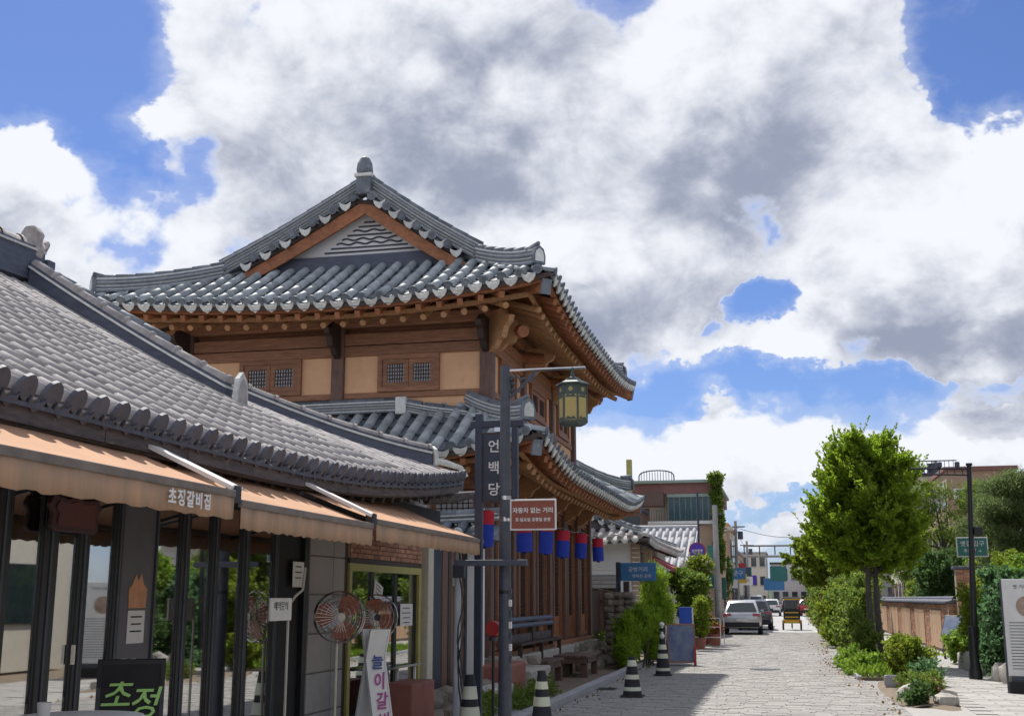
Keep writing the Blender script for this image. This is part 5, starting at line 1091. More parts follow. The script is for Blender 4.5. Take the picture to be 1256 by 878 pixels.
# street boards
b3 = aboard('menu_board', 'dark narrow board with a pale frame left of the balled cone', -3.45, 32.0, R(-6), .58, 1.0, M['white'], M['navy'], fw=.02)
b4 = aboard('picture_board', 'brown-framed folding board showing a dark blue picture right of the balled cone', -2.72, 31.3, R(8), .72, 1.06, M['wood_y'], M['photoblue'], fw=.035); MB().box(.30, .36, -.3, -.24, -.0, .5).build('red_foot', M['redpaint'], b4)
bb = thing('blue_board', 'tall bright blue upright board behind the picture board', 'sign board', (-2.9, 38, 0)); MB().box(-3.35, -2.95, 38.0, 38.06, .05, 1.42).build('panel', M['bluebright'], bb, bevel=.01); MB().box(-3.4, -2.9, 37.9, 38.16, 0, .05).build('base', M['rubber'], bb); MB().box(-2.94, -2.90, 38.0, 38.06, .05, 1.40).build('edge', M['whiterail'] if 'whiterail' in M else M['white'], bb)
bs = thing('blue_street_sign', 'light blue sign on a dark post over the bright green bush', 'sign', (-4.3, 31.8, 0)); MB().box(-4.62, -4.50, 32.9, 33.02, .0, 2.68).build('post', M['navy'], bs, bevel=.01)
MB().box(-4.5, -3.50, 32.93, 32.97, 2.16, 2.66).build('sign_face', M['signblue'], bs, bevel=.02); text('공방거리', .15, M['white'], bs, frameT((-4.0, 32.925, 2.47), (1, 0, 0), (0, 0, 1)), ext=.001); text('행복한 골목', .11, M['paper'], bs, frameT((-3.9, 32.925, 2.29), (1, 0, 0), (0, 0, 1)), ext=.001)
rs = thing('round_sign', 'round violet traffic sign with a red rim on a dark pole', 'traffic sign', (-3.45, 48, 0)); MB().tube([(-3.35, 48, 0), (-3.35, 48, 5.9)], .04, 8).build('pole', M['navy'], rs, True)
q = Vector((-3.42, 47.9, 3.55)); Tq = frameT(q, (1, 0, 0), (0, 0, 1)); circ = lambda r: [(r*math.cos(2*PI*j/28), r*math.sin(2*PI*j/28)) for j in range(28)]
MB().prism(circ(.34), .02, Tq).build('rim', M['redpaint'], rs); MB().prism(circ(.30), .006, Tq @ Matrix.Translation((0, 0, .021))).build('face', M['signpurple'], rs); text('일방통행', .12, M['white'], rs, Tq @ Matrix.Translation((0, 0, .03)), ext=.001, bold=.002)
# ---------------------------------------------------------------- vehicles
def car(name, label, paint, x, y, rz=0, L=4.4, Wd=1.82, Hh=1.62, cat='car', group=None, suv=True):
    """nose towards +Y, tail towards -Y"""
    o = thing(name, label, cat, (0, 0, 0), group=group); P = M[paint]
    st = [(-L/2, .46, .78, .80), (-L/2+.06, .34, .98, .90), (-L/2+.35, .28, 1.02, .985), (-L/2+.9, .27, 1.03, 1.0), (0, .26, 1.01, 1.0), (L/2-1.3, .26, 1.0, .99), (L/2-.7, .27, .95, .97), (L/2-.2, .32, .82, .88), (L/2, .44, .66, .74)]
    vs = []; n = 10
    for (yy, z0, z1, k) in st:
        w = Wd/2*k
        ring = [(-w*.80, z0), (-w*.97, z0+.12), (-w, (z0+z1)/2), (-w*.965, z1-.07), (-w*.86, z1), (w*.86, z1), (w*.965, z1-.07), (w, (z0+z1)/2), (w*.97, z0+.12), (w*.80, z0)]
        vs += [(a, yy, b) for a, b in ring]
    m = len(st); fs = [(i*n+j, (i+1)*n+j, (i+1)*n+(j+1) % n, i*n+(j+1) % n) for i in range(m-1) for j in range(n)]+[tuple(range(n)), tuple((m-1)*n+j for j in range(n-1, -1, -1))]
    b = MB(); b.add(vs, fs); body = b.build('body', P, o, True)
    # greenhouse
    yb = -L/2+.16; s = [(yb, .98, .99, .86), (yb+.42, .98, Hh-.08, .72), (yb+.8, .98, Hh, .70), (.15, .98, Hh, .70), (.75, .98, Hh-.16, .72), (1.35, .98, 1.02, .80)]
    vs = []
    for yy, z0, z1, k in s:
        w = Wd/2; vs += [(-w*.90, yy, z0), (-w*lerp(.90, k, .98), yy, max(z0, z1-.05)), (-w*(k-.06), yy, z1), (w*(k-.06), yy, z1), (w*lerp(.90, k, .98), yy, max(z0, z1-.05)), (w*.90, yy, z0)]
    n = 6; m = len(s); fs = [(i*n+j, (i+1)*n+j, (i+1)*n+j+1, i*n+j+1) for i in range(m-1) for j in range(5)]
    MB().add(vs, fs).build('cabin', P, o, True)
    w = Wd/2
    # rear window lies on the tailgate slope, side windows on the flanks
    def panel(nm, pts, mt, t=.012, par=None):
        p = [Vector(q) for q in pts]; nn = (p[1]-p[0]).cross(p[-1]-p[0]).normalized()*t; k = len(p)
        MB().add([*[q+nn*.6 for q in p], *[q-nn for q in p]], [tuple(range(k)), tuple(range(2*k-1, k-1, -1))]+[(j, (j+1) % k, k+(j+1) % k, k+j) for j in range(k)]).build(nm, mt, par or o)
    a, bq = Vector((0, yb, .99)), Vector((0, yb+.42, Hh-.08)); nrm = Vector((0, -(bq.z-a.z), (bq.y-a.y))).normalized()*.012
    lo = a.lerp(bq, .12)+nrm; hi_ = a.lerp(bq, .90)+nrm
    panel('rear_window', [(-w*.76, lo.y, lo.z), (w*.76, lo.y, lo.z), (w*.60, hi_.y, hi_.z), (-w*.60, hi_.y, hi_.z)], M['glass_dark'])
    for sx in (-1, 1):
        X = lambda z: sx*(w*(.90-(.14)*(z-.98)/(Hh-.98))+.012); z0, z1 = 1.04, Hh-.12
        for (ya, yb2, yc, yd) in ((yb+.42, -.25, -.25, yb+.62), (-.18, 1.08, .62, -.18)):
            pts = [(X(z0), ya, z0), (X(z0), yb2, z0), (X(z1), yc, z1), (X(z1), yd, z1)]
            panel('side_window', pts if sx > 0 else pts[::-1], M['glass_dark'])
        panel('tail_light', [(sx*w*.52, -L/2+.035, .86), (sx*w*.92, -L/2+.03, .84), (sx*w*.93, -L/2+.05, .97), (sx*w*.56, -L/2+.05, .99)][::(1 if sx > 0 else -1)], M['taillight'], .03)
        MB().beam((sx*w*.93, .85, 1.05), (sx*w*1.10, .82, 1.06), .09, .14).build('mirror', P, o, bevel=.02)
        panel('headlight', [(sx*w*.50, L/2-.06, .62), (sx*w*.84, L/2-.14, .62), (sx*w*.84, L/2-.20, .76), (sx*w*.5, L/2-.10, .76)][::(-1 if sx > 0 else 1)], M['chrome'], .03)
        for yy in (-L/2+.82, L/2-.86):
            T = Matrix.Translation((sx*(w-.10), yy, .34)) @ Matrix.Rotation(PI/2, 4, 'Y')
            wh = MB().lathe([(.20, -.11), (.32, -.11), (.34, -.08), (.34, .08), (.32, .11), (.20, .11)], 22, T=T).build('wheel', M['rubber'], o, True)
            MB().lathe([(.01, -.115), (.20, -.10), (.205, .10), (.01, .115)], 12, T=T).build('rim', M['chrome'], wh)
    MB().box(-w*.86, w*.86, -L/2-.03, -L/2+.18, .36, .58).build('rear_bumper', M['rubber'], o, bevel=.04); MB().box(-w*.86, w*.86, L/2-.2, L/2+.02, .34, .55).build('front_bumper', M['rubber'], o, bevel=.04)
    MB().box(-.26, .26, -L/2-.045, -L/2-.02, .62, .73).build('licence_plate', M['paper'], o)
    move(o, (x, y, 0), rz, 1.0); return o
car('parked_car', 'silver hatchback parked at the left kerb with its tail to the camera, nearest car', 'silver', -2.15, 59.8, R(1), 4.45, 1.86, 1.60, group='cars parked along the street')
car('parked_car', 'dark grey car parked just ahead of the silver hatchback', 'greycar', -1.75, 67.5, R(2), 4.4, 1.82, 1.62, group='cars parked along the street')
car('parked_car', 'white car on the road beyond the three-wheeler, left of it', 'whitecar', -1.5, 118, R(0), 4.4, 1.82, 1.6, group='cars parked along the street')
car('parked_car', 'blue car small in the distance beyond the dark grey car', 'bluecar', -3.0, 100, R(0), 4.4, 1.82, 1.55, group='cars parked along the street')
car('parked_car', 'small red car in the distance right of the three-wheeler', 'redcar', 2.0, 118, R(-5), 4.2, 1.8, 1.6, group='cars parked along the street')
car('parked_car', 'white van-like car far down the street before the distant buildings', 'whitecar', -3.4, 140, 0, 4.6, 1.9, 2.0, group='cars parked along the street')
car('parked_car', 'dark car farthest down the street', 'greycar', .2, 150, 0, 4.6, 1.9, 1.6, group='cars parked along the street')
tr = thing('three_wheeler', 'small yellow and black three-wheeled cart driving away down the street', 'three-wheeler', (0, 0, 0))
for sx in (-1, 1):
    T = Matrix.Translation((sx*.47, 0, .27)) @ Matrix.Rotation(PI/2, 4, 'Y'); wq = MB().lathe([(.17, -.05), (.25, -.05), (.27, 0), (.25, .05), (.17, .05)], 18, T=T).build('wheel', M['rubber'], tr, True); MB().lathe([(.01, -.03), (.17, -.02), (.17, .02), (.01, .03)], 10, T=T).build('rim', M['chrome'], wq)
T = Matrix.Translation((0, 1.5, .27)) @ Matrix.Rotation(PI/2, 4, 'Y'); MB().lathe([(.17, -.04), (.27, 0), (.17, .04)], 18, T=T).build('wheel', M['rubber'], tr, True)
MB().box(-.50, .50, -.30, -.22, .36, .50).build('rear_bar', M['yellow'], tr, bevel=.02); MB().box(-.40, .40, -.25, .75, .42, .56).build('floor', M['yellow'], tr, bevel=.03)
MB().box(-.40, .40, -.24, -.14, .56, 1.12).build('seat_back', M['rubber'], tr, bevel=.05); MB().box(-.36, .36, -.26, -.243, .66, .72).build('reflective_stripe', M['yellow'], tr); MB().box(-.36, .36, -.26, -.243, .90, .96).build('reflective_stripe', M['yellow'], tr)
MB().box(-.38, .38, -.14, .35, .56, .80).build('seat', M['rubber'], tr, bevel=.04)
for sx in (-1, 1):
    for y in (-.2, .9): MB().tube([(sx*.42, y, .5), (sx*.42, y, 1.66)], .02, 6).build('canopy_post', M['black'], tr)
MB().add([(-.5, -.4, 1.64), (.5, -.4, 1.64), (.5, 1.1, 1.64), (-.5, 1.1, 1.64), (-.42, -.3, 1.76), (.42, -.3, 1.76), (.42, 1.0, 1.76), (-.42, 1.0, 1.76)], [(3, 2, 1, 0), (4, 5, 6, 7), (0, 1, 5, 4), (1, 2, 6, 5), (2, 3, 7, 6), (3, 0, 4, 7)]).build('canopy', M['rubber'], tr, bevel=.03); MB().box(-.5, .5, -.41, -.39, 1.60, 1.66).build('canopy_edge', M['yellow'], tr)
MB().box(-.34, .34, -.18, -.15, 1.14, 1.58).build('rear_screen', M['glass_dark'], tr)
for sx in (-1, 1): MB().box(sx*.42-.05, sx*.42+.05, -.33, -.30, .38, .48).build('tail_light', M['taillight'], tr)
MB().tube([(0, .8, .5), (0, 1.45, .95), (0, 1.55, .3)], .03, 6).build('fork', M['black'], tr); MB().tube([(-.3, 1.3, 1.0), (.3, 1.3, 1.0)], .02, 6).build('handlebar', M['black'], tr)
move(tr, (.22, 66.5, 0), 0)

# ---------------------------------------------------------------- trees and plants
def limb(mb, p, q, r0, r1, bend=.1, n=5, mi=0):
    p, q = Vector(p), Vector(q); off = Vector((random.uniform(-1, 1), random.uniform(-1, 1), random.uniform(-.3, .6)))*bend*(q-p).length
    pts = [p.lerp(q, i/n)+off*math.sin(PI*i/n) for i in range(n+1)]; mb.tube(pts, [lerp(r0, r1, i/n) for i in range(n+1)], 7, mi); return pts
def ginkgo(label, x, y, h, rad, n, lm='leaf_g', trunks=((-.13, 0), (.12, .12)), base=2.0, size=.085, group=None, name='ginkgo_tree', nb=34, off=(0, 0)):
    o = thing(name, label, 'tree', (x, y, 0), group=group); pts = []; dirs = []
    for ti, (dx, dy) in enumerate(trunks):
        tr_ = MB(); th = h*.86-ti*.3; n_ = 12
        tp = [Vector((x+dx*(1-i/n_*.6)+.015*math.sin(i*1.1+ti)+off[0]*i/n_, y+dy+.02*math.cos(i*1.3), th*i/n_)) for i in range(n_+1)]
        rr = [lerp(.115, .02, (i/n_)**.8)*(1.35 if i == 0 else 1) for i in range(n_+1)]; tr_.tube(tp, rr, 12); tr_.build('trunk', M['bark'], o, True)
        br = MB()
        for k in range(nb):
            t = (k+.5)/nb; z = lerp(base, th*.97, t**.9); f = min(n_-1e-3, z/th*n_); i = int(f); p = tp[i].lerp(tp[i+1], f-i); a = k*2.4+ti*1.2+random.uniform(-.4, .4)
            R_ = rad*(1.22*min(1, .62+t*2.2)-.80*t)*random.uniform(.72, 1.12); el_ = lerp(.35, 1.0, t)+random.uniform(-.1, .12)
            if random.random() < .13: R_ *= 1.22
            q = p+Vector((math.cos(a)*R_, math.sin(a)*R_, R_*math.tan(min(el_, 1.12))*.75+.12)); 
            if q.z > h: q.z = h-random.random()*.35
            L = limb(br, p, q, .035*(1-t*.5), .006, .08, 6)
            bl = (q-p).length
            for m_ in range(int(10+bl*13)):
                u = random.uniform(.2, 1.0); f2 = min(5.999, u*6); b = L[int(f2)].lerp(L[int(f2)+1], f2-int(f2)); d = Vector((random.gauss(0, 1), random.gauss(0, 1), random.gauss(.7, .8))).normalized()
                d = (d+(q-p).normalized()*.6).normalized(); l = random.uniform(.22, .62)*(1.1-.3*u); e = b+d*l
                if random.random() < .3: br.tube([b, e], [.006, .003], 3, cap=False)
                cnt = max(4, int(n/(nb*len(trunks)*(10+bl*13))*3.2))
                for c in range(cnt): w = random.random(); pts.append(b.lerp(e, w)+Vector((random.gauss(0, .035), random.gauss(0, .035), random.gauss(0, .035)))); dirs.append(d)
            for m_ in range(4):                   # long leading shoots break the outline
                w0 = random.uniform(.6, 1.0); b = p.lerp(q, w0); d = Vector((math.cos(a)*.5+random.gauss(0, .35), math.sin(a)*.5+random.gauss(0, .35), random.uniform(.7, 1.3))).normalized(); l = random.uniform(.4, .85)*(rad/1.3)**.5; e = b+d*l
                br.tube([b, e], [.008, .003], 3, cap=False)
                for c in range(int(34*n/80000)+6): w = random.random(); pts.append(b.lerp(e, w)+Vector((random.gauss(0, .03), random.gauss(0, .03), random.gauss(0, .02)))*(1.3-w)); dirs.append(d)
            for c in range(8): w = random.uniform(.7, 1.08); pts.append(p.lerp(q, w)+Vector((random.gauss(0, .03), random.gauss(0, .03), random.gauss(0, .03)))); dirs.append((q-p).normalized())
        br.build('branches', M['bark'], o, True)
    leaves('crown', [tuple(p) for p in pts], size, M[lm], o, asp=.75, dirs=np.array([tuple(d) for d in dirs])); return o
def bush(label, blobs, n, size, lm, stems=True, cat='shrub', name='shrub', group=None, fill=.45, asp=.55, up=.4, noisef=1.6, thr=-.1, extra=None):
    b0 = blobs[0]; o = thing(name, label, cat, (b0[0], b0[1], 0), group=group)
    if stems:
        mb = MB(); 
        for b in blobs:
            for k in range(4): limb(mb, (b[0]+random.uniform(-.1, .1), b[1]+random.uniform(-.1, .1), 0), (b[0]+random.uniform(-.6, .6)*b[3], b[1]+random.uniform(-.6, .6)*b[4], b[2]+random.uniform(-.2, .7)*b[5]), .022, .006, .1, 4)
        mb.build('stems', M['bark'], o)
    P = clump_pts(blobs, int(n*.72), fill, noisef, thr); sh = []; sm = MB()
    for b in blobs:                                 # uneven shoots growing past the outline
        for k in range(int(9+6*b[3])):
            d = Vector((random.gauss(0, 1), random.gauss(0, 1), random.gauss(.9, .6))).normalized(); p0 = Vector(b[:3])+Vector((d.x*b[3], d.y*b[4], d.z*b[5]))*.7; ln = random.uniform(.5, .95)*min(b[3:6])+.05
            d2 = (d+Vector((0, 0, .5))).normalized(); p1 = p0+d2*ln; sm.tube([p0, p1], [.006, .003], 3, cap=False)
            for c in range(int(n*.28/len(blobs)/14)+3): w = random.random()**.8; q = p0.lerp(p1, w); sh.append((q.x+random.gauss(0, .35*size+.02), q.y+random.gauss(0, .35*size+.02), q.z+random.gauss(0, .02)))
    stuff(sm.build('shoots', M['bark'], o)); P = np.concatenate([P, np.array(sh)]); P = P[P[:, 2] > .02]
    leaves('foliage', P, size, M[lm], o, asp=asp, up=up)
    if extra: P = clump_pts(blobs, extra[0], .9, 3, -.3); P = P[P[:, 2] > .02]; leaves(extra[3], P, extra[1], M[extra[2]], o, asp=.8)
    return o
def scatter_blobs(x0, x1, y0, y1, z0, z1, k, r0, r1):
    return [(random.uniform(x0, x1), random.uniform(y0, y1), random.uniform(z0, z1), random.uniform(r0, r1), random.uniform(r0, r1), random.uniform(r0, r1)*.9) for _ in range(k)]
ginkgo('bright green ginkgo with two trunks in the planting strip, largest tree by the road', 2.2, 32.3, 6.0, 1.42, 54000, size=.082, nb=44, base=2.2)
ginkgo('yellow-green tree down the street behind the big ginkgo', 1.95, 52, 5.1, 1.6, 16000, 'leaf_y', ((0, 0),), 1.9, .12, name='street_tree', nb=24)
ginkgo('pale green tree farther down the street, partly behind the yellow-green one', 2.3, 62, 5.0, 1.5, 9000, 'leaf_y', ((0, 0),), 1.9, .14, name='street_tree', nb=20)
ginkgo('small distant street tree beyond the shrub row', 2.5, 90, 5.6, 1.7, 6000, 'leaf_m', ((0, 0),), 2.0, .2, name='street_tree', nb=20)
# shrub row along the right edge
for i, (y, x, h, lm) in enumerate(((41.5, 2.25, 2.3, 'leaf_m'), (44, 1.95, 2.0, 'leaf_y'), (47, 2.2, 2.5, 'leaf_m'), (51, 2.1, 2.2, 'leaf_r'), (56, 2.0, 2.6, 'leaf_m'), (62, 2.1, 2.5, 'leaf_y'), (69, 2.1, 2.5, 'leaf_m'), (78, 2.0, 2.4, 'leaf_m'))):
    lb = ['leafy green shrub nearest in the row, directly behind the big ginkgo trunks', 'yellowish shrub leaning over the road edge, second in the row', 'tall mid-green shrub, third in the row', 'reddish tinted shrub in the middle of the row', 'green shrub past the reddish one', 'yellow-green shrub toward the far end of the row', 'green shrub second from the far end of the row', 'farthest green shrub of the row'][i]
    bush(lb, [(x, y, h*.42, .62, .8, h*.40), (x-.25, y+.5, h*.62, .5, .6, h*.30), (x+.3, y-.5, h*.72, .5, .6, h*.26), (x-.1, y-.3, h*.25, .7, .8, h*.26)], 9000 if y < 50 else 4500, .10+.001*y, lm, group='shrubs along the right edge of the road')
# planting strip under the ginkgo
bed = struct(MB().box(1.42, 2.62, 26.6, 37, -.1, .05).build('planting_bed', M['earth'])); struct(MB().box(1.6, 2.62, 37, 100, -.1, .06).build('planting_bed', M['earth'])); struct(rock_mb(2.2, 23.2, -.02, .62, 3.4, .07, 77, n=24).build('planting_bed', M['earth'], None, True))
P = np.column_stack([rng.uniform(1.42, 2.6, 9000), rng.uniform(26.6, 37, 9000), rng.uniform(.04, .16, 9000)]); g_ = leaves('ground_cover', P, .16, M['leaf_i'], None, 'stuff', asp=.2, up=1.6); g_['label'] = 'short grass and weeds under the ginkgo'
bush('low bright green weeds at the road edge left of the ginkgo trunks', [(1.55, 28.6, .12, .35, .9, .28), (1.5, 30, .1, .3, .8, .25)], 6000, .10, 'leaf_i', False, 'plant', 'ground_plant')
bush('rounded yellowish green shrub right of the ginkgo trunks', [(2.5, 26.9, .35, .42, .45, .36), (2.35, 27.2, .55, .3, .35, .25)], 9000, .085, 'leaf_y', True, 'shrub', 'shrub', extra=(500, .06, 'leaf_r', 'reddish_tips'))
bush('upright twiggy green shrub at the foot of the ginkgo', [(1.85, 31.4, .55, .3, .4, .55), (1.7, 31.9, .9, .25, .3, .4)], 5000, .085, 'leaf_m', True)
bush('greyish green plant against the left side of the ginkgo trunks', [(1.75, 33.6, .8, .35, .4, .8), (2.0, 34, 1.4, .3, .3, .5)], 6000, .085, 'leaf_m', True)
bush('small dark green clump with pink flowers beside a pale rock', [(2.35, 22.6, .14, .28, .4, .18), (2.15, 23.2, .1, .2, .3, .14)], 4000, .07, 'leaf_m', False, 'plant', 'flowering_plant', extra=(260, .05, 'flower', 'flowers'))
bush('dark green low plant by the round grey planter near the road edge', [(1.98, 20.6, .10, .16, .22, .16)], 2200, .07, 'leaf_d', False, 'plant', 'ground_plant')
bush('wispy blue-green weeds between the rocks, right of the ginkgo', [(2.65, 25.2, .2, .3, .4, .2), (2.75, 29, .2, .25, .5, .25)], 3500, .08, 'leaf_b', False, 'plant', 'ground_plant')
for i, (x, y, s, lb) in enumerate(((2.05, 21.9, .26, 'large pale rock at the road edge in the nearest planting bed'), (2.45, 20.7, .20, 'pale rounded rock nearest the camera in the planting bed'), (2.3, 24.4, .20, 'pale rock between the low plants behind the round planter'), (1.75, 26.9, .14, 'small white rock at the front of the ginkgo bed'), (2.1, 27.6, .13, 'small pale rock under the ginkgo'), (2.62, 22.0, .16, 'pale rock beside the pink flowers'))):
    o = rock_mb(x, y, s*.35, s, s*.9, s*.6, 300+i, n=12).build('rock', M['palestone'], None, True); tag(o, lb, 'rock', 'rocks in the planting beds')
rp = thing('round_planter', 'round dark grey stone planter at the corner of the nearest bed', 'planter', (1.95, 22, 0)); MB().lathe([(.13, 0), (.17, .10), (.16, .24), (.13, .24), (.11, .18)], 16, (1.90, 24.0, .02)).build('pot', M['granite'], rp, True)
mb = MB(); mb.box(1.85, 2.3, 44.0, 44.4, .0, .40); o = mb.build('stone_block', M['granite'], None, bevel=.03); tag(o, 'grey square stone block at the roadside before the shrub row', 'stone block')
# edging stones of the beds
for x0, ya, yb in ((1.38, 26.5, 37), (2.64, 26.5, 37)):
    yy = ya
    while yy < yb: MB().box(x0, x0+.09, yy+.004, yy+.496, -.1, .085).build('edging_stone', M['granite'], bed, bevel=.01); yy += .5

# right brick wall with tile coping
wl = thing('garden_wall', 'brown brick garden wall with plank panels and dark tile coping on the right', 'wall', (4.9, 40, 0))
MB().box(4.86, 5.10, 38.6, 72, -.05, 1.52).build('core', M['mortar'], wl)
MB().box(4.78, 5.2, 38.4, 38.598, -.05, 1.62).build('core', M['mortar'], wl)
bb_ = MB(); nb_ = 0
yp = 38.6
panels = [(40.6, 43.6), (45.4, 48.6), (50.4, 54), (56, 60), (62, 66)]
def in_panel(y): return any(a < y < b for a, b in panels)
for r in range(19):
    y = 38.6+(.11 if r % 2 else 0)
    while y < 71.8:
        if not in_panel(y+.1) or r > 16:
            z = .02+r*.078; px_ = (MB().box(4.825+random.uniform(0, .012), 4.86, y, y+.205, z, z+.066))
            if y < 46 and nb_ < 290: px_.build('brick', M['brick'], wl); nb_ += 1
            else: bb_.v += [tuple(v) for v in px_.v]; k = len(bb_.v)-8; bb_.f += [tuple(i+k for i in f) for f in px_.f]; bb_.m += px_.m
        y += .218
stuff(bb_.build('far_bricks', M['brick'], wl))
for r in range(21):                               # end face of the wall, towards the camera
    for c in range(2): MB().box(4.79+c*.2+(.0), 4.98+c*.2, 38.375, 38.40, -.02+r*.078, .046+r*.078).build('brick', M['brick'], wl)
for a, b in panels:
    y = a
    while y < b-.1: MB().box(4.80+random.uniform(0, .012), 4.86, y+.006, y+.19, .10, 1.32).build('wall_plank', M['pale_plank'], wl, bevel=.004); y += .2
ctm = arc_tile(.30, .06, .065).mesh('coping_tile', M['tile_dark'], True)
MB().add([(4.72, 38.3, 1.54), (5.24, 38.3, 1.54), (5.24, 72, 1.54), (4.72, 72, 1.54), (4.98, 38.3, 1.64), (4.98, 72, 1.64)], [(0, 4, 5, 3), (1, 2, 5, 4), (0, 1, 4), (2, 3, 5), (3, 2, 1, 0)]).build('coping', M['tile_dark'], wl)
for i in range(120):
    y = 38.4+i*.28; p = Vector((4.69, y, 1.52)); q = Vector((4.97, y, 1.625)); o = bpy.data.objects.new('coping_tile', ctm); link(o, wl, slopeM(p, q))
ridge(wl, [(4.98, 38.3, 1.62), (4.98, 72, 1.62)], .05, .12, 1, 'wall_ridge', [M['tile_dark'], M['lime']], M['tile_dark'], seg=.5)
pl_ = thing('brick_pillar', 'taller brown brick pillar rising behind the end of the garden wall', 'pillar', (5.3, 37.6, 0)); MB().box(5.02, 5.70, 38.05, 38.37, 0, 2.55).build('core', M['mortar'], pl_)
for r in range(32):
    for c in range(3):
        x = 5.02+c*.225; MB().box(x+(.0), x+.21, 38.02+random.uniform(0, .01), 38.05, .02+r*.079, .02+r*.079+.067).build('brick', M['brick'], pl_)
MB().box(4.95, 5.78, 37.96, 38.45, 2.55, 2.64).build('cap', M['tile_dark'], pl_, bevel=.02)
# right lamp post
rl = thing('street_lamp', 'slim black street lamp post with a short bracket on the right footpath', 'street lamp', (3.87, 27.5, 0)); RX, RY = 3.87, 27.4
MB().tube([(RX, RY, 0), (RX+.09, RY, 2.2), (RX+.20, RY, 4.58)], [.085, .062, .05], 16).build('pole', M['black'], rl, True); MB().lathe([(.14, 0), (.14, .10), (.105, .32), (.098, .7), (.088, 1.1)], 16, (RX, RY, 0)).build('base', M['black'], rl, True)
RX += .20; MB().lathe([(.07, 0), (.07, .05)], 12, (RX, RY, 4.57)).build('cap', M['black'], rl); MB().box(RX-.01, RX+.16, RY-.08, RY+.08, 3.05, 3.22).build('control_box', M['black'], rl, bevel=.01)
MB().tube([(RX, RY, 4.50), (RX-1.25, RY, 4.53)], .022, 8).build('arm', M['black'], rl); MB().tube([(RX, RY, 4.36), (RX-1.0, RY, 4.40)], .018, 8).build('lower_arm', M['black'], rl)
for i in range(6): MB().tube([(RX-.15-i*.16, RY, 4.37), (RX-.15-i*.16, RY, 4.52)], .010, 6).build('arm_strut', M['black'], rl)
for dx in (.25, .62): MB().box(RX-dx-.05, RX-dx+.05, RY-.05, RY+.05, 4.54, 4.66).build('camera_box', M['post'], rl, bevel=.02)
MB().box(RX-.09, RX-.02, RY-.04, RY+.04, 2.66, 2.74).build('bracket', M['black'], rl)
gs = thing('green_street_sign', 'small green sign with white lettering on a thin pole left of the black lamp post', 'sign', (5.0, 34, 0)); MB().tube([(5.05, 34.5, 0), (5.05, 34.5, 3.2)], .022, 8).build('pole', M['ivorypaint'], gs, True)
MB().box(4.62, 5.44, 34.43, 34.455, 2.80, 3.34).build('sign_border', M['paper'], gs, bevel=.01); MB().box(4.65, 5.41, 34.424, 34.43, 2.83, 3.31).build('sign_face', M['signgreen'], gs); text('옛길 입구', .16, M['white'], gs, frameT((5.03, 34.42, 3.15), (1, 0, 0), (0, 0, 1)), ext=.001); text('주차장 →', .12, M['white'], gs, frameT((5.03, 34.42, 2.96), (1, 0, 0), (0, 0, 1)), ext=.001)
lec = thing('info_lectern', 'tilted dark blue information board on curved black legs at the brick wall', 'information board', (4.3, 34, 0)); T = frameT((4.62, 36.2, .92), (.85, -.5, 0), (.25, .45, .75))
MB(T).box(-.32, .32, -.34, .34, -.02, .02).build('panel', M['black'], lec, bevel=.01); MB(T).box(-.29, .29, -.31, .31, .021, .026).build('panel_face', M['photoblue'], lec)
for sx in (-.25, .2): MB().tube([T @ Vector((sx, -.2, -.02)), T @ Vector((sx, -.45, -.15)), Vector((4.45+sx*.7, 36.0, .3)), Vector((4.5+sx*.7, 36.1, 0))], .035, 8).build('leg', M['black'], lec, True)
wp = thing('story_panel', 'tall white information panel with a round picture at the right edge of the picture', 'information board', (4.3, 23.4, 0)); T = Matrix.Translation((3.90, 23.6, 0)) @ Matrix.Rotation(R(-10), 4, 'Z') @ Matrix.Rotation(R(-4), 4, 'X')
MB(T).box(0, .95, -.03, .03, .30, 2.05).build('panel', M['white'], wp, bevel=.01); MB(T).box(-.035, -.002, -.035, .035, .0, 2.05).build('edge_bar', M['post'], wp); MB(T).box(.0, .95, -.12, .25, .0, .20).build('foot', M['blackm'], wp, bevel=.01); MB(T).box(.05, .9, -.03, .03, .2, .30).build('lower_rail', M['post'], wp)
MB().prism([(.20*math.cos(t*PI/12), .19*math.sin(t*PI/12)) for t in range(24)], .004, T @ frameT((.42, -.031, 1.55), (1, 0, 0), (0, 0, 1))).build('round_picture', M['photo'], wp)
text('옛 거리 이야기', .085, M['ink'], wp, T @ frameT((.45, -.033, 1.90), (1, 0, 0), (0, 0, 1)), ext=.001)
for i in range(16): MB(T).box(.08, .08+random.uniform(.65, .8), -.034, -.031, 1.25-i*.055, 1.262-i*.055).build('print_line', M['post'], wp)
# garden plants on the right side
bush('tall fresh green shrub left of the black lamp post', [(4.9, 31.5, .9, .7, .9, .9), (4.6, 30.6, 1.4, .5, .6, .6), (5.4, 32.2, 1.7, .8, .8, .8), (5.0, 31, .4, .8, .9, .5)], 22000, .10, 'leaf_y')
bush('arching green plant at the brick wall base, left of the pale garden stones', [(4.55, 33.6, .35, .45, .5, .35), (4.8, 32.9, .55, .4, .5, .4)], 8000, .10, 'leaf_i', False, 'plant', 'ground_plant')
bush('blue-green climbing vine mound behind the black lamp post', [(4.55, 27.9, .9, .40, .6, .9), (4.75, 28.2, 1.6, .45, .6, .7), (4.5, 27.6, .35, .42, .5, .4)], 18000, .105, 'leaf_b', True, 'vine', 'vine')
bush('bright green shrub behind the blue-green vine', [(5.2, 29.2, 1.3, .6, .8, 1.1), (5.6, 28.4, 1.9, .6, .8, .7)], 15000, .10, 'leaf_i')
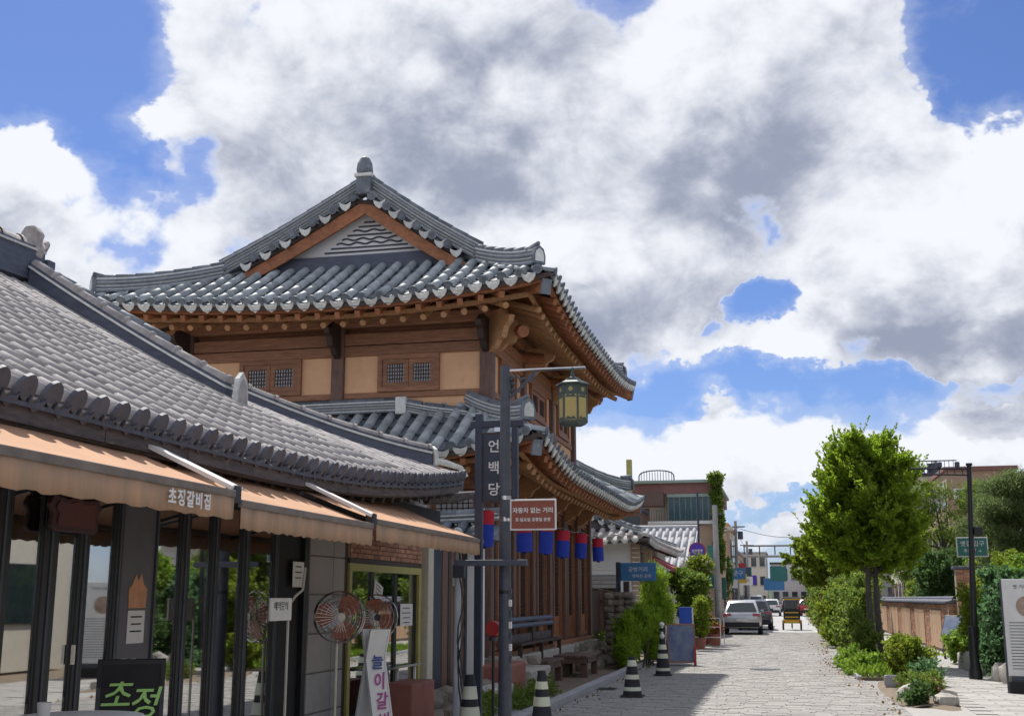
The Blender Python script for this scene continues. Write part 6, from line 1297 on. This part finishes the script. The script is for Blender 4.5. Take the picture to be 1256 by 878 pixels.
bush('dark low plants between the lamp post and the white panel', [(4.75, 25.5, .5, .4, .8, .6), (4.9, 24.6, .9, .4, .7, .7), (5.2, 26.6, .9, .6, .8, .8)], 12000, .10, 'leaf_d', True, 'plant', 'garden_plant')
for i, (x, y, s) in enumerate(((4.3, 30.6, .24), (4.32, 31.5, .26), (4.4, 32.6, .22), (4.28, 28.9, .25), (4.3, 26.9, .2), (4.35, 26.2, .22))):
    o = rock_mb(x, y, s*.7, s, s, s*1.15, 400+i, n=10).build('garden_stone', M['palestone'], None, True); tag(o, ['pale upright garden stone under the fresh green shrub', 'pale garden stone second from the lectern', 'pale garden stone beside the tilted lectern', 'pale stone just left of the black lamp post', 'pale stone right of the black lamp post', 'pale stone nearest the white story panel'][i], 'stone', 'garden stones')
# soft pines and garden trees behind
def tree(label, x, y, h, blobs, n, size, lm, bark='bark', name='garden_tree', r=.16, asp=.3, up=.2, group=None, branch=True, thr=-.1):
    o = thing(name, label, 'tree', (x, y, 0), group=group); mb = MB(); L = limb(mb, (x, y, 0), (x+.2, y, h*.62), r, r*.45, .05, 8); mb.build('trunk', M[bark], o, True); mb = MB()
    for b in blobs: limb(mb, L[random.choice((4, 5, 6, 7))], (b[0], b[1], b[2]-b[5]*.2), r*.4, .02, .12, 6)
    mb.build('branches', M[bark], o, True); leaves('crown', clump_pts(blobs, n, .35, 1.5, thr), size, M[lm], o, asp=asp, up=up); return o
pb = []
for k in range(44):
    a = random.uniform(0, 2*PI); zz = random.uniform(1.9, 6.1); rr = 2.6*math.sqrt(max(.05, 1-((zz-3.7)/2.9)**2))*random.uniform(.3, 1.0); pb.append((9.3+math.cos(a)*rr*1.05, 49+math.sin(a)*rr, zz, random.uniform(.6, 1.05), random.uniform(.6, 1.0), random.uniform(.32, .55)))
tree('wide soft green pine with reddish limbs behind the black lamp post', 9.1, 49, 5.6, pb, 80000, .17, 'leaf_p', 'pinebark', 'pine_tree', .2, asp=.16, up=.6)
pb = [(12.6+random.uniform(-1.6, 1.6), 47+random.uniform(-1.5, 1.5), random.uniform(1.4, 4.3), random.uniform(.6, 1.0), random.uniform(.6, 1.0), random.uniform(.35, .6)) for k in range(18)]
tree('darker pine at the right edge, in front of the distant tiled roof', 12.4, 47, 4.6, pb, 42000, .17, 'leaf_m', 'pinebark', 'pine_tree', .18, asp=.2, up=.5)
bush('round light green bush over the wall beside the pine', scatter_blobs(7.4, 9.6, 43.5, 45, 1.0, 2.3, 7, .6, .9), 16000, .12, 'leaf_m')
bush('dark evergreen bush behind the garden wall, right of the ginkgo', [(6.9, 52, 1.7, 1.7, 1.5, 1.4), (6.1, 51, 2.4, .9, 1.0, .8), (8.0, 52, 2.2, 1.0, 1.0, .9)], 24000, .13, 'leaf_d')
bush('yellow-leaved shrub peeping over the garden wall', [(5.8, 56, 1.5, .6, .8, .9)], 4000, .13, 'leaf_y')
tree('grey-green willow-like tree between the ginkgo and the pine', 7.6, 62, 7.5, [(7.6+random.uniform(-1.9, 1.9), 62+random.uniform(-1.5, 1.5), random.uniform(3, 6.9), .9, .9, .9) for _ in range(14)], 22000, .19, 'leaf_m', asp=.2)
tree('green tree at the far end of the shrub row', 5.4, 95, 7.0, [(5.0+random.uniform(-1.9, 1.9), 95+random.uniform(-1.5, 1.5), random.uniform(2.5, 6.2), 1.1, 1.1, 1.0) for _ in range(10)], 9000, .28, 'leaf_y')
# hedges, planting and a low house on the near right, mirrored in the restaurant glass
for i, y in enumerate((8, 11, 14, 17, 20)):
    bush(['low bush nearest the camera on the right, mirrored in the glass', 'yellowish bush on the near right, mirrored in the glass', 'leafy bush on the right opposite the fan', 'tall bush on the right opposite the paper lanterns', 'bush just outside the right edge before the story panel'][i], [(5.8, y, .7, .8, 1.2, .8), (6.0, y+1, 1.1+.2*(i % 2), .7, .9, .6)], 6000, .13, ('leaf_m', 'leaf_y', 'leaf_i', 'leaf_m', 'leaf_d')[i], group='bushes on the near right')
hr = thing('plain_house', 'plain cream house on the near right, seen only mirrored in the glass doors', 'house', (10, 12, 0)); MB().box(7.4, 13, -2, 27, 0, 5.9).build('wall', M['cream'], hr)
MB().add([(6.8, -2.5, 5.9), (6.8, 27.5, 5.9), (10.2, 27.5, 7.4), (10.2, -2.5, 7.4), (13.6, 27.5, 5.9), (13.6, -2.5, 5.9)], [(0, 3, 2, 1), (3, 5, 4, 2), (0, 5, 3), (1, 2, 4), (0, 1, 4, 5)]).build('roof', M['tile'], hr)
for y in (1, 4, 8.5, 13, 17.5, 22, 25): MB().box(7.35, 7.399, y-.7, y+.7, 3.6, 5.0).build('window', M['glass_dark'], hr); MB().box(7.35, 7.399, y-.7, y+.7, 1.1, 2.5).build('window', M['glass_dark'], hr)

# bright bush and climbers on the left
bush('bright green feathery bush at the kerb behind the single cone', [(-3.85, 29.6, .65, .28, .6, .65), (-3.65, 30.2, 1.0, .32, .6, .42), (-3.5, 31.0, .8, .34, .6, .62), (-3.85, 28.9, .35, .22, .4, .36)], 26000, .075, 'leaf_bright', True, asp=.3, up=.9, thr=-.25)
bush('tall narrow yellow-green bamboo-like plant below the blue sign', [(-3.75, 33.6, 1.6, .30, .4, 1.1), (-3.6, 34.2, 1.9, .28, .4, .7), (-3.4, 33.6, 1.2, .3, .4, .7)], 13000, .09, 'leaf_bright', True, 'plant', 'bamboo', asp=.22, up=1.3)
bush('small white-flowered plants on the terrace before the plank gate', [(-4.9, 32.4, .55, .3, .6, .14)], 1500, .06, 'leaf_m', False, 'plant', 'flowering_plant', extra=(140, .05, 'paper', 'flowers'))
bush('weeds along the terrace foot beside the kerb', [(-4.1, 18.5, .12, .16, 1.2, .16), (-4.2, 20.6, .12, .16, .9, .14), (-4.25, 16.6, .15, .14, .8, .2)], 3500, .07, 'leaf_m', False, 'plant', 'ground_plant')
def potted(label, x, y, ph, pr_, blobs, n, size, lm, pm='terra', name='potted_plant', extra=None):
    o = thing(name, label, 'potted plant', (x, y, 0)); MB().lathe([(pr_*.7, 0), (pr_, ph), (pr_*1.08, ph), (pr_*1.08, ph+.04), (pr_*.9, ph+.04), (pr_*.85, ph-.03)], 14, (x, y, .05)).build('pot', M[pm], o, True)
    mb = MB()
    for b in blobs: limb(mb, (x, y, ph), (b[0], b[1], b[2]), .02, .006, .08, 4)
    mb.build('stems', M['bark'], o); P = clump_pts(blobs, n, .4, 1.8, -.15); leaves('foliage', P, size, M[lm], o, asp=.4, up=.3)
    if extra: P = clump_pts(blobs, extra[0], .8, 3, -.3); leaves(extra[3], P, extra[1], M[extra[2]], o, asp=.8)
potted('tall potted plant with big arching green leaves past the blue board', -3.3, 42.5, .5, .28, [(-3.4, 42.5, 1.5, .4, .5, .6), (-3.1, 42.3, 2.1, .45, .5, .4), (-3.6, 42.8, 2.3, .5, .5, .4)], 7000, .18, 'leaf_m')
potted('potted shrub with yellow-green leaves in front of the orange pots', -2.85, 40.0, .32, .2, [(-2.85, 40, .9, .3, .3, .5), (-2.8, 40.1, 1.4, .22, .25, .35)], 5000, .11, 'leaf_y')
potted('row-end potted plant with pale yellow blooms above eye level', -3.6, 46.0, .5, .3, [(-3.6, 46, 2.2, .6, .5, .5), (-3.2, 46, 2.9, .5, .5, .4), (-3.3, 45.6, 1.5, .5, .5, .5)], 7000, .16, 'leaf_y', extra=(300, .12, 'cream', 'flowers'))
potted('red-flowered pot at the end of the planter row', -2.55, 43.2, .36, .24, [(-2.55, 43.2, .62, .28, .28, .2)], 1500, .09, 'leaf_m', extra=(350, .09, 'redpaint', 'flowers'))
potted('orange pot with a low bush beside the red-flowered one', -2.9, 44.2, .40, .26, [(-2.9, 44.2, .8, .35, .3, .3)], 1800, .11, 'leaf_r')
potted('small potted green plant left of the blue board', -3.75, 37, .3, .2, [(-3.75, 37, .8, .3, .3, .4), (-3.7, 37, 1.3, .3, .3, .3)], 3500, .1, 'leaf_m')
fr_ = thing('planter_rack', 'white wire rack around the orange and red pots', 'rack', (-2.7, 43, 0))
for x in (-3.15, -2.3):
    for y in (42.2, 44.6): MB().box(x-.015, x+.015, y-.015, y+.015, .04, 1.0).build('post', M['white'], fr_)
for z in (.35, .7, 1.0): MB().box(-3.15, -2.3, 42.19, 42.21, z, z+.02).build('rail', M['white'], fr_)
gc = thing('green_stool', 'low green plastic stool beside the silver car', 'stool', (-3.6, 56.5, 0)); MB().box(-3.98, -3.40, 56.3, 56.8, .36, .42).build('seat', M['greenpaint'], gc, bevel=.02)
for x in (-3.96, -3.46):
    for y in (56.32, 56.73): MB().box(x, x+.06, y, y+.05, .04, .36).build('leg', M['greenpaint'], gc)
MB().box(-3.95, -3.43, 56.31, 56.33, .12, .18).build('rail', M['greenpaint'], gc)
upo = thing('utility_pole', 'thick pale concrete utility pole left of the silver car', 'utility pole', (-3.75, 60, 0)); MB().tube([(-3.42, 61.5, 0), (-3.42, 61.5, 6.4)], [.17, .13], 12).build('pole', M['concrete'], upo, True); MB().box(-3.75, -3.1, 61.45, 61.55, 5.9, 6.0).build('cross_arm', M['post'], upo)

# ---------------------------------------------------------------- buildings down the street, left
wb = thing('white_house', 'white-walled house with a grey shutter and old tiled eaves beyond the plank gate', 'house', (-7, 44, 0))
MB().box(-9.5, -5.0, 39.6, 51, 0, 3.9).build('wall', M['plaster'], wb); MB().box(-6.85, -5.45, 39.54, 39.6, .9, 2.45).build('shutter_frame', M['post'], wb)
for i in range(11): MB().box(-6.80, -5.50, 39.50, 39.54, .92+i*.138, .92+i*.138+.125).build('shutter_slat', M['concrete'], wb)
for i in range(24):
    for sx in (0,): MB().box(-5.02-.0, -4.74, 39.53-.02*(i % 2), 39.58, .1+i*.155, .1+i*.155+.13).build('brick', M['brickpale'], wb)
MB().box(-8.9, -5.1, 39.56, 39.598, 2.62, 2.72).build('string_course', M['white'], wb)
wr = Roof(-10.3, -4.35, 38.7, 52, 3.55, .15, .42, .02, 1.2, Wc=3)
sh_ = tile_roof(wr, wb, M['tile_old'], M['wood_grey'], detail='SE', sp=.34, L=.42, endmat=M['lime'], limit=220, rname='roof')
for cx in (0, 1):
    for cy in (0, 1): ridge(wb, hip_path(wr, cx, cy, 1.3, .3, 6), .16, .16, 2, 'hip_ridge')
zt = wr.z(wr.xc, 45, True); ridge(wb, [(wr.xc, 39.9, zt), (wr.xc, 50.8, zt)], .24, .2, 3, 'main_ridge'); gable(wr, wb, 0, M['plaster'], False, M['wood_grey'], fin=False, dr=(.16, .16, 2))
for i in range(26): MB().tube([(-5.1, 39.2+i*.46, 3.65), (-4.5, 39.2+i*.46, 3.38)], .05, 6).build('rafter', M['wood_grey'], wb, True)
mb = MB().add([(-5.0, 42.0, 3.3), (-5.0, 47.5, 3.3), (-3.85, 47.5, 2.75), (-3.85, 42.0, 2.75), (-5.0, 42.0, 3.27), (-5.0, 47.5, 3.27), (-3.85, 47.5, 2.6), (-3.85, 42.0, 2.6)], [(0, 3, 2, 1), (4, 5, 6, 7), (0, 4, 7, 3), (3, 7, 6, 2), (2, 6, 5, 1)]).build('red_awning', M['pinkawn'], wb); mb['label'] = 'faded red cloth awning'
for y in (41.2, 43.6, 46.2, 48.6): MB().box(-5.0, -4.9, y, y+1.6, .1, 2.6).build('door', M['wood_z'], wb); MB().box(-4.9, -4.88, y+.2, y+1.4, 1.0, 2.4).build('door_glass', M['glass_dark'], wb)
MB().box(-4.86, -4.6, 41.8, 42.1, .1, 3.4).build('brick_pier', M['brickpale'], wb)
MB().box(-4.2, -3.9, 39.0, 39.5, .1, 1.4).build('plinth', M['palestone'], wb, bevel=.03)
w2 = thing('tiled_house', 'low house with a bright cement-tile gable roof behind the round violet sign', 'house', (-7, 57, 0)); MB().box(-9.5, -4.5, 53, 63, 0, 2.8).build('wall', M['cream'], w2)
# roof slopes down towards the camera: cement tile columns seen as bright ribs
zA, zB = 2.9, 4.95; yA, yB = 52.4, 57.0
MB().add([(-9.9, yA, zA), (-4.0, yA, zA), (-4.0, yB, zB), (-9.9, yB, zB), (-9.9, 63.5, zA), (-4.0, 63.5, zA), (-4.0, yA, zA-.15), (-9.9, yA, zA-.15)], [(0, 1, 2, 3), (3, 2, 5, 4), (7, 6, 1, 0), (7, 4, 5, 6), (1, 5, 2), (0, 3, 4), (1, 6, 5), (0, 4, 7)]).build('roof', M['roofcement'], w2); rfm = None
ctm2 = arc_tile(1.3, .10, .11).mesh('roof_rib', M['roofcement'], True)
for i in range(18):
    for j in range(4):
        t0, t1 = j/4, (j+1)/4; p = Vector((-9.6+i*.32, lerp(yA, yB, t0), lerp(zA, zB, t0))); q = Vector((-9.6+i*.32, lerp(yA, yB, t1), lerp(zA, zB, t1))); o = bpy.data.objects.new('roof_rib', ctm2); link(o, w2, slopeM(p, q))
MB().tube([(-9.9, yB, zB+.05), (-4.0, yB, zB+.05)], .14, 8).build('ridge', M['roofcement'], w2)
for x in (-9, -7.5, -6): MB().box(x, x+.9, 52.95, 52.99, 1.2, 2.4).build('window', M['glass_dark'], w2)
for y in (54, 56.5, 59, 61.2): MB().box(-4.5, -4.45, y, y+1.2, .3, 2.4).build('door', M['glass_dark'], w2)
MB().box(-4.5, -3.95, 55, 60, 2.5, 2.62).build('canopy', M['signgreen'], w2); MB().box(-4.3, -3.6, 61.9, 62, 2.2, 3.0).build('shop_sign', M['signgreen'], w2)
# terrace building
tb_ = thing('terrace_building', 'two-storey building with a teal glazed upper terrace, red-brown band and ivy on its corner', 'building', (-8, 70, 0))
MB().box(-8.4, -3.75, 67, 80, 0, 5.7).build('lower_wall', M['brickpale'], tb_); MB().box(-8.2, -3.8, 68.2, 80, 5.7, 7.5).build('upper_wall', M['cream'], tb_)
MB().box(-8.5, -3.65, 66.9, 80.2, 7.5, 8.1).build('red_band', M['redtrim'], tb_); MB().box(-8.65, -3.5, 66.7, 80.3, 8.1, 8.26).build('cornice', M['greentrim'], tb_); MB().box(-6.4, -3.7, 66.85, 67.0, 7.3, 7.48).build('window_head', M['greentrim'], tb_)
for i in range(8): MB().box(-6.30+i*.32, -6.02+i*.32, 67.0, 67.04, 6.02, 7.3).build('window', M['teal'], tb_)
for i in range(9): MB().box(-6.34+i*.32, -6.31+i*.32, 66.96, 67.06, 6.02, 7.3).build('mullion', M['greentrim'], tb_)
MB().box(-8.4, -3.6, 66.7, 67.1, 5.78, 5.95).build('balcony_slab', M['white'], tb_)
for i in range(24): MB().box(-7.3+i*.15, -7.28+i*.15, 66.75, 66.77, 5.95, 6.6).build('baluster', M['teal'], tb_)
MB().box(-7.9, -6.5, 65.8, 66.9, 6.75, 7.5).build('side_canopy', M['wood_bench'], tb_); MB().box(-8.4, -7.4, 66.8, 66.99, 5.9, 6.7).build('red_sign', M['redtrim'], tb_)
bush('ivy hanging down the corner of the terrace building', [(-3.55, 66.6, 7.2, .28, .4, 1.0), (-3.5, 66.6, 5.8, .25, .4, .8), (-3.6, 66.5, 8.1, .35, .4, .3), (-3.55, 66.5, 4.0, .3, .4, 1.0)], 9000, .17, 'leaf_m', False, 'vine', 'ivy')
rl_ = thing('arched_railing', 'arched grey roof railing on top of the terrace building', 'railing', (-7, 68, 8.26)); mb = MB(); arch = [(-8.1+2.05*(1-math.cos(PI*i/16))/2, 68, 8.28+.68*math.sin(PI*i/16)**.35) for i in range(17)]; mb.tube(arch, .04, 6); mb.build('arch_rail', M['post'], rl_, True)
for i in range(12): x = -7.95+i*.16; MB().tube([(x, 68, 8.27), (x, 68, 8.88)], .02, 5).build('bar', M['post'], rl_)
gp = MB().box(-8.55, -8.25, 65.9, 66.2, 4, 9.4).build('green_chimney', M['yellowframe'], None); tag(gp, 'square green chimney pole rising left of the arched railing', 'chimney')
bt = thing('brown_shed', 'small brown upper room behind the white house roof', 'building', (-9, 58, 0)); MB().box(-11.5, -7.3, 62.0, 65, 0, 6.2).build('wall', M['wood_bench'], bt); MB().box(-11.7, -7.2, 61.8, 65.2, 6.2, 6.35).build('roof', M['tile_dark'], bt)
for x in (-10.8, -9.3, -8.3): MB().box(x, x+.9, 61.95, 61.99, 5.0, 5.9).build('window', M['glass_dark'], bt)
def block(label, x0, x1, y0, y1, h, wallm, floors=2, band=None, cols=4, roof=None, sides='SE', name='street_building', parapet=True):
    o = thing(name, label, 'building', ((x0+x1)/2, y0, 0)); MB().box(x0, x1, y0, y1, 0, h).build('wall', M[wallm], o)
    if parapet: MB().box(x0-.15, x1+.15, y0-.15, y1+.15, h, h+.25).build('parapet', M[band or 'concrete'], o)
    fh = h/floors
    for f in range(floors):
        if 'S' in sides:
            cw = (x1-x0)/cols
            for c in range(cols):
                w = MB().box(x0+cw*(c+.2), x0+cw*(c+.8), y0-.06, y0-.01, f*fh+fh*.35, f*fh+fh*.8).build('window', M['glass_dark'], o); MB().box(x0+cw*(c+.18), x0+cw*(c+.82), y0-.10, y0-.0, f*fh+fh*.30, f*fh+fh*.348).build('sill', M['concrete'], w)
        sd = x1 if 'E' in sides else (x0 if 'W' in sides else None)
        if sd is not None:
            s = 1 if 'E' in sides else -1; n_ = max(2, int((y1-y0)/3)); cw = (y1-y0)/n_
            for c in range(n_): a, b = sorted((sd+s*.01, sd+s*.06)); MB().box(a, b, y0+cw*(c+.2), y0+cw*(c+.8), f*fh+fh*.3, f*fh+fh*.8).build('window', M['glass_dark'], o)
    return o
b = block('narrow beige building with a heavy cornice beyond the utility pole', -9, -3.9, 84, 96, 6.6, 'cream', 2, 'wood_light'); MB().box(-4.3, -3.7, 83.6, 84, 0, 6.4).build('column', M['ochre'] if 'ochre' in M else M['brickpale'], b, bevel=.05)
MB().box(-4.5, -3.5, 83.5, 84.1, 6.3, 6.6).build('column_cap', M['cream'], b)
block('grey building past the narrow beige one on the left', -10, -4.2, 98, 112, 5.6, 'concrete', 2, 'post')
block('pale shopfront building farther along the left side', -11, -4.6, 114, 132, 5.0, 'cream', 2)
block('low brick shop far down the left side', -11, -5, 134, 150, 6.5, 'brickpale', 2)
block('light building closing the far end of the street, left part', -7.0, -2.5, 165, 175, 7.6, 'cream', 3, 'concrete', 4)
block('white building closing the far end of the street, centre', -2.0, 3.0, 172, 180, 6.4, 'plaster', 2, 'wood_grey', 4)
block('reddish building at the far end right of the street', 3.2, 6.5, 160, 175, 5.4, 'brick', 2, 'concrete', 3, sides='SW')
block('grey building far right behind the street trees', 7, 16, 150, 170, 7.5, 'concrete', 2, 'post', 4, sides='SW')
gt_ = thing('overhead_gantry', 'flat dark roof frame on posts spanning the street end', 'canopy', (0, 128, 0)); MB().box(-4.3, 2.2, 128, 130, 5.95, 6.12).build('beam', M['concrete'], gt_); MB().box(-4.3, 2.2, 128, 130, 7.1, 7.2).build('upper_beam', M['concrete'], gt_)
for x in (-4.2, -2.6, -1.0, .6, 2.1): MB().box(x-.06, x+.06, 128.5, 128.7, 6.2, 7.1).build('strut', M['post'], gt_)
for x in (-4.2, 2.1): MB().box(x-.12, x+.12, 128.4, 128.8, 0, 5.9).build('post', M['post'], gt_)
MB().box(-1.6, .1, 127.9, 128, 3.4, 5.0).build('green_board', M['signgreen'], gt_)
for i, (x, y, h, lb) in enumerate(((-3.9, 72, 2.6, 'dark green board on posts before the beige building'),)):
    o = thing('green_board', lb, 'sign board', (x, y, 0)); MB().box(-4.6, -3.5, 72, 72.08, 1.6, 2.9).build('panel', M['signgreen'], o); MB().box(-4.55, -4.45, 72.09, 72.15, 0, 2.9).build('post', M['post'], o); MB().box(-3.65, -3.55, 72.09, 72.15, 0, 2.9).build('post', M['post'], o)
bush('dark street greenery between the green board and the beige building', [(-4.2, 78, 2.4, .7, 1.2, 1.2), (-4.0, 80, 3.4, .6, 1.0, .9)], 4000, .2, 'leaf_d')
# far lamp and wires
# right-side buildings
bk = block('pink-brown brick building with a red roof edge behind the pine', 9.9, 13.9, 76, 88, 9.35, 'brickpale', 3, 'redtrim', 3, sides='W')
rb = block('dark-railed flat roof building left of the brick one', 8.6, 12.6, 92, 104, 10.6, 'cream', 3, 'post', 3, sides='SW')
for i in range(14): MB().box(8.5+i*.31, 8.54+i*.31, 91.9, 91.94, 10.85, 11.7).build('railing_bar', M['post'], rb)
MB().box(8.4, 12.8, 91.88, 91.95, 11.7, 11.78).build('railing', M['post'], rb); MB().lathe([(.5, 0), (.5, .9), (.2, 1.1)], 12, (11.4, 94, 10.85)).build('water_tank', M['post'], rb); MB().box(9.5, 10.3, 93, 94, 10.85, 11.9).build('rooftop_unit', M['concrete'], rb)
hh = thing('tiled_roof_house', 'traditional house with an upturned grey tile roof at the far right edge', 'house', (17, 56, 0)); hrf = Roof(13.6, 22, 54, 62, 4.6, .5, .5, .03, 1.8, Wc=3.5)
tile_roof(hrf, hh, M['tile_old'], M['wood_dark'], detail='S', sp=.34, L=.42, limit=120, rname='roof'); MB().box(14.8, 21, 55.3, 60.8, 0, 4.6).build('wall', M['plaster'], hh)
for cx in (0, 1):
    for cy in (0, 1): ridge(hh, hip_path(hrf, cx, cy, 1.9, .3, 6), .2, .18, 3, 'hip_ridge')
zt = hrf.z(hrf.xc, 58, True); ridge(hh, [(hrf.xc, 55.5, zt+.1), (hrf.xc, 58, zt), (hrf.xc, 60.6, zt+.1)], .35, .22, 4, 'main_ridge'); gable(hrf, hh, 0, M['plaster'], False, M['wood_grey'], dr=(.24, .18, 3)); eaves(hrf, hh, 'SW', 1.2, sp=.5, flying=False)
# distant wooded hills and town edge
def hill(name, x0, x1, y, h, seed, mt):
    n = 60; v = []; 
    for j, (dy, k) in enumerate(((0, 0), (40, .6), (90, 1), (160, .5))):
        for i in range(n+1): t = i/n; v.append((lerp(x0, x1, t), y+dy, -1+k*h*(.6+.5*noise.noise(Vector((t*5, seed, j*.2)))+.15*noise.noise(Vector((t*22, seed, j)))))) 
    f = [(j*(n+1)+i, j*(n+1)+i+1, (j+1)*(n+1)+i+1, (j+1)*(n+1)+i) for j in range(3) for i in range(n)]; struct(MB().add(v, f).build(name, mt, None, True))
hm = mat('wooded_hill', (0.05, .085, .05), (.035, .06, .035), scale=.05, rough=1); hill('hills', -300, 340, 420, 14, 3.3, hm)

# street clutter beyond: projecting shop signs, air-conditioner boxes, poles, wires, manhole
def proj_sign(lb, x, y, z, w, h, mt, txt=None, tm='white'):
    o = thing('shop_sign', lb, 'sign', (x, y, z)); MB().box(x, x+w, y, y+.12, z, z+h).build('panel', M[mt], o, bevel=.01); MB().box(x-.25, x, y+.04, y+.08, z+h*.5-.03, z+h*.5+.03).build('bracket', M['post'], o)
    if txt: text(txt, min(h*.5, w/len(txt)*.9), M[tm], o, frameT((x+w/2, y-.004, z+h/2), (1, 0, 0), (0, 0, 1)), ext=.001)
proj_sign('small white square sign projecting past the red awning', -4.3, 51.5, 2.7, .55, .5, 'white', '찻집', 'ink'); proj_sign('narrow green sign high beside the utility pole', -4.1, 65.0, 3.2, .5, 1.3, 'signgreen')
proj_sign('blue sign on the beige building with the column', -3.8, 86, 3.0, 1.0, .8, 'signblue', '문구', 'white'); proj_sign('red sign on the grey building past the column', -4.1, 99, 3.4, .9, 1.1, 'redpaint'); proj_sign('yellow sign beyond the red one on the left', -4.4, 108, 3.0, 1.0, .8, 'yellow')
proj_sign('white sign on the pale shopfront building', -4.4, 116, 2.9, 1.3, .8, 'white', '약국', 'signgreen'); proj_sign('teal sign over the far left shop', -4.6, 124, 3.6, 1.2, 1.2, 'teal'); proj_sign('violet sign before the far brick shop', -4.7, 136, 3.2, 1.5, 1.0, 'signpurple'); proj_sign('red sign at the right side of the street end', 2.4, 140, 3.0, 1.4, 1.0, 'redpaint'); proj_sign('light blue banner across the left lane far away', -2.6, 145, 2.6, 2.4, 1.4, 'signblue')
for i, (x, y, z, lb) in enumerate(((-4.4, 70, 5.0, 'air-conditioner box under the ivy corner'), (-3.85, 88, 2.4, 'air-conditioner box on the beige building'), (-4.15, 104, 3.6, 'air-conditioner box on the grey building'), (10.6, 75.6, 7.6, 'air-conditioner box on the pink-brown brick building'))):
    o = thing('air_conditioner', lb, 'air conditioner', (x, y, z)); MB().box(x-.4, x+.4, y-.35, y-.05, z, z+.6).build('case', M['white'], o, bevel=.02); MB().lathe([(.0, 0), (.2, 0), (.2, .02), (0, .02)], 16, T=Matrix.Translation((x-.1, y-.36, z+.3)) @ Matrix.Rotation(PI/2, 4, 'X')).build('grille', M['post'], o)
poles = [(-3.42, 61.5, 6.0), (-3.6, 92, 7.5), (-3.8, 125, 7.5), (3.0, 105, 7.5), (3.1, 145, 7.5)]
for i, (x, y, h) in enumerate(poles[1:]):
    o = thing('utility_pole', ['distant concrete pole before the grey building on the left', 'farther concrete pole by the pale shopfront', 'distant pole right of the street behind the shrub row', 'farthest pole at the street end on the right'][i], 'utility pole', (x, y, 0)); MB().tube([(x, y, 0), (x, y, h)], [.16, .11], 8).build('pole', M['concrete'], o, True); MB().box(x-.7, x+.7, y-.05, y+.05, h-.5, h-.4).build('cross_arm', M['post'], o); MB().lathe([(.2, 0), (.2, .6)], 10, (x+.35, y, h-1.4)).build('transformer', M['post'], o)
def wire(a, b, sag, lb):
    o = MB().tube([Vector(a).lerp(Vector(b), i/12)-Vector((0, 0, sag*math.sin(PI*i/12))) for i in range(13)], .02, 4).build('overhead_wire', M['black']); tag(o, lb, 'wire')
for k, (a, b, lb) in enumerate((((-3.42, 61.5, 5.9), (-3.6, 92, 7.1), 'black wire from the thick concrete pole to the next pole, upper'), ((-3.6, 92, 7.1), (-3.8, 125, 7.1), 'black wire between the two distant left poles'), ((-3.6, 92, 7.0), (3.0, 105, 7.1), 'black wire crossing the street far away'), ((3.0, 105, 7.1), (3.1, 145, 7.1), 'black wire between the poles right of the street'), ((-3.42, 61.5, 5.4), (-3.6, 92, 6.2), 'black wire from the thick concrete pole to the next pole, lower'))): wire(a, b, .5, lb)
mh = thing('manhole_cover', 'round dark iron manhole cover in the paving left of the ginkgo', 'manhole cover', (-.6, 30, 0)); MB().lathe([(.0, -.01), (.36, -.01), (.37, .006), (.34, .008), (.33, .004), (0, .004)], 28, (-.6, 30, .004)).build('lid', M['post'], mh)
for i in range(7): MB().box(-.85+i*.08, -.82+i*.08, 29.85, 30.15, .008, .014).build('rib', M['post'], mh)

P = np.concatenate([np.column_stack([-3.55+np.abs(rng.normal(0, .12, 260)), rng.uniform(14, 45, 260), rng.uniform(.0, .012, 260)]), np.column_stack([np.interp(yq := rng.uniform(16, 50, 300), [16, 20.5, 25, 29, 34, 50], [1.7, 1.68, 1.55, 1.3, 1.2, 1.35])-np.abs(rng.normal(0, .25, 300)), yq, rng.uniform(.0, .012, 300)])])
lv = leaves('fallen_leaves', P, .06, M['leaf_r'], None, 'stuff', asp=.7, up=0); lv['label'] = 'scattered dry fallen leaves along both kerbs'
dg = thing('drain_grate', 'rectangular iron drain grate at the left kerb near the single cone', 'drain', (-3.4, 22.5, 0)); MB().box(-3.6, -3.25, 22.6, 23.2, -.01, .004).build('frame', M['post'], dg)
for i in range(7): MB().box(-3.57+i*.045, -3.545+i*.045, 22.63, 23.17, .005, .012).build('bar', M['blackm'], dg)
